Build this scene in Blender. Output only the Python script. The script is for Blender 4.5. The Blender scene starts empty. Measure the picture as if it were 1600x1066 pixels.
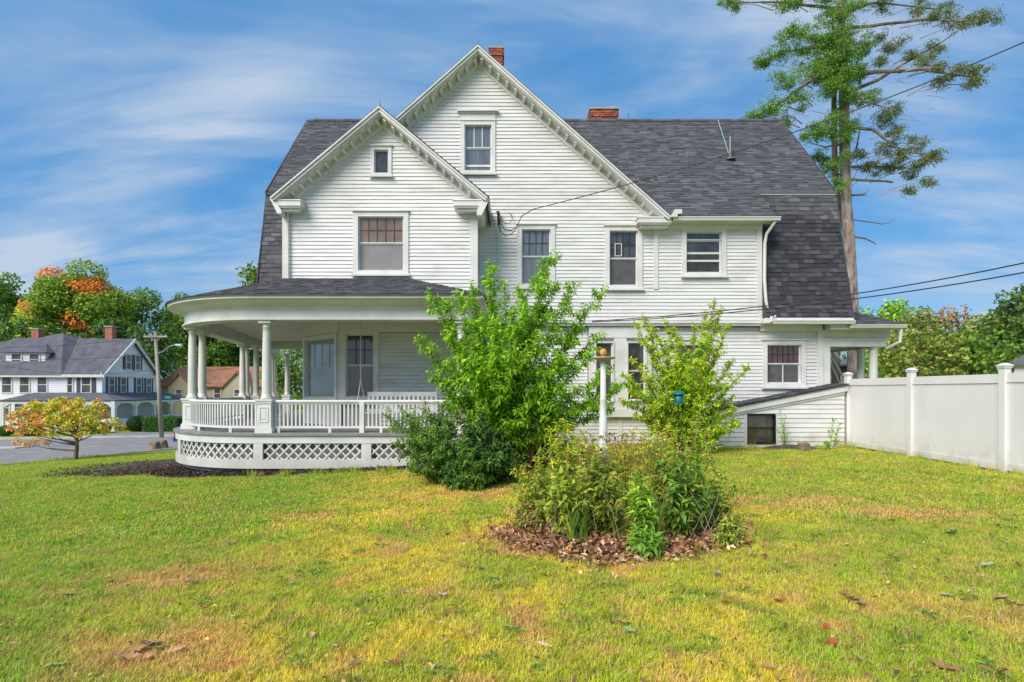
import bpy, math, random
import numpy as np
from mathutils import Vector, noise as mnoise
random.seed(7); np.random.seed(7)
D = bpy.data; SC = bpy.context.scene; COL = SC.collection
R = math.radians
# ------------------------------------------------------------------ camera, light, exposure
CAM_Z, FOC, HOR = 1.5, 880.0, 610.0
cd = D.cameras.new('camera'); cam = D.objects.new('camera', cd); COL.objects.link(cam); SC.camera = cam
cam.location = (0, 0, CAM_Z); cam.rotation_euler = (R(90), 0, 0)
cd.sensor_width = 36; cd.lens = 36 * FOC / 1600; cd.shift_y = (HOR - 533) / 1600; cd.clip_end = 3000; cd.clip_start = .05
SUN_EL, SUN_AZ = 42, 220          # azimuth clockwise from +Y: the sun stands behind the camera's left shoulder
SKY_STRENGTH = 0.125
SC.view_settings.view_transform = 'Standard'; SC.view_settings.look = 'None'
SC.view_settings.gamma = 1; SC.view_settings.use_curve_mapping = False
SC.view_settings.exposure = 0.82
SC.render.engine = 'CYCLES'
SC.cycles.max_bounces = 6; SC.cycles.diffuse_bounces = 3; SC.cycles.glossy_bounces = 2
SC.cycles.transparent_max_bounces = 6; SC.cycles.transmission_bounces = 3
SC.cycles.use_denoising = True
sl = D.lights.new('sun', 'SUN'); sl.energy = 2.65; sl.angle = R(38); sl.color = (1, .92, .83)
sun = D.objects.new('sun', sl); COL.objects.link(sun)
az = R(SUN_AZ); el = R(SUN_EL)
sdir = Vector((math.sin(az) * math.cos(el), math.cos(az) * math.cos(el), math.sin(el)))
sun.rotation_euler = sdir.to_track_quat('Z', 'Y').to_euler(); sun.location = (-10, -10, 30)

def build_world():
    w = D.worlds.new('World'); SC.world = w; w.use_nodes = True
    nt = w.node_tree; N = nt.nodes; L = nt.links; N.clear()
    out = N.new('ShaderNodeOutputWorld'); bg = N.new('ShaderNodeBackground'); bg.inputs[1].default_value = SKY_STRENGTH
    sky = N.new('ShaderNodeTexSky'); sky.sky_type = 'NISHITA'; sky.sun_disc = False
    sky.sun_elevation = R(SUN_EL); sky.sun_rotation = R(SUN_AZ)
    sky.air_density = 1.0; sky.dust_density = .6; sky.ozone_density = 1.6
    hs = N.new('ShaderNodeHueSaturation'); hs.inputs['Saturation'].default_value = 1.34; hs.inputs['Value'].default_value = .85
    L.new(sky.outputs[0], hs.inputs['Color'])
    tc = N.new('ShaderNodeTexCoord'); sep = N.new('ShaderNodeSeparateXYZ'); L.new(tc.outputs['Generated'], sep.inputs[0])
    def m(op, a, b=None, c=None):
        n = N.new('ShaderNodeMath'); n.operation = op
        for i, v in enumerate((a, b, c)):
            if v is None: continue
            if isinstance(v, (int, float)): n.inputs[i].default_value = v
            else: L.new(v, n.inputs[i])
        return n.outputs[0]
    zc = m('MAXIMUM', sep.outputs[2], 0.0); den = m('ADD', zc, .22)
    u = m('DIVIDE', sep.outputs[0], den); v = m('DIVIDE', sep.outputs[1], den)
    cb = N.new('ShaderNodeCombineXYZ'); L.new(u, cb.inputs[0]); L.new(v, cb.inputs[1])
    def layer(scale, sx, sy, rot, loc, lo, hi, det=7, dist=.6, rough=.55):
        mp = N.new('ShaderNodeMapping'); mp.inputs['Scale'].default_value = (sx, sy, 1)
        mp.inputs['Rotation'].default_value = (0, 0, R(rot)); mp.inputs['Location'].default_value = loc
        L.new(cb.outputs[0], mp.inputs[0])
        nz = N.new('ShaderNodeTexNoise'); nz.inputs['Scale'].default_value = scale; nz.inputs['Detail'].default_value = det
        nz.inputs['Distortion'].default_value = dist; nz.inputs['Roughness'].default_value = rough
        L.new(mp.outputs[0], nz.inputs['Vector'])
        mr = N.new('ShaderNodeMapRange'); mr.interpolation_type = 'SMOOTHSTEP'
        mr.inputs['From Min'].default_value = lo; mr.inputs['From Max'].default_value = hi
        L.new(nz.outputs[0], mr.inputs[0]); return mr.outputs[0]
    big = layer(.75, .9, 1.4, 14, (1.7, 3.3, 0), .36, .66, 5, .8)
    wisp = layer(1.3, .6, 2.1, 14, (6.2, 1.7, 3), .28, .74, 9, 1.2, .62)
    thin = layer(1.7, .6, 1.5, -8, (9.2, 5.7, 3), .34, .70, 8, 1.3)
    # one long cirrus band that climbs to the upper left
    ln = m('ADD', m('MULTIPLY', u, .55), m('MULTIPLY', v, 1.0))
    bn = layer(1.3, .7, 1.6, 20, (3, 8, 1), 0.0, 1.0, 8, 1.2, .6)
    ln = m('ADD', ln, m('MULTIPLY', m('SUBTRACT', bn, .5), .28))
    band = m('SUBTRACT', 1.0, m('MINIMUM', m('MULTIPLY', m('ABSOLUTE', m('SUBTRACT', ln, .98)), 5.5), 1.0))
    gate = N.new('ShaderNodeMapRange'); gate.interpolation_type = 'SMOOTHSTEP'
    gate.inputs['From Min'].default_value = -.25; gate.inputs['From Max'].default_value = -.75; L.new(u, gate.inputs[0])
    band = m('MULTIPLY', m('MULTIPLY', band, gate.outputs[0]), m('ADD', .35, m('MULTIPLY', wisp, .8)))
    f = m('ADD', m('MULTIPLY', m('MULTIPLY', big, wisp), .62), m('MULTIPLY', m('MULTIPLY', thin, m('ADD', big, .45)), .44))
    f = m('ADD', f, m('MULTIPLY', band, .75))
    hz = N.new('ShaderNodeMapRange'); hz.interpolation_type = 'SMOOTHSTEP'
    hz.inputs['From Min'].default_value = .28; hz.inputs['From Max'].default_value = 0.02; L.new(sep.outputs[2], hz.inputs[0])
    f = m('MINIMUM', m('ADD', f, m('MULTIPLY', hz.outputs[0], .10)), .9)
    mx = N.new('ShaderNodeMix'); mx.data_type = 'RGBA'; L.new(f, mx.inputs[0])
    bx = N.new('ShaderNodeMix'); bx.data_type = 'RGBA'; bx.inputs[0].default_value = .72; L.new(hs.outputs[0], bx.inputs[6]); bx.inputs[7].default_value = (.26, 1.32, 2.95, 1)
    L.new(bx.outputs[2], mx.inputs[6]); mx.inputs[7].default_value = (2.45, 2.95, 3.6, 1)
    L.new(mx.outputs[2], bg.inputs[0]); L.new(bg.outputs[0], out.inputs[0])
build_world()

# ------------------------------------------------------------------ ground shape and photo measurements turned into metres
def gz(x, y):
    w = 1.5 * math.log1p(math.exp(min(40, -x / 1.5)))
    s = .05 * w * (1 + .06 * max(0, min(y, 90) - 13))
    return -2.3 * math.tanh(s / 2.3) + .018 * math.sin(x * .9 + 1) * math.sin(y * .7) + .012 * math.sin(x * 2.3) * math.cos(y * 1.9 + .5) - .03 - .0 * y
def X(px, Y): return (px - 800) * Y / FOC
def Z(py, Y): return CAM_Z - (py - HOR) * Y / FOC
def at(px, py, Y): return (X(px, Y), Y, Z(py, Y))
def gp(px, py):
    Y = 2.0
    while Y < 150:
        if Z(py, Y) <= gz(X(px, Y), Y): break
        Y += .02 + Y * .001
    return (X(px, Y), Y, gz(X(px, Y), Y))

# ------------------------------------------------------------------ object helpers
WL = {}
def prop(o, label=None, cat=None, group=None, kind=None):
    if label: o['label'] = label
    if cat: o['category'] = cat
    if group: o['group'] = group
    if kind: o['kind'] = kind
    return o
def empty(name, loc, label=None, cat=None, group=None):
    o = D.objects.new(name, None); COL.objects.link(o); o.location = loc; o.empty_display_size = .2
    WL[o] = Vector(loc); return prop(o, label, cat, group)
def link(name, me, parent=None, c=Vector((0, 0, 0))):
    o = D.objects.new(name, me); COL.objects.link(o)
    if parent is not None: o.parent = parent; o.location = c - WL[parent]
    else: o.location = c
    WL[o] = Vector(c); return o
class MB:
    def __init__(s): s.v = []; s.f = []; s.c = []
    def add(s, vs, fs, col=None):
        b = len(s.v); s.v += [tuple(p) for p in vs]; s.f += [tuple(i + b for i in f) for f in fs]
        if col is not None: s.c += [col] * len(fs)
        return s
    def hexa(s, p, col=None):   # p: 4 bottom then 4 top, same winding
        return s.add(p, [(3, 2, 1, 0), (4, 5, 6, 7), (0, 1, 5, 4), (1, 2, 6, 5), (2, 3, 7, 6), (3, 0, 4, 7)], col)
    def box(s, x0, x1, y0, y1, z0, z1, col=None):
        return s.hexa([(x0, y0, z0), (x1, y0, z0), (x1, y1, z0), (x0, y1, z0), (x0, y0, z1), (x1, y0, z1), (x1, y1, z1), (x0, y1, z1)], col)
    def prism(s, poly, d, col=None):   # poly: points, d: extrusion vector
        n = len(poly); q = [tuple(a + b for a, b in zip(p, d)) for p in poly]
        return s.add(list(poly) + q, [tuple(range(n - 1, -1, -1)), tuple(range(n, 2 * n))] + [(i, (i + 1) % n, (i + 1) % n + n, i + n) for i in range(n)], col)
    def tube(s, pts, rad, n=6, col=None, cap=True):
        pts = [Vector(p) for p in pts]; m = len(pts)
        if not isinstance(rad, (list, tuple)): rad = [rad] * m
        vs = []; prev = None
        for i, p in enumerate(pts):
            t = (pts[min(i + 1, m - 1)] - pts[max(i - 1, 0)]); t = t.normalized() if t.length > 1e-9 else Vector((0, 0, 1))
            if prev is None: a = t.orthogonal().normalized()
            else:
                a = prev - t * prev.dot(t); a = a.normalized() if a.length > 1e-6 else t.orthogonal().normalized()
            prev = a; b = t.cross(a)
            for k in range(n):
                th = 2 * math.pi * k / n; vs.append(p + (a * math.cos(th) + b * math.sin(th)) * rad[i])
        fs = [(i * n + k, i * n + (k + 1) % n, (i + 1) * n + (k + 1) % n, (i + 1) * n + k) for i in range(m - 1) for k in range(n)]
        if cap: fs += [tuple(range(n - 1, -1, -1)), tuple((m - 1) * n + k for k in range(n))]
        return s.add(vs, fs, col)
    def lathe(s, prof, loc, n=16, col=None):
        vs = [(loc[0] + r * math.cos(2 * math.pi * k / n), loc[1] + r * math.sin(2 * math.pi * k / n), loc[2] + z) for r, z in prof for k in range(n)]
        m = len(prof)
        fs = [(i * n + k, i * n + (k + 1) % n, (i + 1) * n + (k + 1) % n, (i + 1) * n + k) for i in range(m - 1) for k in range(n)]
        fs += [tuple(range(n - 1, -1, -1)), tuple((m - 1) * n + k for k in range(n))]
        return s.add(vs, fs, col)
    def mesh(s, name, mat, c=Vector((0, 0, 0)), smooth=False):
        me = D.meshes.new(name); me.from_pydata([(a - c[0], b - c[1], d - c[2]) for a, b, d in s.v], [], s.f)
        if mat: me.materials.append(mat)
        if s.c and len(s.c) == len(s.f):
            at_ = me.attributes.new('Col', 'FLOAT_COLOR', 'FACE')
            at_.data.foreach_set('color', [x for c_ in s.c for x in (c_[0], c_[1], c_[2], 1)])
        if smooth: me.polygons.foreach_set('use_smooth', [True] * len(me.polygons))
        me.update(); return me
    def build(s, name, mat, parent=None, smooth=False, origin=None, **kw):
        if not s.v: return None
        if origin is None:
            a = np.array(s.v); c = Vector(((a.min(0) + a.max(0)) / 2).tolist())
        else: c = Vector(origin)
        o = link(name, s.mesh(name, mat, c, smooth), parent, c)
        return prop(o, **kw)
def copy_tree(o, parent=None):
    c = o.copy(); COL.objects.link(c); c.parent = parent; WL[c] = WL.get(o, Vector())
    for k in list(o.children): copy_tree(k, c)
    return c
# a box in a wall's own frame: a along the wall, b outward, z up
class Frame:
    def __init__(s, o, u): s.o = Vector((o[0], o[1], 0)); s.u = Vector((u[0], u[1], 0)).normalized(); s.n = Vector((s.u.y, -s.u.x, 0))
    def P(s, a, b, z): p = s.o + s.u * a + s.n * b; return (p.x, p.y, z)
    def box(s, mb, a0, a1, b0, b1, z0, z1, col=None):
        return mb.hexa([s.P(a0, b0, z0), s.P(a0, b1, z0), s.P(a1, b1, z0), s.P(a1, b0, z0), s.P(a0, b0, z1), s.P(a0, b1, z1), s.P(a1, b1, z1), s.P(a1, b0, z1)], col)

# ------------------------------------------------------------------ materials
def newmat(name):
    m = D.materials.new(name); m.use_nodes = True; nt = m.node_tree
    return m, nt, nt.nodes, nt.links, nt.nodes['Principled BSDF']
def ramp(N, stops):
    r = N.new('ShaderNodeValToRGB'); e = r.color_ramp.elements
    while len(e) < len(stops): e.new(.5)
    for i, (p, c) in enumerate(stops): e[i].position = p; e[i].color = (*c, 1)
    return r
def noise_node(N, L, scale, detail=4, coord='Object', stretch=None, dist=0):
    tc = N.new('ShaderNodeTexCoord'); nz = N.new('ShaderNodeTexNoise')
    nz.inputs['Scale'].default_value = scale; nz.inputs['Detail'].default_value = detail; nz.inputs['Distortion'].default_value = dist
    if coord == 'World': g = N.new('ShaderNodeNewGeometry'); src = g.outputs['Position']
    else: src = tc.outputs[coord]
    if stretch:
        mp = N.new('ShaderNodeMapping'); mp.inputs['Scale'].default_value = stretch; L.new(src, mp.inputs[0]); src = mp.outputs[0]
    L.new(src, nz.inputs['Vector']); return nz
def mat(name, c1, c2=None, scale=3, rough=.6, bump=0, bscale=None, stretch=None, metal=0, spec=.5, lo=.35, hi=.65, extra=None, coord='World', bdist=.01):
    m, nt, N, L, B = newmat(name)
    B.inputs['Roughness'].default_value = rough; B.inputs['Metallic'].default_value = metal; B.inputs['Specular IOR Level'].default_value = spec
    if c2 is None: B.inputs['Base Color'].default_value = (*c1, 1)
    else:
        nz = noise_node(N, L, scale, 6, coord, stretch); stops = [(lo, c1), (hi, c2)]
        if extra: stops.append(extra)
        r = ramp(N, stops); L.new(nz.outputs[0], r.inputs[0]); L.new(r.outputs[0], B.inputs['Base Color'])
    if bump:
        nb = noise_node(N, L, bscale or scale * 6, 5, coord, stretch); b = N.new('ShaderNodeBump'); b.inputs['Strength'].default_value = bump
        b.inputs['Distance'].default_value = bdist; L.new(nb.outputs[0], b.inputs['Height']); L.new(b.outputs[0], B.inputs['Normal'])
    return m
def leafmat(name, trans=.35, rough=.5, gain=1.0):
    m, nt, N, L, B = newmat(name)
    at_ = N.new('ShaderNodeAttribute'); at_.attribute_name = 'Col'
    nz = noise_node(N, L, 14, 2, 'World'); mr = N.new('ShaderNodeMapRange'); mr.inputs['To Min'].default_value = .75 * gain; mr.inputs['To Max'].default_value = 1.25 * gain
    L.new(nz.outputs[0], mr.inputs[0]); mu = N.new('ShaderNodeVectorMath'); mu.operation = 'SCALE'
    L.new(at_.outputs['Color'], mu.inputs[0]); L.new(mr.outputs[0], mu.inputs['Scale'])
    L.new(mu.outputs[0], B.inputs['Base Color']); B.inputs['Roughness'].default_value = rough; B.inputs['Specular IOR Level'].default_value = .3
    t = N.new('ShaderNodeBsdfTranslucent'); L.new(mu.outputs[0], t.inputs[0]); mx = N.new('ShaderNodeMixShader'); mx.inputs[0].default_value = trans
    L.new(B.outputs[0], mx.inputs[1]); L.new(t.outputs[0], mx.inputs[2]); L.new(mx.outputs[0], N['Material Output'].inputs[0]); return m
def attrmat(name, rough=.85, bump=.3, bscale=60, objrand=None):
    m, nt, N, L, B = newmat(name); B.inputs['Roughness'].default_value = rough; B.inputs['Specular IOR Level'].default_value = .25
    if objrand:
        oi = N.new('ShaderNodeObjectInfo'); r = ramp(N, objrand); L.new(oi.outputs['Random'], r.inputs[0]); src = r.outputs[0]
    else:
        at_ = N.new('ShaderNodeAttribute'); at_.attribute_name = 'Col'; src = at_.outputs['Color']
    nz = noise_node(N, L, bscale, 3, 'World'); mr = N.new('ShaderNodeMapRange'); mr.inputs['To Min'].default_value = .6; mr.inputs['To Max'].default_value = 1.4
    L.new(nz.outputs[0], mr.inputs[0]); mu = N.new('ShaderNodeVectorMath'); mu.operation = 'SCALE'; L.new(src, mu.inputs[0]); L.new(mr.outputs[0], mu.inputs['Scale'])
    L.new(mu.outputs[0], B.inputs['Base Color'])
    b = N.new('ShaderNodeBump'); b.inputs['Strength'].default_value = bump; b.inputs['Distance'].default_value = .005; L.new(nz.outputs[0], b.inputs['Height']); L.new(b.outputs[0], B.inputs['Normal'])
    return m
M = {}
def siding_mat():
    m, nt, N, L, B = newmat('painted_clapboard'); B.inputs['Roughness'].default_value = .55
    oi = N.new('ShaderNodeObjectInfo'); nz = noise_node(N, L, 1.3, 6, 'World', (1, 1, 3)); r = ramp(N, [(.3, (.60, .59, .56)), (.5, (.70, .69, .675)), (.8, (.74, .735, .725))])
    L.new(nz.outputs[0], r.inputs[0])
    n2 = noise_node(N, L, 5, 8, 'World', (1, 1, 6)); r2 = ramp(N, [(.60, (1, 1, 1)), (.68, (.88, .84, .78)), (.74, (.66, .60, .52))]); L.new(n2.outputs[0], r2.inputs[0])
    mu = N.new('ShaderNodeMix'); mu.data_type = 'RGBA'; mu.blend_type = 'MULTIPLY'; mu.inputs[0].default_value = .6; L.new(r.outputs[0], mu.inputs[6]); L.new(r2.outputs[0], mu.inputs[7])
    mr = N.new('ShaderNodeMapRange'); mr.inputs['To Min'].default_value = .95; mr.inputs['To Max'].default_value = 1.03; L.new(oi.outputs['Random'], mr.inputs[0])
    sc = N.new('ShaderNodeVectorMath'); sc.operation = 'SCALE'; L.new(mu.outputs[2], sc.inputs[0]); L.new(mr.outputs[0], sc.inputs['Scale']); L.new(sc.outputs[0], B.inputs['Base Color'])
    nb = noise_node(N, L, 9, 6, 'World', (.6, .6, 7)); b = N.new('ShaderNodeBump'); b.inputs['Strength'].default_value = .35; b.inputs['Distance'].default_value = .006
    L.new(nb.outputs[0], b.inputs['Height']); L.new(b.outputs[0], B.inputs['Normal']); return m
M['siding'] = siding_mat()
M['trim'] = mat('painted_trim', (.58, .575, .54), (.70, .695, .67), 2.2, .5, .15, 30, lo=.3, hi=.6)
M['trimbright'] = mat('gutter_paint', (.62, .62, .56), (.69, .69, .655), 2.5, .4, .05, 20)
M['cream'] = mat('porch_ceiling_paint', (.60, .55, .49), (.67, .63, .57), 1.5, .6, .1, 20)
M['wallback'] = mat('wall_board', (.45, .45, .43), None, rough=.8)
M['vinyl'] = mat('white_vinyl', (.72, .71, .70), (.77, .76, .75), 1.5, .35, 0)
def splash(m):   # green-brown splash dirt that clings to the lowest hand's breadth
    nt = m.node_tree; N = nt.nodes; L = nt.links; B = N['Principled BSDF']; src = B.inputs['Base Color'].links[0].from_socket
    g = N.new('ShaderNodeNewGeometry'); sp = N.new('ShaderNodeSeparateXYZ'); L.new(g.outputs['Position'], sp.inputs[0]); nz = noise_node(N, L, 6, 6, 'World', (1, 1, .4))
    a = N.new('ShaderNodeMath'); a.operation = 'MULTIPLY_ADD'; L.new(nz.outputs[0], a.inputs[0]); a.inputs[1].default_value = -.9; L.new(sp.outputs[2], a.inputs[2])
    mr = N.new('ShaderNodeMapRange'); mr.inputs['From Min'].default_value = -.15; mr.inputs['From Max'].default_value = -.5; mr.inputs['To Max'].default_value = .35; L.new(a.outputs[0], mr.inputs[0])
    mx = N.new('ShaderNodeMix'); mx.data_type = 'RGBA'; L.new(mr.outputs[0], mx.inputs[0]); L.new(src, mx.inputs[6]); mx.inputs[7].default_value = (.30, .29, .19, 1); L.new(mx.outputs[2], B.inputs['Base Color']); return m
splash(M['vinyl']); splash(M['siding']); splash(M['trim'])
M['shingle_shaded'] = attrmat('asphalt_shingle_shaded', objrand=[(0, (.034, .034, .040)), (.5, (.046, .046, .053)), (.8, (.064, .064, .073)), (1, (.084, .084, .095))])  # copy for the steep slope, its shade put into a darker colour
M['shingle'] = attrmat('asphalt_shingle_mixed')
M['roofback'] = mat('roof_sheet', (.05, .05, .058), (.09, .09, .10), 8, .9, .3)
M['flash'] = mat('metal_flashing', (.18, .18, .18), None, rough=.5, metal=.6)
M['black'] = mat('black_rubber', (.012, .012, .013), None, rough=.6)
M['lead'] = mat('lead_came', (.02, .02, .022), None, rough=.5)
M['deck'] = mat('deck_paint', (.19, .19, .19), (.27, .27, .26), 4, .6, .1)
M['brick'] = attrmat('red_brick', .9, .5, 40)
M['mortar'] = mat('mortar', (.33, .30, .27), (.42, .38, .34), 8, .95, .3)
M['bark'] = mat('brown_bark', (.10, .075, .055), (.22, .17, .13), 6, .9, .8, 18, (1, 1, .25), bdist=.03)
M['barkgrey'] = mat('grey_pink_bark', (.16, .11, .09), (.50, .40, .36), 7, .9, 1, 16, (1, 1, .25), bdist=.10, extra=(.8, (.66, .58, .54)))
M['stem'] = mat('shrub_stem', (.10, .07, .04), (.20, .14, .08), 6, .8, .4)
M['reddish'] = mat('orange_brown_stem', (.24, .11, .045), (.36, .19, .09), 6, .8, .4)
M['leaf'] = leafmat('leaf', .4, .55, 1.75); M['leafthin'] = leafmat('thin_leaf', .5, .5, 1.6); M['needle'] = leafmat('needle_spray', .35, .65, 2.3); M['litter'] = leafmat('fallen_leaf', .15, .75, 1.15)
M['blade'] = None
def pane_mat(name, c1, c2, scale=2.5, rough=.06, spec=.6, stretch=None):
    m = mat(name, c1, c2, scale, rough, .12 if rough < .1 else 0, 3.0, spec=max(spec, 1.0) if rough < .1 else spec, stretch=stretch, lo=.3, hi=.75, bdist=.004); return m
M['pane_brown'] = pane_mat('glass_over_brown_room', (.17, .11, .07), (.27, .18, .12))
M['pane_shade'] = pane_mat('glass_over_drawn_shade', (.23, .20, .18), (.30, .265, .245), 1.5)
M['pane_blind'] = pane_mat('glass_over_dim_blind', (.075, .065, .058), (.12, .105, .095), 1.5)
M['pane_dark'] = pane_mat('glass_over_dark_room', (.025, .025, .027), (.09, .085, .08), 3)
M['pane_grey'] = pane_mat('glass_over_grey_curtain', (.10, .11, .13), (.19, .20, .23), 3, stretch=(6, 6, .6))
M['pane_screen'] = pane_mat('insect_screen_over_glass', (.08, .08, .085), (.13, .13, .135), 4, .35, .2)
M['pane_red'] = pane_mat('glass_over_red_brown_room', (.05, .02, .015), (.13, .055, .04), 6)
M['pane_far'] = mat('distant_glass', (.05, .052, .06), (.12, .125, .14), 1.5, .35, spec=.4)
M['pane_sky'] = pane_mat('glass_painted_sky_reflection', (.17, .20, .23), (.34, .40, .45), 1.0, .03, 1.0, (1, 1, 2))  # sky reflection painted into a pale base colour
M['asphalt'] = mat('asphalt', (.20, .19, .19), (.27, .26, .26), 1.2, .9, .3, 60)
M['concrete'] = mat('concrete', (.42, .37, .31), (.55, .50, .44), 1.5, .9, .2, 40)
M['yellowline'] = mat('yellow_road_paint', (.60, .42, .12), (.70, .52, .20), 5, .7)
M['mulch'] = mat('dark_mulch', (.03, .022, .018), (.09, .06, .05), 12, .95, 1, 40, bdist=.03)
M['soil'] = mat('soil', (.05, .035, .02), (.11, .075, .045), 10, .95, 1, 30, bdist=.02)
M['wood'] = mat('weathered_wood', (.13, .09, .06), (.26, .19, .13), 5, .85, .5, 20, (1, 1, .2))
M['polewood'] = mat('pole_wood', (.26, .22, .18), (.42, .36, .30), 3, .85, .4, 16, (1, 1, .1))
M['teal'] = mat('teal_plastic', (.005, .12, .13), (.01, .18, .18), 6, .4)
M['orange'] = mat('ochre_ball', (.58, .26, .04), (.72, .38, .09), 20, .5, .2)
M['tan'] = mat('tan_disc', (.36, .30, .20), (.48, .41, .29), 12, .7, .2)
M['rope'] = mat('old_rope', (.50, .48, .40), (.60, .58, .5), 50, .8)
M['metal'] = mat('grey_metal', (.35, .35, .36), None, rough=.4, metal=.7)
M['stubble'] = None
# ------------------------------------------------------------------ ground colour shared by soil and grass blades
def lawn_colour(N, L, vary=0):
    g = N.new('ShaderNodeNewGeometry'); pos = g.outputs['Position']
    def nz(s, d=4, off=0, dist=0):
        mp = N.new('ShaderNodeMapping'); mp.inputs['Location'].default_value = (off, off * 2, 0); mp.inputs['Scale'].default_value = (1, 1, .0)
        L.new(pos, mp.inputs[0]); n = N.new('ShaderNodeTexNoise'); n.inputs['Scale'].default_value = s; n.inputs['Detail'].default_value = d
        n.inputs['Distortion'].default_value = dist; L.new(mp.outputs[0], n.inputs['Vector']); return n.outputs[0]
    def mr(src, a, b, c=0, d=1):
        m = N.new('ShaderNodeMapRange'); m.interpolation_type = 'SMOOTHSTEP'
        for i, v in zip(('From Min', 'From Max', 'To Min', 'To Max'), (a, b, c, d)): m.inputs[i].default_value = v
        L.new(src, m.inputs[0]); return m.outputs[0]
    def math_(op, a, b):
        m = N.new('ShaderNodeMath'); m.operation = op; m.use_clamp = True
        for i, v in enumerate((a, b)):
            if isinstance(v, (int, float)): m.inputs[i].default_value = v
            else: L.new(v, m.inputs[i])
        return m.outputs[0]
    def mix(f, a, b):
        m = N.new('ShaderNodeMix'); m.data_type = 'RGBA'
        for i, v in ((0, f), (6, a), (7, b)):
            if isinstance(v, tuple): m.inputs[i].default_value = (*v, 1)
            else: L.new(v, m.inputs[i])
        return m.outputs[2]
    def patch(cx, cy, rx, ry):
        mp = N.new('ShaderNodeMapping'); mp.vector_type = 'POINT'; mp.inputs['Location'].default_value = (-cx / rx, -cy / ry, 0); mp.inputs['Scale'].default_value = (1 / rx, 1 / ry, 0)
        L.new(pos, mp.inputs[0]); ln = N.new('ShaderNodeVectorMath'); ln.operation = 'LENGTH'; L.new(mp.outputs[0], ln.inputs[0])
        return mr(ln.outputs['Value'], 1.1, .25)
    sep = N.new('ShaderNodeSeparateXYZ'); L.new(pos, sep.inputs[0])
    GREEN, LIME, YEL, STRAW = (.17, .30, .022), (.40, .50, .03), (.70, .60, .06), (.70, .42, .16)
    wob = N.new('ShaderNodeMath'); wob.operation = 'MULTIPLY_ADD'; L.new(nz(.5, 3, 5), wob.inputs[0]); wob.inputs[1].default_value = 3.0; L.new(sep.outputs[0], wob.inputs[2])
    west = mr(wob.outputs[0], -.2, -2.4); east = math_('MULTIPLY', mr(wob.outputs[0], 2.5, 6.0), .7); far = mr(sep.outputs[1], 8, 13, 0, .35)
    lush = math_('MAXIMUM', math_('MAXIMUM', west, east), far)
    n1 = nz(1.1, 5, 0, .5); n2 = nz(6.0, 4, 3); n3 = nz(2.4, 5, 9, .8)
    c = mix(mr(n1, .36, .62), LIME, YEL)
    c = mix(math_('MULTIPLY', lush, mr(n3, .30, .60, 1, .6)), c, (.20, .40, .025))
    c = mix(math_('MULTIPLY', mr(n3, .54, .66), .7), c, GREEN)
    dry = math_('MULTIPLY', mr(nz(1.7, 5, 20, .6), .52, .68), math_('SUBTRACT', 1.0, math_('MULTIPLY', lush, .75)))
    p = math_('MULTIPLY', mr(nz(2.2, 4, 31), .35, .55), 1.0)
    for a in ((3.7, 7.6, 1.6, .7), (4.9, 6.9, 1.3, .55), (-3.1, 5.0, 1.1, .7), (-.9, 8.6, 1.5, .5), (2.2, 8.3, 1.0, .5), (-2.2, 3.6, .9, .6)):
        dry = math_('MAXIMUM', dry, math_('MULTIPLY', patch(*a), p))
    c = mix(math_('MULTIPLY', dry, .8), c, STRAW)
    c = mix(mr(n2, .52, .68, 0, .6), c, (.60, .36, .15))
    c = mix(mr(nz(11, 3, 14), .56, .68, 0, .55), c, (.10, .20, .015))
    return c, mix, mr, nz, math_
def ground_mats():
    m, nt, N, L, B = newmat('lawn_ground'); c, mix, mr, nz, mt = lawn_colour(N, L)
    c = mix(mr(nz(38, 5, 2), .35, .7, .15, .7), c, (.20, .15, .06)); L.new(c, B.inputs['Base Color']); B.inputs['Roughness'].default_value = .95; B.inputs['Specular IOR Level'].default_value = .1
    b = N.new('ShaderNodeBump'); b.inputs['Strength'].default_value = 1; b.inputs['Distance'].default_value = .03; L.new(nz(45, 5, 7), b.inputs['Height']); L.new(b.outputs[0], B.inputs['Normal'])
    M['lawn'] = m
    m, nt, N, L, B = newmat('grass_blade'); c, mix, mr, nz, mt = lawn_colour(N, L)
    oi = N.new('ShaderNodeObjectInfo'); at_ = N.new('ShaderNodeAttribute'); at_.attribute_name = 'Col'; s2 = N.new('ShaderNodeSeparateColor'); L.new(at_.outputs['Color'], s2.inputs[0])
    hs = N.new('ShaderNodeHueSaturation'); L.new(mr(s2.outputs[1], 0, 1, .485, .52), hs.inputs['Hue']); L.new(mr(oi.outputs['Random'], 0, 1, 1.05, 1.5), hs.inputs['Value']); L.new(c, hs.inputs['Color'])
    c = mix(mr(s2.outputs[0], .74, .80, 0, .75), hs.outputs[0], (.72, .54, .24))
    L.new(c, B.inputs['Base Color']); B.inputs['Roughness'].default_value = .6; B.inputs['Specular IOR Level'].default_value = .2
    t = N.new('ShaderNodeBsdfTranslucent'); L.new(c, t.inputs[0]); mx = N.new('ShaderNodeMixShader'); mx.inputs[0].default_value = .4
    L.new(B.outputs[0], mx.inputs[1]); L.new(t.outputs[0], mx.inputs[2]); L.new(mx.outputs[0], N['Material Output'].inputs[0]); M['blade'] = m
ground_mats()
def grid_sheet(name, xs, ys, m, dz=0, **kw):
    vs = [(x, y, gz(x, y) + dz) for y in ys for x in xs]; nx = len(xs)
    fs = [(j * nx + i, j * nx + i + 1, (j + 1) * nx + i + 1, (j + 1) * nx + i) for j in range(len(ys) - 1) for i in range(nx - 1)]
    me = D.meshes.new(name); me.from_pydata(vs, [], fs); me.materials.append(m); me.polygons.foreach_set('use_smooth', [True] * len(fs)); return prop(link(name, me), **kw)
def steps(*seg):
    out = []
    for a, b, s in seg: out += list(np.arange(a, b, s))
    return out + [seg[-1][1]]
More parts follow.
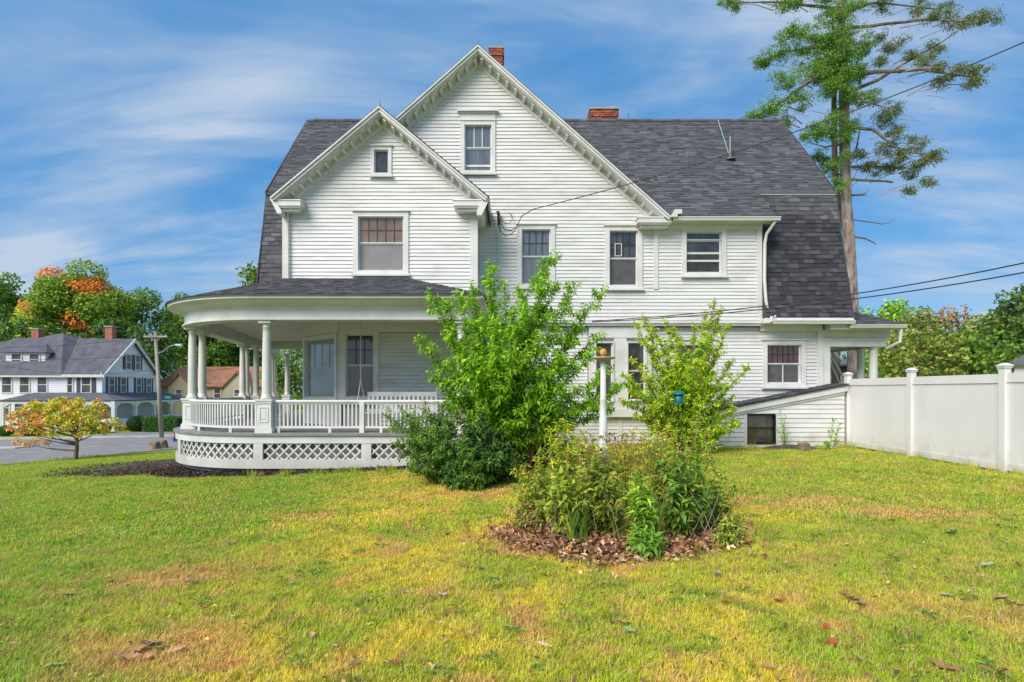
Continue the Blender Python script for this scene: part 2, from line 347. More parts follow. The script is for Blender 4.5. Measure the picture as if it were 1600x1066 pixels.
grid_sheet('ground', steps((-900, -120, 60), (-120, -45, 5), (-45, -22, 1), (-22, 12, .4), (12, 40, 2), (40, 120, 10), (120, 900, 60)),
           steps((-60, -4, 4), (-4, 18, .4), (18, 45, 1), (45, 120, 5), (120, 1200, 60)), M['lawn'], kind='structure')
# ---- street
def strip(name, pts, w0, w1, m, dz, step=.6, kind='structure', thick=0):
    mb = MB(); P = []
    for (a, b) in zip(pts[:-1], pts[1:]):
        a = Vector(a); b = Vector(b); n = max(1, int((b - a).length / step)); P += [a.lerp(b, i / n) for i in range(n)]
    P.append(Vector(pts[-1])); rows = []
    nW = max(1, int(abs(w1 - w0) / 1.0)) ; 
    for i, p in enumerate(P):
        t = (P[min(i + 1, len(P) - 1)] - P[max(i - 1, 0)]).normalized(); n = Vector((-t.y, t.x)); rows.append([p + n * (w0 + (w1 - w0) * k / nW) for k in range(nW + 1)])
    vs = [(q.x, q.y, gz(q.x, q.y) + dz) for r in rows for q in r]; k = nW + 1
    fs = [(i * k + j, i * k + j + 1, (i + 1) * k + j + 1, (i + 1) * k + j) for i in range(len(rows) - 1) for j in range(nW)]
    mb.add(vs, fs)
    if thick:
        for j in (0, nW):
            col = [r[j] for r in rows]; b = len(mb.v)
            mb.add([(q.x, q.y, gz(q.x, q.y) + dz - t) for q in col for t in (0, thick)], [(2 * i, 2 * i + 1, 2 * i + 3, 2 * i + 2) for i in range(len(col) - 1)])
    return mb.build(name, m, None, kind=kind)
rA = Vector(gp(0, 711)[:2]); rB = Vector(gp(215, 694)[:2]); rd = (rB - rA).normalized()
r0 = rA - rd * 60; r1 = rB + rd * 90; ROAD_HALF = (Vector(gp(0, 728)[:2]) - rA).cross(rd); ROAD_HALF = abs(ROAD_HALF)
strip('road', [r0, r1], -ROAD_HALF, ROAD_HALF * 1.25, M['asphalt'], .02)
cA = Vector(gp(0, 688)[:2]); cB = Vector(gp(272, 683)[:2]); cdv = (cB - cA).normalized()
strip('side_street', [cA - cdv * 40, cB + cdv * 1.5], -7.5, 0, M['asphalt'], .026)
strip('yellow_line', [r0, rB], -.10, .10, M['yellowline'], .032)
strip('yellow_line', [r0, rB], .25, .45, M['yellowline'], .032)
strip('kerb', [cA - cdv * 40, cB + cdv * 4], 0, .18, M['concrete'], .13, thick=.13)
strip('pavement', [cA - cdv * 40, cB + cdv * 4], 1.3, 2.5, M['concrete'], .03)
w_ = Vector(gp(0, 701)[:2])
strip('pavement', [w_ - cdv * 25, w_ + cdv * 1.4], -.8, .9, M['concrete'], .06, thick=.06)
strip('kerb', [r0, r1], -ROAD_HALF - .16, -ROAD_HALF, M['concrete'], .05, thick=.05)

# ------------------------------------------------------------------ THE HOUSE
YM, YB, Y1 = 15.8, 14.8, 16.0          # upper wall, projecting gable, ground-floor wall
house = empty('house', (1.2, 16, 0), 'large white clapboard house with dark grey shingle gambrel roof and curved porch', 'house')
RIDGE = (19.66, 10.95); BRK = (16.38, 7.27); SL = (RIDGE[1] - BRK[1]) / (RIDGE[0] - BRK[0]); XW, XE = -7.13, 9.4
GPX, GPZ, GS = -.93, 10.95, .885         # big gable: peak x, peak z, pitch
SPX, SPZ, SS = -3.39, 8.78, .834         # small gable
NB = [0]
def clap(part, fr, z0, z1, interval, holes=(), row=.100, name='clapboard', keep=True, rag=1, thick=.027):
    """individual lapped boards, clipped to the wall outline and cut at the openings"""
    z = z0; k = 0; rest = MB()
    while z < z1 - .03:
        zt = min(z + row, z1); zm = (z + zt) / 2
        la, ra = interval(z); lb, rb = interval(zt)
        if ra - la > .05:
            if rb < lb: lb = rb = (la + ra) / 2
            cuts = sorted((h[0], h[1]) for h in holes if h[2] < zm < h[3])
            segs = []; cur = None
            for h in cuts:
                segs.append((cur, h[0])); cur = h[1]
            segs.append((cur, None)); s2 = []
            for s0, s1 in segs:   # long courses are made of two or more boards butted together
                p, q = (la if s0 is None else s0), (ra if s1 is None else s1)
                if q - p > 3.4: j = p + (q - p) * random.uniform(.3, .7); s2 += [(s0, j - .0015), (j + .0015, s1)]
                else: s2.append((s0, s1))
            segs = s2
            for s0, s1 in segs:
                A0, B0 = (la, lb) if s0 is None else (s0, s0); A1, B1 = (ra, rb) if s1 is None else (s1, s1)
                if A1 - A0 < .04: continue
                n = max(1, int((A1 - A0) / .45)); mb = MB(); vs = []
                for i in range(n + 1):
                    t = i / n; a = A0 + (A1 - A0) * t; b = B0 + (B1 - B0) * t
                    q = fr.P(a, 0, z); w = mnoise.noise(Vector((q[0] * .9 + q[1], k * 3.7, 1.3))) * .007 * rag + mnoise.noise(Vector((q[0] * 3.1, k * 5.1, 9))) * .0045 * rag
                    zz = max(w + z - .006, z0 - .01); pr = thick + mnoise.noise(Vector((q[0] * 1.3, k * 2.1, 4))) * .006 * rag
                    vs += [fr.P(a, pr - .02, zz), fr.P(a, pr, zz), fr.P(b, .004, zt + .006), fr.P(b, -.014, zt + .006)]
                fs = [(4 * i + j, 4 * i + (j + 1) % 4, 4 * i + 4 + (j + 1) % 4, 4 * i + 4 + j) for i in range(n) for j in range(4)] + [(3, 2, 1, 0), (4 * n, 4 * n + 1, 4 * n + 2, 4 * n + 3)]
                mb.add(vs, fs)
                if (keep and A1 - A0 > 1.15 and NB[0] < 298): NB[0] += 1; mb.build(name, M['siding'], part)
                else: rest.add(mb.v, mb.f)
        z = zt; k += 1
    if rest.v: rest.build('siding', M['siding'], part, kind='stuff')
def window(fr, g, rails=(), grid=None, pane=('dark', 'dark'), cas=.13, head=0, cap=True, frame_mat='trim', sill=True, sash=.035, vbar=None, name='window', parent=None, label=None, came='lead', dp=0):
    """g = glass opening a0,a1,z0,z1 in the wall frame; the casing stands proud, the glass lies back in its reveal"""
    a0, a1, z0, z1 = g; tm = M[frame_mat]; c = cas
    mb = MB(); B0, B1 = -.10 + dp, .05 + dp
    fr.box(mb, a0 - c, a0, B0, B1, z0 - c * .8, z1 + c + head); fr.box(mb, a1, a1 + c, B0, B1, z0 - c * .8, z1 + c + head)
    fr.box(mb, a0, a1, B0, B1 - .003, z1, z1 + c + head); fr.box(mb, a0, a1, B0, B1 - .003, z0 - c * .8, z0)
    w = mb.build(name, tm, parent or house, label=label)
    if sill:
        mb = MB(); fr.box(mb, a0 - c - .04, a1 + c + .04, .052 + dp, .11 + dp, z0 - c * .8 - .05, z0 - c * .8); fr.box(mb, a0 - c - .01, a1 + c + .01, .052 + dp, .08 + dp, z0 - c * .8 + .001, z0 - c * .8 + .03); mb.build('sill', tm, w)
    if cap:
        mb = MB(); zc = z1 + c + head; fr.box(mb, a0 - c - .03, a1 + c + .03, -.02 + dp, .09 + dp, zc, zc + .035)
        if head: fr.box(mb, a0 - c - .09, a1 + c + .09, -.02 + dp, .14 + dp, zc + .036, zc + .075); fr.box(mb, a0 - c - .02, a1 + c + .02, .051 + dp, .07 + dp, zc - head, zc - head + .03)
        mb.build('head_cap', tm, w)
    zs = [z0] + sorted(rails) + [z1]
    for i in range(len(zs) - 1):
        za, zb = zs[i], zs[i + 1]; off = -.03 + dp if i == len(zs) - 2 else -.055 + dp; s = sash
        mb = MB(); fr.box(mb, a0, a0 + s, off - .03, off, za, zb); fr.box(mb, a1 - s, a1, off - .03, off, za, zb)
        fr.box(mb, a0 + s, a1 - s, off - .03, off - .002, za, za + s * .8); fr.box(mb, a0 + s, a1 - s, off - .03, off - .002, zb - s * .8, zb); mb.build('sash', tm if frame_mat != 'black' else M['black'], w)
        pm = M['pane_' + (pane[1] if i == len(zs) - 2 else pane[0])]
        pa, pb, qa, qb = a0 + s, a1 - s, za + s * .8, zb - s * .8
        if grid and i == len(zs) - 2:
            nc, nr = grid; dx = (pb - pa) / nc; dz = (qb - qa) / nr
            for r_ in range(nr):
                for c_ in range(nc):
                    mb = MB(); j = lambda: random.uniform(-.0022, .0022)
                    A, Bq, Cq, Dq = pa + c_ * dx, pa + (c_ + 1) * dx, qa + r_ * dz, qa + (r_ + 1) * dz; o_ = off - .018
                    mb.hexa([fr.P(A, o_ - .004, Cq), fr.P(A, o_ + j(), Cq), fr.P(Bq, o_ + j(), Cq), fr.P(Bq, o_ - .004, Cq), fr.P(A, o_ - .004, Dq), fr.P(A, o_ + j(), Dq), fr.P(Bq, o_ + j(), Dq), fr.P(Bq, o_ - .004, Dq)]); mb.build('pane', pm, w)
            mb = MB(); cw = .011 if came == 'lead' else .013
            for c_ in range(1, nc): fr.box(mb, pa + c_ * dx - cw, pa + c_ * dx + cw, off - .02, off - .008, qa, qb)
            for r_ in range(1, nr): fr.box(mb, pa, pb, off - .02, off - .0095, qa + r_ * dz - cw, qa + r_ * dz + cw)
            mb.build('muntin', M[came], w)
        else:
            mb = MB(); fr.box(mb, pa, pb, off - .024, off - .018, qa, qb); mb.build('pane', pm, w)
    if vbar is not None:
        mb = MB(); fr.box(mb, vbar - .012, vbar + .012, -.07 + dp, -.045 + dp, z0, zs[1]); mb.build('muntin', tm, w)
    return w
def hole(g, cas=.13, head=0): return (g[0] - cas + .05, g[1] + cas - .05, g[2] - cas * .8 - .0, g[3] + cas + head - .03)
def G(px0, px1, py0, py1, Y): return (X(px0, Y), X(px1, Y), Z(py1, Y), Z(py0, Y))
FM = Frame((0, YM), (1, 0)); FB = Frame((0, YB), (1, 0)); F1 = Frame((0, Y1), (1, 0))
UZ0 = 3.475
# bodies behind the boards
wall_up = MB().prism([(-6, 15.9, 3.4), (6.97, 15.9, 3.4), (6.97, 15.9, 6.2), (4.2, 15.9, 6.2), (GPX, 15.9, 10.6), (-6, 15.9, 6.1)], (0, 3, 0)).build('wall', M['wallback'], house)
wall_bay = MB().prism([(-5.98, 14.9, 3.37), (-.94, 14.9, 3.37), (-.94, 14.9, 6.3), (SPX, 14.9, 8.5), (-5.98, 14.9, 6.3)], (0, 2.5, 0)).build('wall', M['wallback'], house)
wall_low = MB().prism([(-4.54, 14.9, -.6), (-.95, 14.9, -.6), (-.95, 16.1, -.6), (8.76, 16.1, -.6), (8.76, 24, -.6), (-5.9, 24, -.6), (-5.9, 16.2, -.6)], (0, 0, 4.1)).build('wall', M['wallback'], house)
# openings
g_attic = G(726, 768, 196, 267, YM); g_w2 = G(815, 860, 359, 444, YM); g_w3 = G(952, 996, 361, 446, YM); g_w4 = G(1072, 1127, 363, 426, YM)
g_small = G(585, 607, 235, 271, YB); g_bay = G(560, 631, 339, 423, YB)
def iv_main(z):
    if z < 6.2: return (-.925, 6.97)
    h = (GPZ - .32 - z) / GS; l = GPX - h; r = GPX + h
    l = max(l, (SPX + (SPZ - z) / SS - .25) if z < 8.9 and z > 6.4 else l, -.925 if z <= 6.4 else -9)
    return (l, r)
clap(wall_up, FM, UZ0, 10.62, iv_main, [hole(g_attic, .11, .2), hole(g_w2), hole(g_w3), hole(g_w4)])
def iv_bay(z):
    if z < 6.35: return (-6.0, -.925)
    h = (SPZ - .30 - z) / SS; return (SPX - h, SPX + h)
clap(wall_bay, FB, 4.12, 8.45, iv_bay, [hole(g_small, .09, 0), hole(g_bay)])
clap(wall_bay, Frame((-.925, 14.8), (0, 1)), 3.5, 6.4, lambda z: (0, 1.0), keep=False)
window(FM, g_attic, [Z(258, YM), Z(231, YM)], (3, 1), ('grey', 'grey'), .11, head=.2, came='trimbright')
window(FM, g_w2, [Z(401, YM)], (4, 2), ('grey', 'grey'))
window(FM, g_w3, [Z(404, YM)], (4, 2), ('screen', 'dark'))
window(FM, g_w4, [Z(407, YM), Z(395, YM), Z(375, YM)], None, ('dark', 'dark'), cap=False, label='short window with four horizontal lights')
window(FB, g_small, (), None, ('dark', 'dark'), .09, sash=.025, frame_mat='trim')
window(FB, g_bay, [Z(380, YB)], (5, 2), ('shade', 'brown'))
fw3 = MB(); a0, a1, z0_, z1_ = X(961, YM), X(972, YM), Z(400, YM), Z(380, YM)
for q in ((a0, a0 + .02, z0_, z1_), (a1 - .02, a1, z0_, z1_), (a0 + .02, a1 - .02, z0_, z0_ + .02), (a0 + .02, a1 - .02, z1_ - .02, z1_)): FM.box(fw3, q[0], q[1], -.045, -.037, q[2], q[3])
fw3.build('paper_frame', M['trimbright'], house)
# corner boards and friezes
cb = MB(); FM.box(cb, X(1021, YM), X(1028, YM), 0, .045, Z(452, YM), 6.15); cb.build('corner_board', M['trim'], house); cb = MB(); FM.box(cb, X(776, YM), X(779, YM), 0, .04, Z(432, YM), 6.2); cb.build('corner_board', M['trim'], house)
cb = MB(); cb.hexa([FM.P(6.86, 0, UZ0 + .35), FM.P(6.86, .045, UZ0 + .35), FM.P(7.0, .045, UZ0 + .35), FM.P(7.0, 0, UZ0 + .35), FM.P(6.86, 0, 6.1), FM.P(6.86, .045, 6.1), FM.P(7.0, .045, 6.1), FM.P(7.0, 0, 6.1)]); cb.build('corner_board', M['trim'], house); cb = MB()
cb.hexa([FM.P(6.86 + .1, 0, UZ0 - .02), FM.P(6.86 + .1, .045, UZ0 - .02), FM.P(7.12, .045, UZ0 - .02), FM.P(7.12, 0, UZ0 - .02), FM.P(6.86, 0, UZ0 + .345), FM.P(6.86, .045, UZ0 + .345), FM.P(7.0, .045, UZ0 + .345), FM.P(7.0, 0, UZ0 + .345)]); cb.build('corner_board', M['trim'], house)
cb = MB(); FB.box(cb, -6.02, -5.88, -.1, .045, 4.1, 6.5); cb.build('corner_board', M['trim'], house)
cb = MB(); FB.box(cb, -1.09, -.90, -.1, .045, 3.6, 6.42); cb.build('corner_board', M['trim'], house)
MB().box(4.3, 7.0, YM - .062, YM + .1, 6.0, 6.16).build('frieze_board', M['trim'], house)
# overhang at the second floor line
sk = MB(); sk.box(-.9, 6.98, YM - .06, YM + .02, UZ0 - .1, UZ0 - .02); sk.box(-.9, 6.98, YM - .02, Y1 + .15, UZ0 - .16, UZ0 - .102); sk.build('belt_board', M['trim'], house)
# ---- ground floor wall, right part
g5 = G(1198, 1251, 539, 599, Y1); g6 = G(1061, 1112, 539, 598, Y1); g7 = G(981, 1008, 536, 625, Y1 - .12); g8 = G(931, 957, 536, 627, Y1 - .12)
clap(wall_low, F1, -.2, UZ0 - .2, lambda z: (-.9, 8.78), [hole(g5), hole(g6), (X(918, Y1), X(1016, Y1), .9, 3.3)])
window(F1, g5, [Z(569, Y1)], (6, 2), ('screen', 'red'), vbar=(g5[0] + g5[1]) / 2)
window(F1, g6, [Z(569, Y1)], (5, 2), ('dark', 'dark'))
bx = MB(); YBX = Y1 - .12; bx.box(X(920, YBX), X(1018, YBX), YBX + .1, Y1 + .1, .75, 3.3)
bx.box(X(920, YBX), X(1018, YBX), YBX - .03, YBX + .1, 2.98, 3.3); bx.box(X(920, YBX), X(1018, YBX), YBX - .05, YBX + .1, .75, .98)
bx.box(X(959, YBX), X(979, YBX), YBX - .02, YBX + .1, .98, 2.98); bx.box(X(1010, YBX), X(1018, YBX), YBX - .02, YBX + .1, .98, 2.98); bx.box(X(920, YBX), X(929, YBX), YBX - .02, YBX + .1, .98, 2.98)
bxo = bx.build('box_bay', M['trim'], house)
FX = Frame((0, YBX), (1, 0))
window(FX, g7, [Z(580, YBX)], None, ('dark', 'dark'), cas=.04, cap=False, sill=False); window(FX, g8, [Z(580, YBX)], None, ('dark', 'dark'), cas=.04, cap=False, sill=False)
cb = MB(); F1.box(cb, 8.66, 8.82, -.1, .05, .9, 3.2); cb.build('corner_board', M['trim'], house)
MB().box(-.9, 8.8, Y1 - .03, Y1 + .1, -.5, -.2).build('foundation_board', M['trim'], house)
cb = MB(); F1.box(cb, X(966, Y1), X(972, Y1), 0, .04, -.15, .78); cb.build('corner_board', M['trim'], house)
# ---- porch wall with the angled bay
FACW = Frame((-4.54, 14.8), (-1.41, 1.3)); FACW.n = -FACW.n
if FACW.n.y > 0: FACW.n = -FACW.n
FP = FB
g_pw = G(541, 584, 523, 620, YB); 
clap(wall_low, FP, .6, 3.0, lambda z: (g_pw[1] + .142, -.95), (), keep=False, rag=.8, thick=.045)
window(FP, g_pw, [Z(571, YB)], (3, 2), ('blind', 'dark'), cas=.14, cap=False, sash=.03)
for o_ in ((-4.53, g_pw[0] - .145),):
    MB().box(o_[0], o_[1], YB - .01, YB + .1, .6, 3.02).build('corner_board', M['trim'], house)
MB().box(-4.54, -.95, YB - .035, YB + .1, 3.021, 3.34).build('frieze_board', M['trim'], house)
L_ = math.hypot(1.41, 1.3); gf = (.17, L_ - .13, Z(621, 15.3), 3.0 - .09)
window(FACW, gf, (), None, ('sky', 'sky'), cas=.10, cap=False, sash=.03)
fm = MB()
for k in range(1, 4): FACW.box(fm, gf[0] + (gf[1] - gf[0]) * k / 4 - .009, gf[0] + (gf[1] - gf[0]) * k / 4 + .009, -.045, -.037, gf[2] + (gf[3] - gf[2]) * .52, gf[3])
FACW.box(fm, gf[0], gf[1], -.04, -.02, gf[2] + (gf[3] - gf[2]) * .50 - .02, gf[2] + (gf[3] - gf[2]) * .50 + .02); fm.build('muntin', M['metal'], house)
fb = MB(); FACW.box(fb, 0, L_, -.08, .035, 3.021, 3.34); FACW.box(fb, 0, L_, -.1, .0, .56, gf[2] - .09); FACW.box(fb, 0, .06, -.1, .01, .56, 3.02); FACW.box(fb, L_ - .05, L_, -.1, .01, .56, 3.02); fb.build('frieze_board', M['trim'], house)
# ------------------------------------------------------------------ roofs and shingles
def shade():
    t = random.random(); v = random.choice((.070, .077, .084, .092, .10, .112, .13)) * random.uniform(.9, 1.1)
    return (v, v * .99, v * 1.09)
def shingles(part, S, U, V, row=.14, tab=.30, keep=None, single=0, thick=.013, name='shingle'):
    """S(a,b)->(point, normal): a along the course in metres, b up the slope in metres; each tab is a wedge of its own"""
    mb = MB(); n = 0; singles = []
    nr = int(round(V / row)); row = V / nr
    for r in range(nr):
        a = -random.uniform(0, tab)
        while a < U:
            w = tab * random.choice((.55, .75, 1, 1, 1.25, 1.5)); a0, a1 = max(a, 0), min(a + w, U); a += w
            if a1 - a0 < .03: continue
            b0, b1 = r * row, min((r + 1) * row + .01, V)
            if keep and not keep((a0 + a1) / 2, (b0 + b1) / 2): continue
            th = thick * random.choice((.55, .8, 1.15, 1.4)); dz = random.uniform(-.004, .004)
            P = []
            for (aa, bb, t) in ((a0, b0 + dz, 0), (a1, b0 + dz, 0), (a1, b1, 0), (a0, b1, 0), (a0, b0 + dz, th), (a1, b0 + dz, th), (a1, b1, .002), (a0, b1, .002)):
                p, nn = S(aa, max(bb, 0)); P.append(p + nn * t)
            q = MB().hexa([tuple(p) for p in P])
            if n < single:
                q.build(name, M['shingle_shaded'], part); n += 1
            else: mb.add(q.v, q.f, shade())
    if mb.v: mb.build(name, M['shingle'], part, kind='stuff')
def plane(p0, p1, p2, p3):   # bilinear patch p0->p1 along the eave, p3/p2 above; returns S,U,V
    p0, p1, p2, p3 = map(Vector, (p0, p1, p2, p3)); U = (p1 - p0).length; V = ((p3 - p0).length + (p2 - p1).length) / 2
    nn = (p1 - p0).cross(p3 - p0).normalized()
    if nn.z < 0: nn = -nn
    def S(a, b): s, t = a / U, b / V; return (p0.lerp(p1, s)).lerp(p3.lerp(p2, s), t), nn
    return S, U, V
def slab(mb, pts, t):
    pts = [Vector(p) for p in pts]; nn = (pts[1] - pts[0]).cross(pts[-1] - pts[0]).normalized()
    if nn.z < 0: nn = -nn
    return mb.prism([tuple(p) for p in pts], tuple(-nn * t))
def up(y): return BRK[1] + (y - BRK[0]) * SL
# main upper slope, with its downward extension over the rear wing
rm = MB(); slab(rm, [(XW, BRK[0], BRK[1]), (XE, BRK[0], BRK[1]), (XE, RIDGE[0], RIDGE[1]), (XW, RIDGE[0], RIDGE[1])], .10)
slab(rm, [(XW, RIDGE[0] * 2 - BRK[0], BRK[1]), (XE, RIDGE[0] * 2 - BRK[0], BRK[1]), (XE, RIDGE[0] + .001, RIDGE[1] - .002), (XW, RIDGE[0] + .001, RIDGE[1] - .002)], .10)
slab(rm, [(4.40, 15.42, up(15.42)), (7.28, 15.42, up(15.42)), (7.17, BRK[0] - .001, BRK[1] - .001), (3.2, BRK[0] - .001, BRK[1] - .001)], .08)
rm.hexa([(XW + .1, BRK[0] + .15, 7.1), (XE - .1, BRK[0] + .15, 7.1), (XE - .1, 22.8, 7.1), (XW + .1, 22.8, 7.1), (XW + .1, 19.5, 10.75), (XE - .1, 19.5, 10.75), (XE - .1, 19.8, 10.75), (XW + .1, 19.8, 10.75)])
roof = rm.build('roof', M['roofback'], house, label='dark grey shingle gambrel roof')
S, U, V = plane((XW, BRK[0], BRK[1]), (XE, BRK[0], BRK[1]), (XE, RIDGE[0], RIDGE[1]), (XW, RIDGE[0], RIDGE[1]))
def keep_up(a, b):
    x = XW + a; p, _ = S(a, b); 
    if abs(x - GPX) < (GPZ - p.z) / GS - .25: return False
    if x < GPX and p.z < 8.7 and abs(x - SPX) < (SPZ - p.z) / SS - .4: return False
    return True
shingles(roof, S, U, V, row=.105, tab=.24, keep=keep_up)
S2, U2, V2 = plane((4.40, 15.40, up(15.40)), (7.29, 15.40, up(15.40)), (7.17, BRK[0], BRK[1]), (3.2, BRK[0], BRK[1]))
shingles(roof, S2, U2, V2, row=.105, tab=.24)
rc = MB()
for k in range(66):
    x = XW + .25 * k; v = shade(); rc.prism([(x, RIDGE[0] - .13, RIDGE[1] - .10), (x, RIDGE[0], RIDGE[1] + .03), (x, RIDGE[0] + .13, RIDGE[1] - .10)], (.245, 0, 0), v)
rc.build('ridge_cap', M['shingle'], roof, kind='stuff')
# lower steep slopes either side of the dormers (a slight flare at the foot)
def steep(x0, x1, xt0, single):
    m = MB(); m.prism([(x0, 16.40, 7.24), (x0, 15.66, 3.8), (x0, 15.50, 3.52), (x0, 16.6, 3.52)], (x1 - x0, 0, 0))
    o = m.build('lower_roof', M['roofback'], house)
    def Sx(a, b):
        L1, L2 = .32, 3.50
        if b < L1: t = b / L1; p = Vector((0, 15.50 + .15 * t, 3.52 + .28 * t)); nn = Vector((0, -.88, .47))
        else: t = (b - L1) / L2; p = Vector((0, 15.65 + .73 * t, 3.80 + 3.42 * t)); nn = Vector((0, -.978, .209))
        p.x = x0 + (x1 - x0) * a / (x1 - x0); return p, nn
    shingles(o, Sx, x1 - x0, 3.82, row=.137, tab=.19, single=single, thick=.017)
    return o
lr = steep(7.0, XE, 7.0, 290); steep(XW, -5.98, 0, 0)
# trims of the upper roof
MB().box(7.10, XE + .02, BRK[0] - .045, BRK[0] + .02, 7.17, 7.25).build('drip_edge', M['trim'], house)
MB().box(XW - .02, -5.9, BRK[0] - .045, BRK[0] + .02, 7.17, 7.25).build('drip_edge', M['roofback'], house)
for x, s in ((XE, 1), (XW, -1)):
    m = MB(); m.prism([(x, BRK[0] - .05, 7.16), (x, RIDGE[0], RIDGE[1] - .12), (x, RIDGE[0], RIDGE[1] - .0), (x, BRK[0] - .05, 7.27)], (s * .03, 0, 0)); m.prism([(x, 15.5, 3.5), (x, 16.38, 7.2), (x, 16.6, 7.2), (x, 15.8, 3.5)], (s * .03, 0, 0)); m.build('rake_board', M['roofback'], house)
# ---- cross gables: roof slabs, rakes, brackets
def gable(px, pz, slope, yf, yb, half, wally, nbr, xl_cut=None):
    lo = pz - half * slope; dirs = []
    roofp = MB()
    for s in (1, -1):
        slab(roofp, [(px + s * half, yf, lo), (px, yf, pz), (px, yb, pz), (px + s * half, yb, lo)][::s], .06)
    g = roofp.build('gable_roof', M['roofback'], house)
    for s in (1, -1):
        Sg, Ug, Vg = plane((px + s * half, yf, lo), (px + s * half, yb, lo), (px, yb, pz), (px, yf, pz)); shingles(g, Sg, Ug, Vg, tab=.35)
    for s in (1, -1):
        n2 = Vector((slope * s, 0, 1)).normalized(); d = Vector((s, 0, -slope)).normalized(); Lr = half / abs(d.x)
        top = Vector((px, 0, pz)) - n2 * .03
        def q(t, h, y): p = top + d * t - n2 * h; return (p.x if True else 0, y, p.z)
        def board(mb, h0, h1, y0, y1):
            pk = lambda h: top.z - h / n2.z   # mitred at the peak
            A = q(Lr, h0, y0); Bv = q(Lr, h1, y0)
            mb.hexa([(px, y0, pk(h1)), (Bv[0], y0, Bv[2]), (Bv[0], y1, Bv[2]), (px, y1, pk(h1)), (px, y0, pk(h0)), (A[0], y0, A[2]), (A[0], y1, A[2]), (px, y1, pk(h0))])
        rk = MB(); board(rk, .03, .115, yf - .02, yf + .05); board(rk, .015, .05, yf - .06, yf - .021)
        board(rk, .116, .14, yf + .02, wally + .05)          # soffit
        ro = rk.build('rake', M['trim'], house)
        fz = MB(); board(fz, .141, .29, wally - .05, wally + .02); board(fz, .141, .175, wally - .09, wally - .051); fz.build('rake_frieze', M['trim'], ro)
        brk = None
        for k in range(nbr):
            t = .30 + (Lr - .8) * k / (nbr - 1); m = MB()
            P = [q(t - .042, .141, wally - .051), q(t + .042, .141, wally - .051), q(t + .042, .225, wally - .051), q(t - .042, .225, wally - .051)]
            F_ = [q(t - .042, .141, yf + .09), q(t + .042, .141, yf + .09), q(t + .042, .18, yf + .09), q(t - .042, .18, yf + .09)]
            m.hexa([P[0], P[1], P[2], P[3], F_[0], F_[1], F_[2], F_[3]]); m.build('bracket', M['trim'], ro)
    m = MB(); m.tube([(px, yf + .1, pz), (px, yf + .1, pz + .22)], [.012, .003], 5); m.build('lightning_rod', M['flash'], house)
    return g
gable(GPX, GPZ, GS, 15.38, 19.6, 5.30, YM, 21)
MB().prism([(3.7, 15.76, 6.2), (4.34, 15.76, 6.2), (4.34, 15.76, 6.30), (3.7, 15.76, 6.80)], (0, .05, 0)).build('gable_infill', M['trim'], house)
gable(SPX, SPZ, SS, 14.38, 17.6, 2.80, YB, 11)
def cornice_return(x0, x1, y0, y1, z, back=0):   # boxed return with a bed mould under it
    m = MB(); m.box(x0, x1, y0, y1, z - .13, z); m.box(x0 + .03, x1 - .03, y0 + .03, y1 + .02, z - .17, z - .131); m.box(x0 + .08, x1 - .08, y0 + .10, y1 + .02, z - .24, z - .171)
    m.hexa([(x0 - .02, y0 - .02, z + .001), (x1 + .02, y0 - .02, z + .001), (x1 + .02, y1, z + .001), (x0 - .02, y1, z + .001), (x0 + .0, y0 + .0, z + .03), (x1 - .0, y0 + .0, z + .03), (x1 - .02, y1, z + .10), (x0 + .02, y1, z + .10)])
    return m.build('cornice_return', M['trim'], house)
cornice_return(-6.12, -5.42, 14.42, 14.84, 6.36); cornice_return(-1.50, -.72, 14.42, 15.9, 6.36)
m = MB(); m.prism([(-.71, 14.40, 6.47), (-.60, 14.40, 6.47), (-.60, 14.40, 6.34), (-.78, 14.40, 5.98), (-.90, 14.40, 5.98), (-.90, 14.40, 6.1)], (0, 1.5, 0)); m.build('eave_box', M['trim'], house)
m = MB(); m.prism([(-6.13, 14.40, 6.47), (-6.19, 14.40, 6.47), (-6.19, 14.40, 6.40), (-6.0, 14.40, 6.02), (-5.9, 14.40, 6.02), (-5.9, 14.40, 6.1)], (0, 1.5, 0)); m.build('eave_box', M['trim'], house)
m = MB(); m.box(-.598, -.585, 14.40, 15.8, 6.1, 6.50); m.build('gutter', M['flash'], house)
cornice_return(3.45, 4.36, 15.40, 15.84, 6.22)
# ---- gutter and spout of the wing
def gutter(mb, x0, x1, y, z, h=.10, d=.12):
    pr = [(0, 0), (-d, 0), (-d, -.02), (-d + .012, -.03), (-d + .035, -h), (0, -h)]
    mb.prism([(x0, y + a, z + b) for a, b in pr], (x1 - x0, 0, 0))
m = MB(); gutter(m, 4.40, 7.34, 15.47, Z(339, 15.4)); m.box(4.40, 7.34, 15.475, 15.8, Z(346, 15.5), Z(345, 15.5)); m.build('gutter', M['trimbright'], house)
m = MB(); m.box(4.42, 4.62, 15.30, 15.5, 6.30, 6.42); m.box(4.34, 4.50, 15.30, 15.46, 6.22, 6.30); m.build('gutter_elbow', M['trimbright'], house)
dx_ = 7.03
m = MB(); m.tube([(7.22, 15.45, 6.15), (7.18, 15.5, 6.05), (7.08, 15.66, 5.85), (7.05, 15.70, 5.6), (7.04, 15.70, 4.6), (7.07, 15.68, 4.0), (7.10, 15.66, 3.72), (7.20, 15.58, 3.55), (7.26, 15.5, 3.52)], .045, 8); m.build('downspout', M['trimbright'], house, smooth=True)
m = MB(); m.tube([(7.12, 15.45, 3.53), (7.12, 15.45, 3.38)], .04, 8); m.build('downspout', M['trimbright'], house)
m = MB(); gutter(m, 7.16, 9.40, 15.50, Z(501, 15.5)); m.build('gutter', M['trimbright'], house)
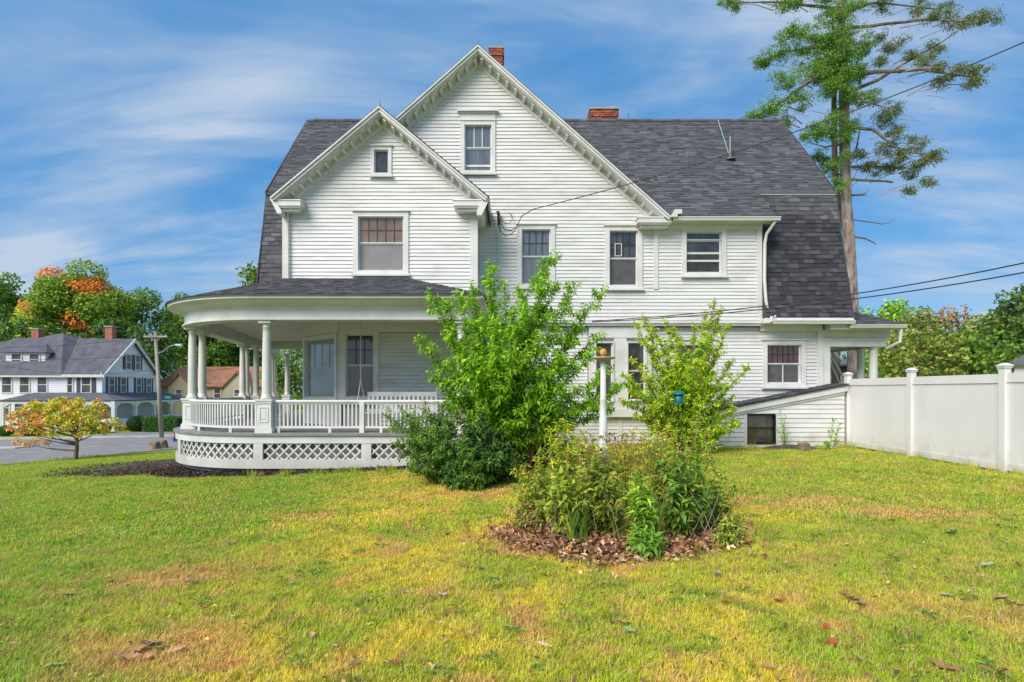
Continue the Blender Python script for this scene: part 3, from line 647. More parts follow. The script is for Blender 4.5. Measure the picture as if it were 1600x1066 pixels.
m = MB(); m.tube([(-5.86, 14.72, 6.2), (-5.85, 14.72, 5.2), (-5.85, 14.72, 4.35)], .03, 8); m.build('downspout', M['trim'], house)
# soffit below the steep slope
m = MB(); m.box(7.0, 9.42, 15.51, Y1 + .12, 3.36, 3.50); m.build('soffit', M['trim'], house)
m = MB(); m.prism([(7.02, 15.9, UZ0 - .3), (7.02, 16.2, UZ0 - .3), (7.02, 16.2, 3.4), (7.02, 15.9, 3.4)], (1.76, 0, 0)); m.build('frieze_board', M['trim'], house)
m = MB(); m.box(7.0, 9.3, 16.5, 22.5, 3.5, 7.1); m.box(-7.0, -5.9, 16.5, 22.5, 3.5, 7.1); m.build('wall', M['wallback'], house)
# ---- chimneys, vent pipe
def chimney(x0, x1, y0, y1, z0, z1, pots=False):
    c = MB().box(x0 + .02, x1 - .02, y0 + .02, y1 - .02, z0, z1).build('chimney', M['mortar'], house)
    mb = MB(); z = z0; k = 0
    while z < z1:
        out = .03 if z > z1 - .28 and z < z1 - .07 else 0
        for (a0, a1, fr) in ((x0, x1, Frame((0, y0), (1, 0))), (y0, y1, Frame((x1, 0), (0, 1))), (-y1, -y0, Frame((x0, 0), (0, -1)))):
            a = a0 - (k % 2) * .10
            while a < a1:
                p, q = max(a, a0) + .005, min(a + .20, a1) - .005; a += .21
                if q - p < .03: continue
                r_ = random.uniform(.75, 1.25); col = random.choice(((.36, .10, .055), (.30, .085, .05), (.42, .15, .085), (.25, .10, .07)))
                fr.box(mb, p, q, -.03, out + random.uniform(-.003, .004), z + .005, z + .062, tuple(v * r_ for v in col))
        z += .072; k += 1
    mb.build('brick', M['brick'], c, kind='stuff')
    m = MB(); m.box(x0 - .04, x1 + .04, y0 - .04, y1 + .04, z1 + .005, z1 + .05); 
    if pots: m.box(x0 + .1, x0 + .38, y0 + .1, y1 - .1, z1 + .051, z1 + .13); m.box(x1 - .38, x1 - .08, y0 + .1, y1 - .1, z1 + .051, z1 + .16)
    m.build('chimney_cap', M['mortar'], c)
chimney(-.72, -.30, 18.2, 18.8, 10.3, Z(76, 18.2)); chimney(2.82, 3.80, 20.2, 20.8, 9.8, Z(171, 20.2), True)
vx, vy, vz = X(1141, 17.7), 17.7, up(17.7)
m = MB(); m.tube([(vx, vy, vz - .1), (vx, vy, vz + .72)], .05, 10); m.lathe([(.16, 0), (.12, .06), (.06, .10)], (vx, vy - .02, vz - .02), 10); vp = m.build('vent_pipe', M['flash'], house)
m = MB(); m.tube([(X(1122, 19.5), 19.5, 10.85), (vx - .06, vy - .06, vz + .12)], .014, 5); m.build('roof_cable', mat('green_cable', (.25, .42, .38)), house)
m = MB(); m.tube([(X(982, 19.8), 19.8, 10.9), (X(982, 19.8), 19.8, 11.3)], .012, 5); m.build('lightning_rod', M['flash'], house)
MB().box(7.05, XE + .03, BRK[0] - .06, BRK[0] - .046, 7.2, 7.27).build('drip_edge', M['flash'], house)

# ------------------------------------------------------------------ wrap-around porch
CX, CY, RC = -5.5, 15.22, 2.77
AE = 191.5
def path(Rr, right=True):
    pts = []; xr = -1.1 + (Rr - RC); yf = CY - Rr
    ys = [14.75 + (yf - 14.75) * k / 6 for k in range(6)] if right else []
    for y in ys: pts.append((xr, y))
    n = 12
    for k in range(n + 1): pts.append((xr + (CX - xr) * k / n, yf))
    n = 26
    for k in range(1, n + 1):
        a = R(270 + (AE - 270) * k / n); pts.append((CX + Rr * math.cos(a), CY + Rr * math.sin(a)))
    a = R(AE); d = (math.sin(a), -math.cos(a))
    d = (-.2, .98) if False else (math.cos(R(AE - 90)), math.sin(R(AE - 90)))
    x0, y0 = pts[-1]
    for k in range(1, 16): pts.append((x0 + d[0] * k * .65, y0 + d[1] * k * .65))
    return pts
def sweep(mb, prof, closed=True, skip=None, i0=0, i1=None):
    rings = [path(r)[i0:i1] for r, z in prof]; n = len(rings[0]); m = len(prof); vs = [(rings[j][i][0], rings[j][i][1], prof[j][1]) for i in range(n) for j in range(m)]
    rng = range(m) if closed else range(m - 1)
    fs = [(i * m + j, i * m + (j + 1) % m, (i + 1) * m + (j + 1) % m, (i + 1) * m + j) for i in range(n - 1) for j in rng]
    if closed: fs += [tuple(range(m)), tuple((n - 1) * m + j for j in reversed(range(m)))]
    return mb.add(vs, fs)
DZ = .565; EZ = 3.04
porch_deck = MB()
P_ = path(3.13); vs = [(x, y, DZ) for x, y in P_] + [(-5.0, 24, DZ), (-5.0, 16.5, DZ), (-1.0, 15.2, DZ)]; n_ = len(vs)
porch_deck.add(vs + [(x, y, DZ - .045) for x, y, z in vs], [tuple(range(n_)), tuple(range(2 * n_ - 1, n_ - 1, -1))] + [(i, (i + 1) % n_, (i + 1) % n_ + n_, i + n_) for i in range(n_)])
deck = porch_deck.build('porch_deck', M['deck'], house)
ent = MB(); sweep(ent, [(2.58, EZ), (2.95, EZ), (2.95, EZ + .03), (2.90, EZ + .045), (2.90, EZ + .29), (2.93, EZ + .31), (2.93, EZ + .335), (2.58, EZ + .335)])
entab = ent.build('entablature', M['trim'], house, smooth=False)
co = MB(); sweep(co, [(2.935, EZ + .31), (3.00, EZ + .325), (3.10, EZ + .36), (3.18, EZ + .40), (3.22, EZ + .42), (3.255, EZ + .425), (3.255, EZ + .455), (3.235, EZ + .47), (3.27, EZ + .492), (2.9, EZ + .492), (2.9, EZ + .33)]); cor = co.build('cornice', M['trim'], house, smooth=False)
# ceiling of narrow boards
cl = MB(); Pq = path(2.6); vs = [(x, y, EZ + .30) for x, y in Pq] + [(-5.0, 24, EZ + .30), (-5.0, 16.5, EZ + .30), (-1.3, 15.2, EZ + .30)]; n_ = len(vs)
cl.add(vs, [tuple(range(n_))]); cl.build('porch_ceiling', M['cream'], house)
MB().box(-10.2, -5.0, 21.3, 21.5, EZ + .02, EZ + .298).build('ceiling_beam', M['trim'], house)
# roof of the porch
EV = path(3.30); EVZ = EZ + .497; nE = len(EV)
inner = []
for i, (x, y) in enumerate(EV):
    if i < 6: inner.append((-2.75, 14.82, 4.44))
    elif i <= 18: t = (i - 6) / 12; inner.append((-2.75 + (-6.0 + 2.75) * t, 14.82, 4.44))
    elif i <= 44: t = (i - 18) / 26; inner.append((-6.0 - .9 * t, 14.82 + .8 * t, 4.44))
    else: inner.append((-6.9, 15.62 + (i - 44) * .6, 4.44))
pr = MB(); vs = [(x, y, EVZ) for x, y in EV] + inner + [(x, y, EVZ - .012) for x, y in EV]
pr.add(vs, [(i, i + 1, nE + i + 1, nE + i) for i in range(nE - 1)] + [(i, i + 1, 2 * nE + i + 1, 2 * nE + i) for i in range(nE - 1)])
proof = pr.build('porch_roof', M['roofback'], house, label='low dark grey shingle roof curving round the porch')
cum = [0]
for a, b in zip(EV[:-1], EV[1:]): cum.append(cum[-1] + math.dist(a, b))
def porch_S(v0):
    def S(a, b):
        a = min(max(a, 0), cum[-1] - 1e-4); i = int(np.searchsorted(cum, a, 'right')) - 1; i = min(i, nE - 2); t = (a - cum[i]) / (cum[i + 1] - cum[i])
        o = Vector((*EV[i], EVZ)).lerp(Vector((*EV[i + 1], EVZ)), t); q = Vector(inner[i]).lerp(Vector(inner[i + 1]), t)
        e = Vector((*EV[i + 1], 0)) - Vector((*EV[i], 0)); nn = e.cross(q - o)
        nn = nn.normalized() if nn.length > 1e-9 else Vector((0, 0, 1))
        if nn.z < 0: nn = -nn
        return o.lerp(q, b / 2.95) + nn * .008, nn
    return S
shingles(proof, porch_S(0), cum[-1], 2.95, row=.105, tab=.24, thick=.012)
# skirt: fascia, base board, posts and lattice
sk = MB(); sweep(sk, [(3.02, .355), (3.09, .355), (3.09, DZ - .05), (3.02, DZ - .05)]); sk.build('skirt_fascia', M['trim'], house)
sk = MB(); sweep(sk, [(3.02, -.19), (3.085, -.19), (3.085, .005), (3.02, .005)]); sk.build('skirt_board', M['trim'], house)
SKP = path(3.05); SKN = path(4.05); scum = [0]
for a, b in zip(SKP[:-1], SKP[1:]): scum.append(scum[-1] + math.dist(a, b))
def skp(s, off, z, cum_=scum, P0=SKP, P1=SKN):
    i = min(max(int(np.searchsorted(cum_, s, 'right')) - 1, 0), len(P0) - 2); t = (s - cum_[i]) / (cum_[i + 1] - cum_[i])
    x = P0[i][0] + (P0[i + 1][0] - P0[i][0]) * t; y = P0[i][1] + (P0[i + 1][1] - P0[i][1]) * t
    nx = P1[i][0] - P0[i][0]; ny = P1[i][1] - P0[i][1]; l = math.hypot(nx, ny); return (x + nx / l * off, y + ny / l * off, z)
def cbox(mb, s0, s1, o0, o1, z0, z1, n=1):
    for k in range(n):
        a, b = s0 + (s1 - s0) * k / n, s0 + (s1 - s0) * (k + 1) / n
        mb.hexa([skp(a, o0, z0), skp(a, o1, z0), skp(b, o1, z0), skp(b, o0, z0), skp(a, o0, z1), skp(a, o1, z1), skp(b, o1, z1), skp(b, o0, z1)])
def s_of_px(px):   # where along the front skirt a photo column lies
    best = min(range(len(SKP)), key=lambda i: 1e9 if i < 6 else abs(800 + SKP[i][0] / SKP[i][1] * 880 - px)); 
    for i in range(6, len(SKP) - 1):
        p0 = 800 + SKP[i][0] / SKP[i][1] * 880; p1 = 800 + SKP[i + 1][0] / SKP[i + 1][1] * 880
        if (p0 - px) * (p1 - px) <= 0: return scum[i] + (scum[i + 1] - scum[i]) * (p0 - px) / (p0 - p1)
    return scum[best]
lat_root = None
posts = [s_of_px(p) for p in (728, 572, 404)]; sL = s_of_px(282.5)
for s in posts + [sL, sL + 1.7]:
    m = MB(); cbox(m, s - .10, s + .10, -.03, .035, .006, .354); m.build('skirt_post', M['trim'], house)
dk = MB(); sweep(dk, [(2.94, -.3), (2.94, .5)], closed=False); dk.build('crawl_space_shade_sheet', M['deck'], house)  # grey sheet added for the shade seen through the lattice openings
edges = [(posts[0] + .1, posts[1] - .1), (posts[1] + .1, posts[2] - .1), (posts[2] + .1, sL - .1), (sL + .1, sL + 1.6)]
for (s0, s1) in edges:
    lp = MB(); cbox(lp, s0, s1, -.03, -.024, .0, .02, 8); pan = lp.build('lattice_panel', M['trim'], house)
    H = .35; z0 = .005; pit = .205; w = .026
    for sgn, off in ((1, 0.004), (-1, .016)):
        c = s0 - H - pit; 
        while c < s1 + H:
            a0, a1 = (c, c + H) if sgn == 1 else (c + H, c)
            # centre line from (a0,z0) to (a1,z0+H), clipped in s
            t0, t1 = 0.0, 1.0
            lo_, hi_ = (s0 - a0) / (a1 - a0), (s1 - a0) / (a1 - a0)
            if lo_ > hi_: lo_, hi_ = hi_, lo_
            t0, t1 = max(t0, lo_), min(t1, hi_); c += pit
            if t1 - t0 < .08: continue
            m = MB(); nn = 3
            for k in range(nn):
                ta, tb = t0 + (t1 - t0) * k / nn, t0 + (t1 - t0) * (k + 1) / nn; q = []
                for o_ in (off, off + .011):
                    for t, dd in ((ta, -w), (ta, w), (tb, w), (tb, -w)):
                        q.append(skp(min(max(a0 + (a1 - a0) * t + dd, s0), s1), o_ - .02, z0 + H * t))
                m.hexa(q)
            m.build('slat', M['trim'], pan)
# crawl space piers
for px in (565, 690, 420):
    x = X(px, 12.5); m = MB(); m.box(x - .2, x + .2, 12.35, 12.6, -.6, -.195); m.build('pier', M['mortar'], house)
# railing and balusters
RP = path(RC); RN = path(RC + 1); rcum = [0]
for a, b in zip(RP[:-1], RP[1:]): rcum.append(rcum[-1] + math.dist(a, b))
rl = MB(); sweep(rl, [(RC - .05, 1.235), (RC + .05, 1.235), (RC + .05, 1.26), (RC + .02, 1.285), (RC - .02, 1.285), (RC - .05, 1.26)]); sweep(rl, [(RC - .022, .66), (RC + .022, .66), (RC + .022, .71), (RC - .022, .71)]); sweep(rl, [(RC - .022, 1.19), (RC + .022, 1.19), (RC + .022, 1.233), (RC - .022, 1.233)])
rail = rl.build('porch_railing', M['trim'], house)
def rp(s): return skp(s, 0, 0, rcum, RP, RN)
def near_s(x, y): return min((math.dist(rp(s)[:2], (x, y)), s) for s in np.arange(0, rcum[-1], .02))[1]
col_pos = [(-1.12, CY - RC), (-5.42, CY - RC), (-7.80, 13.75), (-8.22, 14.95)]
dW = (math.cos(R(AE - 90)), math.sin(R(AE - 90))); a_ = R(AE); e0 = (CX + RC * math.cos(a_), CY + RC * math.sin(a_))
for d_, o_ in ((4.45, 0), (4.95, 0.0), (4.75, .38), (9.0, 0), (9.4, .0), (9.2, .6)): col_pos.append((e0[0] + dW[0] * d_ + o_, e0[1] + dW[1] * d_))
newel = [X(566, 12.45)]
bal = MB().box(-.017, .017, -.017, .017, -.25, .25).mesh('baluster', M['trim'])
sk_s = [near_s(*c) for c in col_pos] + [near_s(newel[0], CY - RC)]
gap = near_s(e0[0] + dW[0] * 5.0, e0[1] + dW[1] * 5.0)
s = .1
while s < rcum[-1] - .1:
    if all(abs(s - q) > .19 for q in sk_s[:-1]) and abs(s - sk_s[-1]) > .07:
        p = rp(s); o = link('baluster', bal, rail, Vector((p[0], p[1], .95)))
        q = rp(s + .02); o.rotation_euler.z = math.atan2(q[1] - p[1], q[0] - p[0])
    s += .089
k = .7
while k < rcum[-1]:
    p = rp(k); m = MB(); m.box(p[0] - .03, p[0] + .03, p[1] - .03, p[1] + .03, DZ, .659); m.build('rail_block', M['trim'], rail); k += 1.13
m = MB(); m.box(newel[0] - .05, newel[0] + .05, CY - RC - .055, CY - RC + .055, DZ, 1.234); m.build('newel_post', M['trim'], rail)
# columns
def column(x, y, i):
    c = MB(); H0, H1 = 1.31, EZ - .005; n = 14; prof = [(.135, 0), (.135, .035), (.112, .05), (.118, .075), (.103, .09)]
    for k in range(n + 1):
        t = k / n; r = .101 * (1 - .20 * max(0, (t - .25) / .75) ** 1.4); prof.append((r, .11 + (H1 - H0 - .27) * t))
    h = H1 - H0; prof += [(.093, h - .15), (.093, h - .135), (.081, h - .13), (.083, h - .10), (.115, h - .065)]
    c.lathe(prof, (x, y, H0), 20); c.box(x - .135, x + .135, y - .135, y + .135, H1 - .062, H1)
    o = c.build('column', M['trimbright'], house, smooth=False)
    for p in o.data.polygons: p.use_smooth = len(p.vertices) == 4 and abs(p.normal.z) < .9 and p.index < 20 * (len(prof) - 1)
    p = MB(); b = .155; p.box(x - b, x + b, y - b, y + b, DZ + .14, 1.21)
    p.box(x - b - .03, x + b + .03, y - b - .03, y + b + .03, DZ, DZ + .11); p.box(x - b - .015, x + b + .015, y - b - .015, y + b + .015, DZ + .111, DZ + .139)
    p.box(x - b - .03, x + b + .03, y - b - .03, y + b + .03, 1.262, 1.308); p.box(x - b - .015, x + b + .015, y - b - .015, y + b + .015, 1.211, 1.261)
    po = p.build('pedestal', M['trim'], o)
    q = MB(); f = y - b - .012
    for A in ((-.10, -.075, .80, 1.14), (.075, .10, .80, 1.14), (-.0749, .0749, .80, .825), (-.0749, .0749, 1.115, 1.14)): q.box(x + A[0], x + A[1], f, f + .0115, A[2], A[3])
    q.box(x - .045, x + .045, f + .004, f + .0115, .86, 1.08); q.build('panel_mould', M['trim'], po)
for i, (x, y) in enumerate(col_pos): column(x, y, i)
MB().box(X(712, 14.2), X(722, 14.2), 14.2, 14.3, DZ, 3.03).build('downspout', M['trimbright'], house)
# porch steps mass by the street side
# ------------------------------------------------------------------ lean-to over the cellar stairs
YL = 15.22
FL = Frame((0, YL), (1, 0))
lx0, lx1 = X(1095, YL), X(1319, YL); lzr = Z(603, YL); sl_ = (Z(603, YL) - Z(636, YL)) / (X(1319, YL) - X(1150, YL))
ltop = lambda x: lzr - (lx1 - x) * sl_
lt = MB().prism([(lx0, YL + .1, -.4), (lx1, YL + .1, -.4), (lx1, YL + .1, ltop(lx1) - .05), (lx0, YL + .1, ltop(lx0) - .05)], (0, .95, 0)).build('cellar_entry', M['wallback'], house)
g9 = G(1168, 1210, 649, 692, YL)
def ivl(z): return (max(lx0, lx1 - max(0, (lzr - .2 - z)) / sl_ * 1 if False else (lx0 if z < ltop(lx0) - .22 else lx1 - (lzr - .22 - z) / sl_)), lx1)
clap(lt, FL, -.12, lzr - .2, ivl, row=.125, holes=[(g9[0] - .06, g9[1] + .06, g9[2] - .12, g9[3] + .05)])
def rslab(mb, h0, h1, y0, y1, x0=lx0 - .1, x1=lx1 + .06):
    mb.hexa([(x0, y0, ltop(x0) - h1), (x1, y0, ltop(x1) - h1), (x1, y1, ltop(x1) - h1), (x0, y1, ltop(x0) - h1), (x0, y0, ltop(x0) - h0), (x1, y0, ltop(x1) - h0), (x1, y1, ltop(x1) - h0), (x0, y1, ltop(x0) - h0)])
m = MB(); rslab(m, .0, .15, YL - .09, YL - .04); rslab(m, .151, .22, YL - .05, YL + .02, x1=lx1); m.build('rake', M['trim'], lt)
m = MB(); rslab(m, -.05, -.001, YL - .12, Y1 + .02); rb = m.build('roof', M['roofback'], lt)
Sq, Uq, Vq = plane((lx0 - .1, YL - .14, ltop(lx0 - .1) + .05), (lx0 - .1, Y1, ltop(lx0 - .1) + .05), (lx1 + .06, Y1, ltop(lx1 + .06) + .05), (lx1 + .06, YL - .14, ltop(lx1 + .06) + .05))
shingles(lt, Sq, Uq, Vq, tab=.25, thick=.018)
w9 = window(FL, g9, [Z(669, YL)], None, ('dark', 'dark'), cas=.02, frame_mat='black', cap=False, sill=False, sash=.02, parent=house, label='small black framed cellar window')
m = MB(); FL.box(m, g9[0] - .09, g9[0] - .022, -.1, .035, g9[2] - .05, g9[3] + .03); FL.box(m, g9[1] + .022, g9[1] + .07, -.1, .035, g9[2] - .05, g9[3] + .03); FL.box(m, g9[0] - .1, g9[1] + .1, -.1, .05, g9[2] - .12, g9[2] - .051); m.build('frame', M['trim'], w9)
FL.box(m := MB(), lx0 - .02, lx1 + .01, -.05, .03, -.3, -.12); m.build('foundation_board', M['trim'], lt)
# ------------------------------------------------------------------ back porch at the right end
m = MB(); bz = Z(511, 15.9)
bx1 = X(1400, 15.9)
slab(m, [(9.32, 15.55, bz + .02), (bx1, 15.55, bz + .02), (9.3, 17.4, 4.15), (9.32, 17.4, 4.15)], .05); slab(m, [(bx1, 15.55, bz + .02), (bx1, 24, bz + .02), (9.3, 22.5, 4.15), (9.3, 17.4, 4.15)], .05)
m.prism([(9.25, 15.9, 3.52), (9.3, 15.9, 3.85), (9.42, 15.9, 3.60), (bx1 - .3, 15.9, bz + .06)], (0, .4, 0))
bp = m.build('back_porch_roof', M['roofback'], house)
Sp, Up, Vp = plane((9.30, 15.53, bz + .04), (bx1, 15.53, bz + .04), (9.6, 17.4, 4.15), (9.3, 17.4, 4.15)); shingles(bp, Sp, Up, Vp, tab=.22, thick=.016)
m = MB(); gutter(m, 9.30, bx1 + .02, 15.55, bz + .02, .09, .11); m.build('gutter', M['trimbright'], house)
m = MB(); m.box(8.80, bx1 - .12, 15.56, 16.3, bz - .10, bz - .07); m.box(8.83, 10.75, 16.0, 16.1, bz - .28, bz - .101); m.build('soffit', M['trim'], house)
m = MB(); m.box(8.83, 10.62, 15.98, 16.2, 2.74, bz - .29); m.box(10.42, 10.62, 16.2, 23.5, 2.74, bz - .29); m.build('porch_beam', M['trim'], house)
MB().box(8.83, 10.41, 16.21, 23, 2.80, 2.83).build('porch_ceiling', M['cream'], house)
def plain_post(x, y, z0, z1, w=.1, name='porch_post'):
    m = MB(); m.lathe([(w, 0), (w * .95, .1), (w * .9, z1 - z0 - .08), (w * 1.1, z1 - z0 - .05), (w * 1.1, z1 - z0)], (x, y, z0), 14); return m.build(name, M['trimbright'], house)
MB().box(8.83, 9.43, 15.575, 15.97, bz - .065, 3.355).build('soffit', M['trim'], house)
plain_post(10.36, 16.15, .4, 2.74, .12); plain_post(10.52, 17.0, .4, 2.74, .11)
plain_post(10.4, 18.6, .4, 2.74, .13); plain_post(10.5, 20.5, .4, 2.74, .13)
MB().box(8.83, 9.03, 15.98, 16.15, .4, 2.739).build('porch_post', M['trim'], house)
m = MB(); m.tube([(10.75, 15.55, bz - .08), (10.75, 15.6, bz - .45), (10.62, 15.95, bz - .60)], .045, 8); m.build('downspout', M['trimbright'], house)
MB().box(8.83, 10.7, 16.1, 23, .2, .4).build('porch_deck', M['deck'], house)
# slanting stair rails seen through the back porch
st = MB()
for (pa, pb) in (((1291, 552), (1312, 600)), ((1295, 552), (1318, 590)), ((1303, 550), (1316, 565))):
    st.tube([at(*pa, 19.5), at(*pb, 18.9)], .035, 4)
st.tube([at(1291, 552, 19.5), at(1291, 600, 19.5)], .05, 4); st.build('stair_rail', M['trimbright'], house)
# ------------------------------------------------------------------ porch swing, fence, small yard things
sw = empty('porch_swing', (X(625, 13.6), 13.6, .95), 'white wooden porch swing hanging by ropes behind the railing', 'swing')
sx0, sx1 = X(570, 13.6), X(681, 13.6)
m = MB(); m.box(sx0, sx1, 13.85, 13.89, 1.36, 1.46); m.box(sx0, sx1, 13.80, 13.84, .98, 1.04); m.build('back_rail', M['trim'], sw)
n = 16
for k in range(n):
    x = sx0 + .03 + (sx1 - sx0 - .06) * k / (n - 1); MB().hexa([(x - .025, 13.80, 1.04), (x + .025, 13.80, 1.04), (x + .025, 13.82, 1.04), (x - .025, 13.82, 1.04), (x - .025, 13.85, 1.36), (x + .025, 13.85, 1.36), (x + .025, 13.87, 1.36), (x - .025, 13.87, 1.36)]).build('slat', M['trim'], sw)
for k in range(6): MB().box(sx0, sx1, 13.38 + k * .075, 13.44 + k * .075, .95, .97).build('slat', M['trim'], sw)
for x in (sx0 - .0, sx1 - .05): m = MB(); m.box(x, x + .05, 13.36, 13.86, 1.16, 1.20); m.box(x, x + .05, 13.38, 13.43, .95, 1.16); m.build('arm', M['trim'], sw)
for x in (sx0 - .10, sx1 + .05):
    m = MB(); m.tube([(x, 13.6, 3.33), (x, 13.6, 1.75)], .012, 6); m.tube([(x, 13.6, 1.75), (x - .03, 13.4, 1.18)], .012, 6); m.tube([(x, 13.6, 1.75), (x + .05, 13.84, 1.18)], .012, 6); m.build('rope', M['rope'], sw)

FXX = 9.1; fy0 = 15.25
fence = empty('fence', (FXX, 10, 0), 'tall white vinyl privacy fence running back to the house along the lawn', 'fence')
bays = [15.25, 12.83, 10.40, 7.97, 5.54, 3.11]
for i, y in enumerate(bays):
    g = gz(FXX, y); m = MB(); m.box(FXX - .064, FXX + .064, y - .064, y + .064, g - .2, g + 1.96); p = m.build('post', M['vinyl'], fence)
    m = MB(); z = g + 1.96
    for (a, b, z0, z1) in ((.075, .085, -.03, .0), (.085, .095, .0, .02), (.095, .03, .021, .07)):
        m.hexa([(FXX - a, y - a, z + z0), (FXX + a, y - a, z + z0), (FXX + a, y + a, z + z0), (FXX - a, y + a, z + z0), (FXX - b, y - b, z + z1), (FXX + b, y - b, z + z1), (FXX + b, y + b, z + z1), (FXX - b, y + b, z + z1)])
    m.build('post_cap', M['vinyl'], p)
    if i == len(bays) - 1: break
    ya, yb = bays[i + 1] + .064, y - .064; ga = gz(FXX, (ya + yb) / 2) + .01
    for (z0, z1, nm) in ((1.66, 1.83, 'top_rail'), (.04, .17, 'bottom_rail')):
        MB().box(FXX - .026, FXX + .026, ya, yb, ga + z0, ga + z1).build(nm, M['vinyl'], fence)
    nb = 15; w = (yb - ya) / nb
    for k in range(nb):
        j = random.uniform(-.001, .001); m = MB(); y0 = ya + k * w + .0025; y1 = ya + (k + 1) * w - .0025
        m.hexa([(FXX - .006 + j, y0, ga + .171), (FXX + .012, y0, ga + .171), (FXX + .012, y1, ga + .171), (FXX - .006 + j, y1, ga + .171), (FXX - .006 + j, y0, ga + 1.659), (FXX + .012, y0, ga + 1.659), (FXX + .012, y1, ga + 1.659), (FXX - .006 + j, y1, ga + 1.659)]); m.build('board', M['vinyl'], fence)
    MB().box(FXX + .0125, FXX + .016, ya, yb, ga + .171, ga + 1.659).build('board_tongue', M['vinyl'], fence)

# lamp-post-like garden pole with a disc and ball
Yp = 6.6; px_ = X(942.5, Yp); gp_ = gz(px_, Yp)
gpole = empty('garden_pole', (px_, Yp, gp_), 'white garden pole topped by a tan disc and ochre ball in the flower bed', 'garden pole')
ztop = Z(562, Yp)
m = MB(); m.lathe([(.055, -.1), (.052, .9), (.05, 1.0), (.047, 1.25), (.040, 1.26), (.038, 1.45), (.041, 1.46), (.040, 1.47), (.035, 1.48), (.031, ztop - gp_)], (px_, Yp, gp_), 16); m.build('pole', M['trimbright'], gpole, smooth=True)
m = MB(); m.lathe([(.05, -.012), (.13, .008), (.142, .018), (.14, .028), (.05, .034)], (px_, Yp, ztop), 24); m.build('disc', M['tan'], gpole, smooth=True)
m = MB(); m.lathe([(.02, .03), (.016, .04)] + [(.042 * math.sin(R(a)), .085 - .045 * math.cos(R(a))) for a in range(25, 181, 12)], (px_, Yp, ztop), 16); m.build('ball', M['orange'], gpole, smooth=True)
# bird feeder
Yf = 12.6; fx = X(1060.5, Yf); fz = Z(630, Yf)
bf = empty('bird_feeder', (fx, Yf, gz(fx, Yf)), 'round teal bird feeder on a thin black pole in front of the yellow-green shrub', 'bird feeder')
m = MB(); m.lathe([(.10, 0), (.105, .02), (.10, .05), (.11, .19)], (fx, Yf, fz), 16); m.build('hopper', M['teal'], bf, smooth=True)
m = MB(); m.lathe([(.15, .19), (.148, .21), (.10, .25), (.03, .27), (.01, .285)], (fx, Yf, fz), 18); m.build('dome_roof', M['teal'], bf, smooth=True)
m = MB(); m.lathe([(.145, -.012), (.145, 0)], (fx, Yf, fz), 18); m.build('tray', M['teal'], bf)
m = MB(); m.tube([(fx, Yf, gz(fx, Yf) - .1), (fx, Yf, fz - .01)], .013, 6); m.build('pole', M['black'], bf)
# ---- wires
def sag(p, q, s, n=24): p, q = Vector(p), Vector(q); return [p.lerp(q, k / n) - Vector((0, 0, s * 4 * (k / n) * (1 - k / n))) for k in range(n + 1)]
def wire(pts, r, label, name='cable', group=None, m_='black'): m = MB(); m.tube(pts, r, 5); return m.build(name, M[m_], None, label=label, cat='cable', group=group)
a = Vector(at(833, 327, 15.2)); b = Vector(at(1600, 66, 9.0)); b2 = a + (b - a) * 1.5; dn = Vector(at(808, 353, 15.72))
pts = sag(a, b2, .0); c_ = Vector(at(1200, 213, 11.6)); 
wp = []
for k in range(31):
    px = 833 + (1750 - 833) * k / 30; t = (px - 833) / (1600 - 833); py = 327 - 188 * t - 0 * t - 73 * t * t; Y = 15.2 - 5.2 * t; wp.append(at(px, py, Y))
wp.append(tuple(Vector(wp[-1]) + (Vector(wp[-1]) - Vector(wp[-2])).normalized() * 25))
wire([dn, Vector(at(815, 338, 15.5))] + [Vector(p) for p in wp], .012, 'single service wire swooping from the gable wall over the roof to upper right')
wh = empty('service_head', at(779, 340, 15.72), 'dark weatherhead with looping wires on the gable wall', 'weatherhead')
m = MB(); m.tube([at(779, 334, 15.72), at(779, 352, 15.72)], .035, 8); m.tube([at(779, 334, 15.72), at(778, 332, 15.6)], .05, 8); m.build('conduit', M['black'], wh)
m = MB(); m.tube([at(779, 352, 15.72), at(779, 432, 15.75)], .02, 6); m.build('conduit_pipe', M['trim'], wh)
def loop(pp, r=.012): m = MB(); m.tube([at(*p) for p in pp], r, 5); m.build('wire_loop', M['black'], wh)
loop([(777, 338, 15.65), (778, 352, 15.55), (783, 363, 15.5), (790, 368, 15.5), (799, 366, 15.55), (805, 360, 15.6), (808, 354, 15.7)])
loop([(780, 338, 15.65), (782, 350, 15.55), (789, 359, 15.5), (798, 360, 15.55), (808, 355, 15.68)])
loop([(781, 340, 15.65), (786, 347, 15.6), (794, 350, 15.6), (800, 345, 15.6), (800, 337, 15.7), (796, 333, 15.75)], .009)
def low(py0, py1, lab, Ya=15.3, Yb=8.5, c=4):
    pts = []
    for k in range(31):
        t = k / 30; px = 925 + (1720 - 925) * t; tt = (px - 925) / 675; py = py0 + (py1 - py0) * (.42 * tt + .58 * tt * tt); pts.append(at(px, py, Ya + (Yb - Ya) * t))
    p, q = Vector(pts[-2]), Vector(pts[-1]); pts.append(tuple(q + (q - p).normalized() * 25)); wire(pts, .012, lab)
low(502, 411, 'upper of the two dark cables crossing low over the right roof'); low(503.5, 426, 'lower of the two dark cables crossing low over the right roof')

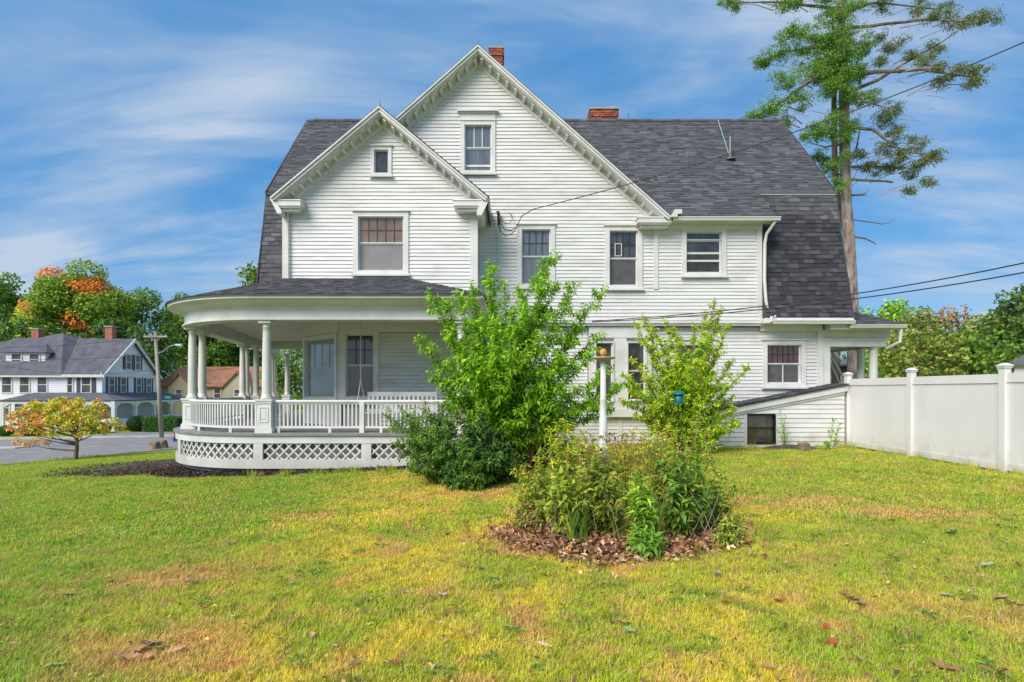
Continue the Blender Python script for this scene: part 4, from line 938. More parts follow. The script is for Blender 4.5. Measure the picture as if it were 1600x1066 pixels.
# ------------------------------------------------------------------ foliage generators
def leafmesh(name, pos, dirs, ups, ln, wd, cols, m, parent=None, fold=.18, curl=.25, **kw):
    """every leaf is a folded blade: base, two shoulders, tip"""
    pos = np.asarray(pos, float); d = np.asarray(dirs, float); d /= np.linalg.norm(d, axis=1, keepdims=True) + 1e-9
    u = np.asarray(ups, float); u = u - d * (u * d).sum(1, keepdims=True); u /= np.linalg.norm(u, axis=1, keepdims=True) + 1e-9
    s = np.cross(d, u); ln = np.broadcast_to(np.asarray(ln, float), (len(pos),))[:, None]; wd = np.broadcast_to(np.asarray(wd, float), (len(pos),))[:, None]
    b = pos; mid = pos + d * ln * .45; l = mid + s * wd * .5 + u * wd * fold; r = mid - s * wd * .5 + u * wd * fold; t = pos + d * ln - u * ln * curl
    N_ = len(pos); v = np.empty((N_ * 4, 3)); v[0::4] = b; v[1::4] = l; v[2::4] = t; v[3::4] = r
    c = v.mean(0) if parent is None else v.mean(0)
    me = D.meshes.new(name); me.vertices.add(N_ * 4); me.vertices.foreach_set('co', (v - c).ravel())
    me.loops.add(N_ * 6); idx = np.arange(N_)[:, None] * 4 + np.array([[0, 1, 2, 0, 2, 3]]); me.loops.foreach_set('vertex_index', idx.ravel().astype(np.int32))
    me.polygons.add(N_ * 2); me.polygons.foreach_set('loop_start', (np.arange(N_ * 2) * 3).astype(np.int32)); me.polygons.foreach_set('loop_total', np.full(N_ * 2, 3, np.int32))
    me.update(calc_edges=True)
    a = me.attributes.new('Col', 'FLOAT_COLOR', 'FACE'); cc = np.ones((N_ * 2, 4)); cc[:, :3] = np.repeat(np.asarray(cols, float), 2, axis=0); a.data.foreach_set('color', cc.ravel())
    me.materials.append(m); return prop(link(name, me, parent, Vector(c.tolist())), kind='stuff', **kw)
rng = np.random.default_rng(11)
def unit(n): v = rng.normal(size=(n, 3)); return v / np.linalg.norm(v, axis=1, keepdims=True)
def tint(n, cols, w=None, var=.25):
    cols = np.array(cols); i = rng.choice(len(cols), n, p=w); return cols[i] * rng.uniform(1 - var, 1 + var, (n, 1)) * rng.uniform(.93, 1.07, (n, 3))
def crown_points(clumps, per, shell=.55):
    P_, N_, I_ = [], [], []
    for i, (c, r) in enumerate(clumps):
        r = np.array(r) if np.ndim(r) else np.array([r] * 3); n = int(per * (r[0] * r[1] * r[2]) ** (2 / 3)); n = max(n, 12)
        u = unit(n); rad = rng.uniform(shell, 1.0, (n, 1)) ** .6; rad *= rng.uniform(.82, 1.12, (n, 1)); P_.append(np.array(c) + u * rad * r); N_.append(u); I_ += [i] * n
    return np.vstack(P_), np.vstack(N_), np.array(I_)
def tree(name, label, base, height, clumps, leaf, per, cols, w=None, trunk_r=.25, group=None, cat='tree', lean=0, bark='bark', colfn=None, limbs=True, lm='leaf'):
    t = empty(name, base, label, cat, group)
    bx_, by_, bz_ = base; top = Vector((bx_ + lean, by_, bz_ + height * .82)); mb = MB()
    pts = [Vector((bx_, by_, bz_ - .3)).lerp(top, k / 7) + Vector((math.sin(k * 1.7 + bx_) * .03 * height / 5, math.cos(k * 2.1) * .03 * height / 5, 0)) for k in range(8)]
    mb.tube(pts, [trunk_r * (1.15 - k / 7 * .95) for k in range(8)], 9); tk = mb.build('trunk', M[bark], t, smooth=True)
    if limbs:
        for c, r in clumps[::max(1, len(clumps) // 26)]:
            c = Vector(c); h = max(.25, min(.85, (c.z - bz_) / height - .22)); s = pts[1].lerp(pts[-1], h); mid = s.lerp(c, .5) + Vector((0, 0, -.04 * height))
            m = MB(); m.tube([s, s.lerp(mid, .6), mid, mid.lerp(c, .6), c], [trunk_r * .38, trunk_r * .3, trunk_r * .2, trunk_r * .12, trunk_r * .05], 5); m.build('limb', M[bark], t)
    P_, N_, I_ = crown_points(clumps, per); n = len(P_)
    d = N_ * .6 + unit(n) * .9; d[:, 2] -= .25; u = N_ * .8 + unit(n) * .6; u[:, 2] += .7
    C_ = tint(n, cols, w) if colfn is None else colfn(P_, I_, n)
    leafmesh('crown', P_, d, u, leaf * rng.uniform(.7, 1.3, n), leaf * .75 * rng.uniform(.7, 1.3, n), C_, M[lm], t)
    return t
def blob_clumps(c, R3, n, r0, r1, flat=.8, seed=0, low=-.75):
    rg = np.random.default_rng(seed); out = []
    while len(out) < n:
        v = rg.normal(size=3); v /= np.linalg.norm(v)
        if v[2] < low: continue
        k = rg.uniform(.35, .92) if rg.random() < .3 else rg.uniform(.74, .98); r = rg.uniform(r0, r1)
        out.append(((c[0] + v[0] * R3[0] * k, c[1] + v[1] * R3[1] * k, c[2] + v[2] * R3[2] * k), (r, r, r * flat)))
    return out
GD, GM_, GL, GY = (.045, .095, .02), (.09, .17, .026), (.18, .28, .034), (.36, .40, .035)
OR, RD, YL_, PK = (.55, .20, .045), (.45, .09, .045), (.60, .40, .04), (.50, .10, .09)
# ---- trees beyond the street, left
def far_tree(px, pyt, wpx, Y, cols, w, label, seed, wid=1, leaf=.42, group='trees beyond the street', per=110, pyb=None, colfn=None, name='leafy_tree', ndiv=46):
    x = X(px, Y); g = gz(x, Y); zt = Z(pyt, Y); rx = wpx * Y / FOC / 2; h = zt - g; zb = g + h * .16 if pyb is None else Z(pyb, Y); rz = (zt - zb) / 2
    cl_ = blob_clumps((x, Y, (zt + zb) / 2), (rx * .86, rx * .75, rz * .88), ndiv, min(rx, rz) * .20, min(rx, rz) * .36, .75, seed, -.95)
    cl_.append(((x, Y, (zt + zb) / 2), (rx * .55, rx * .5, rz * .6)))
    return tree(name, label, (x, Y, g), h, cl_, leaf, per, cols, w, .012 * h + .1, group, colfn=colfn)
def maple_cols(P_, I_, n):
    c = tint(n, [GM_, GL, GY], [.4, .38, .22]); cx, zt = X(122, 76), Z(408, 76)
    nx = np.sin(P_[:, 0] * .9 + 1.3) + np.sin(P_[:, 2] * 1.1 + P_[:, 0] * .5) + .8 * np.sin(I_ * 2.4); o = (nx > .75) & (P_[:, 2] > 6.5)
    c[o] = tint(int(o.sum()), [OR, (.6, .30, .04), (.5, .16, .05)], None); y = (P_[:, 0] < cx - 4) & ~o; c[y] = tint(int(y.sum()), [GY, YL_, GL], [.5, .2, .3]); return c
far_tree(122, 408, 172, 76, None, None, 'big maple with orange and yellow patches behind the grey-roofed house', 3, colfn=maple_cols, name='maple_tree', per=150, leaf=.38, ndiv=60)
far_tree(14, 424, 130, 80, [GD, GM_, GL], [.15, .45, .4], 'green tree at the left edge beside the orange maple', 5)
far_tree(222, 447, 118, 86, [GD, GM_, GL], [.2, .5, .3], 'dark green tree directly right of the orange maple', 8)
far_tree(296, 448, 100, 104, [GD, GM_, GL], [.1, .5, .4], 'tree behind the street lamp just left of the curved porch roof', 9)
far_tree(178, 492, 150, 66, [GD, GM_], [.6, .4], 'low dark tree behind the red chimney of the grey-roofed house', 21, per=120)
far_tree(45, 500, 120, 68, [GD, GM_, GY], [.5, .4, .1], 'low dark tree behind the dormer of the grey-roofed house', 22, per=120)
far_tree(350, 492, 120, 106, [GD, GM_, GL], [.4, .4, .2], 'tree between the first porch columns above the orange roof', 12)
far_tree(392, 470, 90, 112, [GM_, GL, GY], [.4, .4, .2], 'tree behind the far porch columns', 13)
far_tree(452, 520, 90, 48, [GM_, GL, GY], [.4, .4, .2], 'leafy tree seen through the porch right of the front column', 14, leaf=.28)
far_tree(414, 400, 84, 44, [GM_, GL, GD], [.4, .4, .2], 'tree whose top shows left of the upper shingle slope', 15, leaf=.28, pyb=470, group='trees beyond the street')
# ---- trees behind the fence, right
RT = dict(group='trees behind the fence', leaf=.26, per=150)
far_tree(1378, 456, 96, 40, [GL, (.30,.48,.04), GM_], [.35, .5, .15], 'bright lime tree just right of the tall cedar', 31, **RT)
far_tree(1432, 466, 100, 37, [GM_, (.32, .28, .09), GL], [.35, .4, .25], 'olive tree between the lime tree and the reddish one', 32, **RT)
far_tree(1488, 458, 88, 39, [(.36, .15, .09), GM_, (.34, .24, .07)], [.45, .25, .3], 'tree turning reddish brown above the fence', 33, **RT)
far_tree(1545, 474, 100, 36, [GM_, GL, (.36, .36, .07)], [.3, .3, .4], 'yellow-green tree above the right fence panel', 34, **RT)
far_tree(1608, 438, 130, 34, [GM_, GD, (.20, .22, .06)], [.5, .3, .2], 'dark green tree at the right edge above the fence', 35, **RT)
far_tree(1440, 508, 170, 33, [GM_, (.22, .26, .05), (.38, .36, .08)], [.3, .4, .3], 'broad low bush mass behind the middle fence post', 36, **RT)
far_tree(1550, 512, 120, 32, [GM_, GL], [.5, .5], 'low green growth behind the tallest fence post', 37, **RT)
far_tree(1345, 522, 90, 52, [GD, GM_], [.6, .4], 'dark tree seen through the back porch', 38, **RT)

# ---- tall cedar behind the house
YC = 22.5
def cp(px, py, dy=0): return Vector(at(px, py, YC + dy))
cedar = empty('cedar_tree', (X(1325, YC), YC, gz(X(1325, YC), YC)), 'tall old cedar with a bare lower trunk rising behind the right end of the roof', 'tree')
m = MB(); P_ = [cp(1330, 650), cp(1335, 560), cp(1333, 500), cp(1330, 440), cp(1327, 380), cp(1322, 315), cp(1320, 236), cp(1319, 170), cp(1318, 118), cp(1315, 40), cp(1313, -40), cp(1312, -120)]
m.tube(P_, [.28, .25, .235, .22, .215, .205, .20, .195, .175, .14, .10, .05], 12); m.build('trunk', M['barkgrey'], cedar, smooth=True)
m = MB(); m.tube([cp(1306, 640, .5), cp(1306, 560, .5), cp(1309, 440, .6), cp(1310, 330, .5), cp(1304, 250, .5), cp(1303, 160, .5), cp(1304, 90, .4), cp(1300, 20, .4)], [.17, .16, .14, .13, .11, .10, .08, .04], 9); m.build('trunk', M['bark'], cedar, smooth=True)
def limb(pp, r0, r1, name='limb', mm='bark'):
    pp = [p if isinstance(p, Vector) else cp(*p) for p in pp]; pts = []
    for i in range(len(pp) - 1):
        for k in range(4):
            t = k / 4; q = pp[i].lerp(pp[i + 1], t); pts.append(q + Vector((0, 0, mnoise.noise(q * .9) * .07)))
    pts.append(pp[-1]); n = len(pts); m = MB(); m.tube(pts, [r0 + (r1 - r0) * k / (n - 1) for k in range(n)], 6); return m.build(name, M[mm], cedar)
limb([(1322, 122), (1370, 112, -1), (1440, 108, -1.5), (1480, 115, -2), (1530, 125, -2)], .09, .015)
limb([(1322, 148), (1370, 125, .5), (1420, 96, 1), (1465, 70, 1), (1500, 45, 1)], .08, .015)
limb([(1318, 45), (1380, 38, -.5), (1450, 30, -.5), (1500, 34, -.8), (1548, 28, -1)], .07, .012)
limb([(1318, 20), (1370, 5, 1), (1440, 12, 1), (1480, 20, 1)], .06, .012)
limb([(1322, 196), (1365, 203, -.5), (1395, 228, -.8), (1440, 240, -1), (1462, 262, -1)], .07, .012)
limb([(1322, 262), (1350, 262, .5), (1400, 262, .5), (1440, 262, .5)], .06, .01)
limb([(1322, 128, 0), (1350, 160, -1), (1400, 170, -1)], .04, .01)
limb([(1330, 282), (1360, 282), (1395, 285)], .055, .035); limb([(1331, 306), (1345, 304), (1353, 303)], .045, .03); limb([(1345, 304), (1357, 297)], .02, .01)
limb([(1334, 342), (1358, 347), (1378, 351), (1390, 348), (1398, 341)], .025, .008); limb([(1334, 370), (1352, 373), (1369, 382)], .04, .02)
limb([(1322, 250), (1338, 235), (1343, 205), (1342, 178)], .05, .01)
limb([(1312, 110), (1275, 120, -1), (1235, 150, -1.5), (1205, 170, -2), (1178, 183, -2)], .09, .012)
limb([(1312, 80), (1270, 75, .5), (1225, 80, 1), (1188, 98, 1)], .08, .012); limb([(1312, 55), (1270, 60, -.5), (1240, 50, -1)], .06, .012)
limb([(1310, 15), (1250, 5, 0), (1190, 2, 0), (1138, 5, 0)], .07, .01); limb([(1312, 170), (1290, 185, -1), (1262, 205, -1)], .05, .01); limb([(1316, 225), (1290, 230, -1), (1262, 222, -1)], .05, .01); limb([(1316, 275), (1296, 262, -.5), (1278, 240, -.5)], .04, .01)
pads = [(1215, 85, 1, 22), (1250, 62, -1, 20), (1192, 100, 1, 16), (1235, 50, -1, 14), (1262, 90, 0, 22), (1290, 68, 0, 22), (1230, 128, -1.5, 16), (1262, 120, -1, 20), (1205, 166, -2, 15), (1180, 180, -2, 11), (1226, 182, -1, 14), (1246, 150, -1.5, 16),
 (1290, 36, -.5, 20), (1310, 12, 0, 24), (1332, 48, -.8, 22), (1342, 78, -.5, 16), (1320, 62, .8, 20), (1300, 96, -.8, 20), (1270, 200, -1, 13), (1292, 203, -1, 14), (1330, 196, -.6, 12), (1280, 245, -.5, 12), (1297, 262, -.5, 15), (1312, 246, -.5, 12), (1262, 215, -1, 12),
 (1152, 6, 0, 10), (1138, 3, 0, 8), (1222, 3, 0, 14), (1252, -4, 0, 16), (1382, 10, 1, 13), (1440, 10, 1, 13), (1402, 68, .8, 12), (1372, 58, .5, 11), (1482, 18, 1, 14), (1422, 88, 1, 11), (1457, 82, 1, 12), (1502, 42, 1, 15), (1542, 26, -1, 12), (1518, 30, -1, 10), (1455, 28, -.5, 10),
 (1366, 150, -1, 10), (1395, 168, -1, 12), (1375, 96, .5, 9), (1340, 120, -.3, 12), (1530, 118, -2, 14), (1520, 132, -2, 10), (1500, 108, -2, 10), (1470, 105, -2, 10), (1440, 100, -1.5, 9), (1470, 130, -1.5, 9),
 (1385, 190, -.6, 12), (1400, 212, -.8, 13), (1378, 232, -.6, 12), (1412, 240, -.9, 15), (1432, 225, -.9, 12), (1445, 252, -1, 14), (1458, 240, -1, 10), (1420, 268, .5, 13), (1392, 262, .5, 12), (1372, 262, .5, 10), (1448, 285, -1, 6), (1424, 298, -1, 5),
 (1345, 262, .4, 8), (1340, 245, .3, 8), (1310, -30, 0, 26), (1340, -60, 0, 26), (1280, -50, 0, 24), (1300, 130, -.8, 14), (1330, 150, -.8, 12), (1308, 185, -.7, 12), (1320, 215, -.6, 12), (1316, 290, -.5, 9)]
LP_, LN_ = [], []
for k in range(16): pads.append((random.uniform(1288, 1345), random.uniform(-10, 175), random.uniform(-.9, -.2), random.uniform(9, 15)))
for (a, b, dy, r) in list(pads):
    for k in range(2): pads.append((a + random.uniform(-1.5, 1.5) * r, b + random.uniform(-1.1, 1.1) * r, dy + random.uniform(-.4, .4), r * random.uniform(.3, .55)))
for (a, b, dy, r) in pads:
    c = np.array(cp(a, b, dy)); rr = r * YC / FOC * 1.0
    for k in range(max(4, int(r * 1.05))):
        v = unit(1)[0]; q = c + v * np.array([1, 1, .72]) * rr * rng.uniform(.3, 1.35); n = int(44); s = rng.uniform(.08, .24); d_ = unit(n)
        LP_.append(q + d_ * s * np.array([1.5, 1.5, .7]) * rng.uniform(.2, 1, (n, 1))); LN_.append(d_ * .5 + unit(n))
LP_ = np.vstack(LP_); LN_ = np.vstack(LN_); n = len(LP_); u_ = unit(n) + [0, 0, .8]
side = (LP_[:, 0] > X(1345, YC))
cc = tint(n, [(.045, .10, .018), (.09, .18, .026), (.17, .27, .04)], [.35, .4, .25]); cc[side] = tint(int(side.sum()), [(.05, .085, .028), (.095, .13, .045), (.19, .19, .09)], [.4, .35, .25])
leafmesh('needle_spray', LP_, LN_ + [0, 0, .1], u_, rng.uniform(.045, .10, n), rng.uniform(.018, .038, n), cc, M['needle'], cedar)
tw = MB()
for (a, b, dy, r) in pads:
    c = cp(a, b, dy)
    for k in range(4):
        q = c + Vector((random.uniform(-1, 1), random.uniform(-1, 1), random.uniform(-.6, .6))) * (r * YC / FOC); tw.tube([c, c.lerp(q, .5) + Vector((0, 0, .05)), q], [.014, .01, .005], 4)
for (a, b, dy, r) in pads[:70]:   # twigs run from the nearest stout wood to each pad
    c = cp(a, b, dy); s_x = 1322 if a > 1322 else 1312; q = cp(s_x + (a - s_x) * random.uniform(.35, .7), b + random.uniform(5, 22), dy * .6); tw.tube([q, q.lerp(c, .5) + Vector((0, 0, .1)), c], [.022, .015, .008], 4)
for k in range(60):   # thin bare shoots
    a, b = random.uniform(1240, 1460), random.uniform(60, 270); q = cp(a, b, random.uniform(-1, 1)); v = Vector(((1 if a > 1320 else -1) * random.uniform(.3, 1.1), 0, random.uniform(-.25, .35))); tw.tube([q, q + v * .5 + Vector((0, 0, .06)), q + v], [.010, .008, .003], 4)
for k in range(24):   # dead twigs and the tan debris caught in the forks
    q = cp(random.uniform(1300, 1330), random.uniform(15, 90), -.4); v = Vector((random.uniform(-.5, .5), random.uniform(-.4, 0), random.uniform(-.5, .3))); tw.tube([q, q + v * .6, q + v], [.012, .009, .004], 4)
tw.build('twig', mat('dead_twig', (.22, .15, .10), (.38, .28, .20), 5), cedar, kind='stuff')

# ------------------------------------------------------------------ shrubs with real shoots
def shoots(name, label, base, tips, leafl, leafw, cols, w, cat='shrub', r=.02, side_n=9, side_l=.45, spacing=.035, droop=.35, stemmat='stem', arch=.25, bare=.25, tipcols=None, tw_=None, lm='leafthin', spread=.12, group=None, trunks=None, minor=.0, density=1.0):
    t = empty(name, base, label, cat, group); B = Vector(base); mb = MB(); P_, D_, U_, T_ = [], [], [], []
    for tip in tips:
        tip = Vector(tip); root = B + Vector((random.uniform(-1, 1), random.uniform(-1, 1), 0)) * spread
        mid = root.lerp(tip, .5) + Vector((0, 0, arch * (tip - root).length * .5)) - Vector(((tip - root).x, (tip - root).y, 0)) * .12
        n = 14; pts = [(root * (1 - s) ** 2 + mid * 2 * s * (1 - s) + tip * s ** 2) for s in [k / n for k in range(n + 1)]]
        pts = [p + Vector((mnoise.noise(p * 1.7), mnoise.noise(p * 1.7 + Vector((7, 3, 1))), 0)) * .05 for p in pts]
        mb.tube(pts, [r * (1 - .85 * k / n) for k in range(n + 1)], 6)
        shs = [(pts[int(n * bare):], 1.0)]
        for k in range(side_n):
            s = bare + (1 - bare) * (k + random.random()) / side_n; i = min(int(s * n), n - 1); q = pts[i]; along = (pts[i + 1] - pts[i]).normalized()
            v = Vector((random.uniform(-1, 1), random.uniform(-1, 1), random.uniform(-.1, .9))); v = (v.normalized() + along * .5).normalized(); L_ = side_l * (1.15 - .75 * s) * random.uniform(.6, 1.25)
            e = q + v * L_ - Vector((0, 0, droop * L_ * .3)); mm_ = q.lerp(e, .5) + Vector((0, 0, L_ * .12)); sp = [q, q.lerp(mm_, .6), mm_, mm_.lerp(e, .6), e]; mb.tube(sp, [r * .35, r * .28, r * .22, r * .15, r * .08], 4, cap=False); shs.append((sp, .6))
            if minor and random.random() < minor:
                v2 = (v + Vector((random.uniform(-1, 1), random.uniform(-1, 1), random.uniform(-.5, .5)))).normalized(); e2 = mm_ + v2 * L_ * .6; sp2 = [mm_, mm_.lerp(e2, .5), e2]; mb.tube(sp2, [r * .2, r * .14, r * .07], 4, cap=False); shs.append((sp2, .5))
        for sp, _ in shs:
            cl = [0]
            for a, b in zip(sp[:-1], sp[1:]): cl.append(cl[-1] + (b - a).length)
            n2 = int(cl[-1] / spacing * density); th = random.uniform(0, 6)
            for k in range(n2):
                s = (k + .5 + random.uniform(-.3, .3)) / n2 * cl[-1]; i = min(max(int(np.searchsorted(cl, s, 'right')) - 1, 0), len(sp) - 2); f = (s - cl[i]) / max(cl[i + 1] - cl[i], 1e-6)
                p = sp[i].lerp(sp[i + 1], min(f, 1)); ax = (sp[i + 1] - sp[i]).normalized(); o = ax.orthogonal().normalized(); th += 2.4; o.rotate(__import__('mathutils').Quaternion(ax, th))
                d = (o + ax * .6 + Vector((0, 0, -droop + random.uniform(-.2, .3)))).normalized(); P_.append(p); D_.append(d); U_.append((random.uniform(-.4, .4), random.uniform(-.4, .4) - .25, 1)); T_.append(s / cl[-1] if sp is shs[0][0] else .4)
    if trunks:
        for tp, rr in trunks:
            m = MB(); m.tube(tp, rr, 8); m.build('trunk', M['reddish'], t, smooth=True)
    mb.build('stems', M[stemmat], t, kind='stuff') if False else mb.build('branch', M[stemmat], t, kind='stuff')
    n = len(P_); C_ = tint(n, cols, w)
    if tipcols is not None:
        hi = (np.array(T_) > .72) | (np.array(P_)[:, 2] > base[2] + tw_); C_[hi] = tint(int(hi.sum()), tipcols)
    leafmesh('foliage', P_, D_, U_, leafl * rng.uniform(.45, 1.4, n), leafw * rng.uniform(.5, 1.35, n), C_, M[lm], t)
    return t
LG1, LG2, LG3 = (.19, .36, .018), (.30, .50, .028), (.10, .22, .016)
# the bright green sapling
Ys = 10.6
def sp_(px, py, dy=0): return at(px, py, Ys + dy)
sb = (X(782, Ys), Ys, gz(X(782, Ys), Ys))
tips = [sp_(a, b, c) for a, b, c in ((762, 405, 0), (757, 430, .3), (866, 388, -.3), (858, 405, .2), (820, 470, -.6), (905, 440, .3), (948, 446, .2), (890, 470, -.3), (915, 505, .1), (945, 520, .3), (668, 450, -.3), (690, 470, 0), (712, 455, .3), (735, 440, .2), (652, 525, -.3), (700, 520, -.8), (672, 590, -.2),
   (730, 560, -1.1), (780, 500, -1.0), (800, 540, -1.3), (850, 520, -1.1), (880, 560, -1.0), (925, 560, -.7), (960, 575, 0), (940, 620, -.4), (900, 640, -.7), (975, 600, .2), (790, 440, .1), (830, 430, -.2), (880, 600, -.9), (870, 440, .2), (740, 500, -.4), (805, 480, -.3), (770, 540, -.9), (845, 470, .3), (960, 640, .1), (700, 560, .2))]
tr = [([Vector(sb) + Vector((0, 0, -.1)), Vector(sp_(784, 700)), Vector(sp_(787, 665)), Vector(sp_(784, 620)), Vector(sp_(790, 560))], [.06, .055, .045, .04, .03]), ([Vector(sb) + Vector((.28, .1, -.1)), Vector(sp_(796, 690, .1)), Vector(sp_(790, 650, .1)), Vector(sp_(800, 590, .1))], [.035, .03, .028, .02]), ([Vector(sb) + Vector((.5, .1, -.1)), Vector(sp_(835, 690, .1)), Vector(sp_(850, 640, .1)), Vector(sp_(860, 580, .1))], [.035, .03, .028, .02])]
shoots('sapling_tree', 'bright green young tree with many leafy shoots in front of the house', sb, tips, .108, .048, [LG1, LG2, LG3], [.42, .36, .22], 'young tree', .022, 18, .55, .0165, .45, 'stem', .12, .30, trunks=tr, spread=.15, minor=.9)
# dark overgrown shrubs beneath it
DG1, DG2, DG3 = (.065, .15, .025), (.12, .235, .035), (.22, .34, .05)
def bush(name, label, px, pyb, Y, tips_px, leafl, leafw, cols, w, **k):
    b = (X(px, Y), Y, gz(X(px, Y), Y)); return shoots(name, label, b, [at(a, c, Y + d) for a, c, d in tips_px], leafl, leafw, cols, w, **k)
bush('forsythia_shrub', 'arching dark green shrub reaching over the porch railing', 700, 750, 9.9, [(605, 650, 0), (612, 672, -.3), (628, 642, .3), (640, 660, -.3), (655, 638, .3), (670, 650, 0), (690, 632, .2), (618, 700, -.3), (640, 720, -.6), (655, 690, -.7), (720, 640, 0), (610, 662, .4), (680, 670, -.6), (632, 690, -.5), (700, 655, -.5), (645, 738, -.6), (665, 715, -.8), (690, 690, -.9), (625, 712, .1)], .065, .032, [DG1, DG2, DG3], [.35, .4, .25], side_n=17, side_l=.42, spacing=.015, arch=.45, bare=.12, spread=.35, minor=.6, r=.014)
bush('rhododendron_shrub', 'dense deep green bush below the young tree beside the porch steps', 745, 758, 9.6, [(700, 660, 0), (725, 655, 0), (750, 650, .2), (770, 665, 0), (790, 680, .3), (690, 700, -.4), (710, 730, -.7), (740, 745, -.8), (770, 748, -.7), (755, 700, -.7), (725, 690, -.7), (780, 715, -.5), (800, 700, .2), (820, 715, .3), (735, 670, -.4), (700, 750, -.6), (760, 720, -.8), (805, 735, 0)], .09, .045, [DG1, DG2, (.02, .05, .012)], [.45, .25, .3], side_n=16, side_l=.38, spacing=.017, arch=.15, bare=.05, spread=.45, minor=.6, r=.014)
bush('understory_shrub', 'dark leafy undergrowth right behind the young tree trunk', 840, 735, 11.4, [(800, 660, 0), (830, 655, 0), (860, 660, 0), (885, 668, 0), (815, 690, -.4), (850, 690, -.4), (870, 700, -.3), (900, 690, .2), (780, 680, .3), (840, 715, -.4), (880, 715, -.3), (920, 700, .2)], .085, .045, [DG1, DG2, GD], [.4, .3, .3], side_n=14, side_l=.42, spacing=.018, arch=.1, bare=.05, spread=.6, minor=.5, r=.013)
bush('fern_clump', 'light green ferny clump at the foot of the dark bush', 738, 762, 8.85, [(718, 690, 0), (728, 680, 0), (740, 700, -.1), (752, 720, -.1), (712, 725, 0), (722, 745, -.2), (745, 745, -.2), (758, 745, 0)], .06, .02, [LG3, DG3, (.09, .2, .03)], [.4, .3, .3], side_n=16, side_l=.16, spacing=.014, arch=.35, bare=.1, spread=.1, r=.008, cat='fern')
# brown dead vine stem hanging in the dark shrub
vb = MB()
for k in range(26):
    p = Vector(at(random.uniform(700, 745), random.uniform(640, 730), 9.2)); vb.tube([p, p + Vector((.05, -.03, -.06)), p + Vector((random.uniform(0, .15), 0, -random.uniform(.1, .25)))], [.006, .01, .004], 4)
vb.build('dead_vine', mat('dead_vine', (.16, .10, .08), (.30, .20, .16), 20), None, kind='thing', label='tangle of dry brown vine caught in the dark shrub', cat='vine')
# yellow-green shrub in front of the rear wall
bush('lilac_shrub', 'yellow-green airy shrub with thin upright shoots behind the bird feeder', 1075, 700, 13.6, [(990, 500, 0), (1003, 492, .1), (1018, 505, 0), (1038, 496, 0), (1052, 505, .2), (1060, 520, 0), (1085, 505, 0), (1102, 485, .1), (1118, 468, 0), (1128, 478, .2), (1138, 505, 0), (1110, 520, -.4), (1170, 573, 0), (1150, 560, .2), (985, 560, 0), (972, 585, .1), (980, 610, -.3), (1005, 590, -.5), (1030, 570, -.6), (1055, 560, -.7), (1090, 560, -.6), (1115, 580, -.5), (1130, 600, -.3), (1150, 640, 0), (1158, 660, 0), (1010, 640, -.4), (990, 650, 0), (1040, 620, -.6), (1100, 630, -.6), (1130, 670, -.3), (1010, 540, 0), (1040, 540, .1), (1120, 545, 0), (968, 625, .2), (1090, 660, -.4), (1145, 620, .2)],
     .082, .05, [(.26, .42, .03), (.44, .56, .035), (.14, .28, .02), (.66, .60, .045)], [.34, .36, .16, .14], side_n=27, side_l=.36, spacing=.0155, arch=.14, bare=.2, spread=.2, minor=.9, r=.017, droop=.15, tipcols=[(.34, .40, .05), (.42, .42, .06), (.26, .34, .05)], tw_=3.2, stemmat='bark')
bush('weed_plant', 'tall leafy weed right of the black cellar window', 1222, 700, 14.9, [(1218, 640, 0), (1226, 650, 0), (1214, 670, -.1), (1230, 675, 0)], .07, .035, [LG1, LG2], None, side_n=6, side_l=.15, spacing=.03, spread=.08, r=.007, cat='weed')
bush('weed_plant', 'leafy weed against the wall beside the fence post', 1300, 705, 14.7, [(1302, 655, 0), (1312, 660, .1), (1292, 690, -.3), (1280, 700, -.3), (1308, 690, 0), (1270, 712, -.3)], .08, .045, [LG3, LG1, LG2], None, side_n=6, side_l=.2, spacing=.03, spread=.12, r=.007, cat='weed')
# ------------------------------------------------------------------ flower bed in the middle of the lawn
bedc = Vector(gp(965, 815)[:2])
def bed_sheet(name, cx, cy, rx, ry, m, dz, rot=0, wob=.14, rings=10, h=.05):
    vs = [(cx, cy, gz(cx, cy) + dz + h)]; n = 48
    for r_ in range(1, rings + 1):
        for k in range(n):
            a = 2 * math.pi * k / n; f = r_ / rings; w = 1 + wob * mnoise.noise(Vector((math.cos(a) * 1.6 + cx, math.sin(a) * 1.6, 3))) * 2
            x = math.cos(a) * rx * f * w; y = math.sin(a) * ry * f * w; x, y = x * math.cos(rot) - y * math.sin(rot), x * math.sin(rot) + y * math.cos(rot)
            vs.append((cx + x, cy + y, gz(cx + x, cy + y) + dz + h * (1 - f * f) + mnoise.noise(Vector((x * 5, y * 5, 1))) * .02 * (1 - f) - (.03 if r_ == rings else 0)))
    fs = [(0, 1 + k, 1 + (k + 1) % n) for k in range(n)] + [(1 + (r_ - 1) * n + k, 1 + r_ * n + k, 1 + r_ * n + (k + 1) % n, 1 + (r_ - 1) * n + (k + 1) % n) for r_ in range(1, rings) for k in range(n)]
    return MB().add(vs, fs).build(name, m, None, smooth=True, kind='structure')
BX, BY, BRX, BRY = X(968, 6.1), 6.15, 1.24, .97
bed_sheet('flower_bed', BX, BY, BRX, BRY, M['soil'], .01)
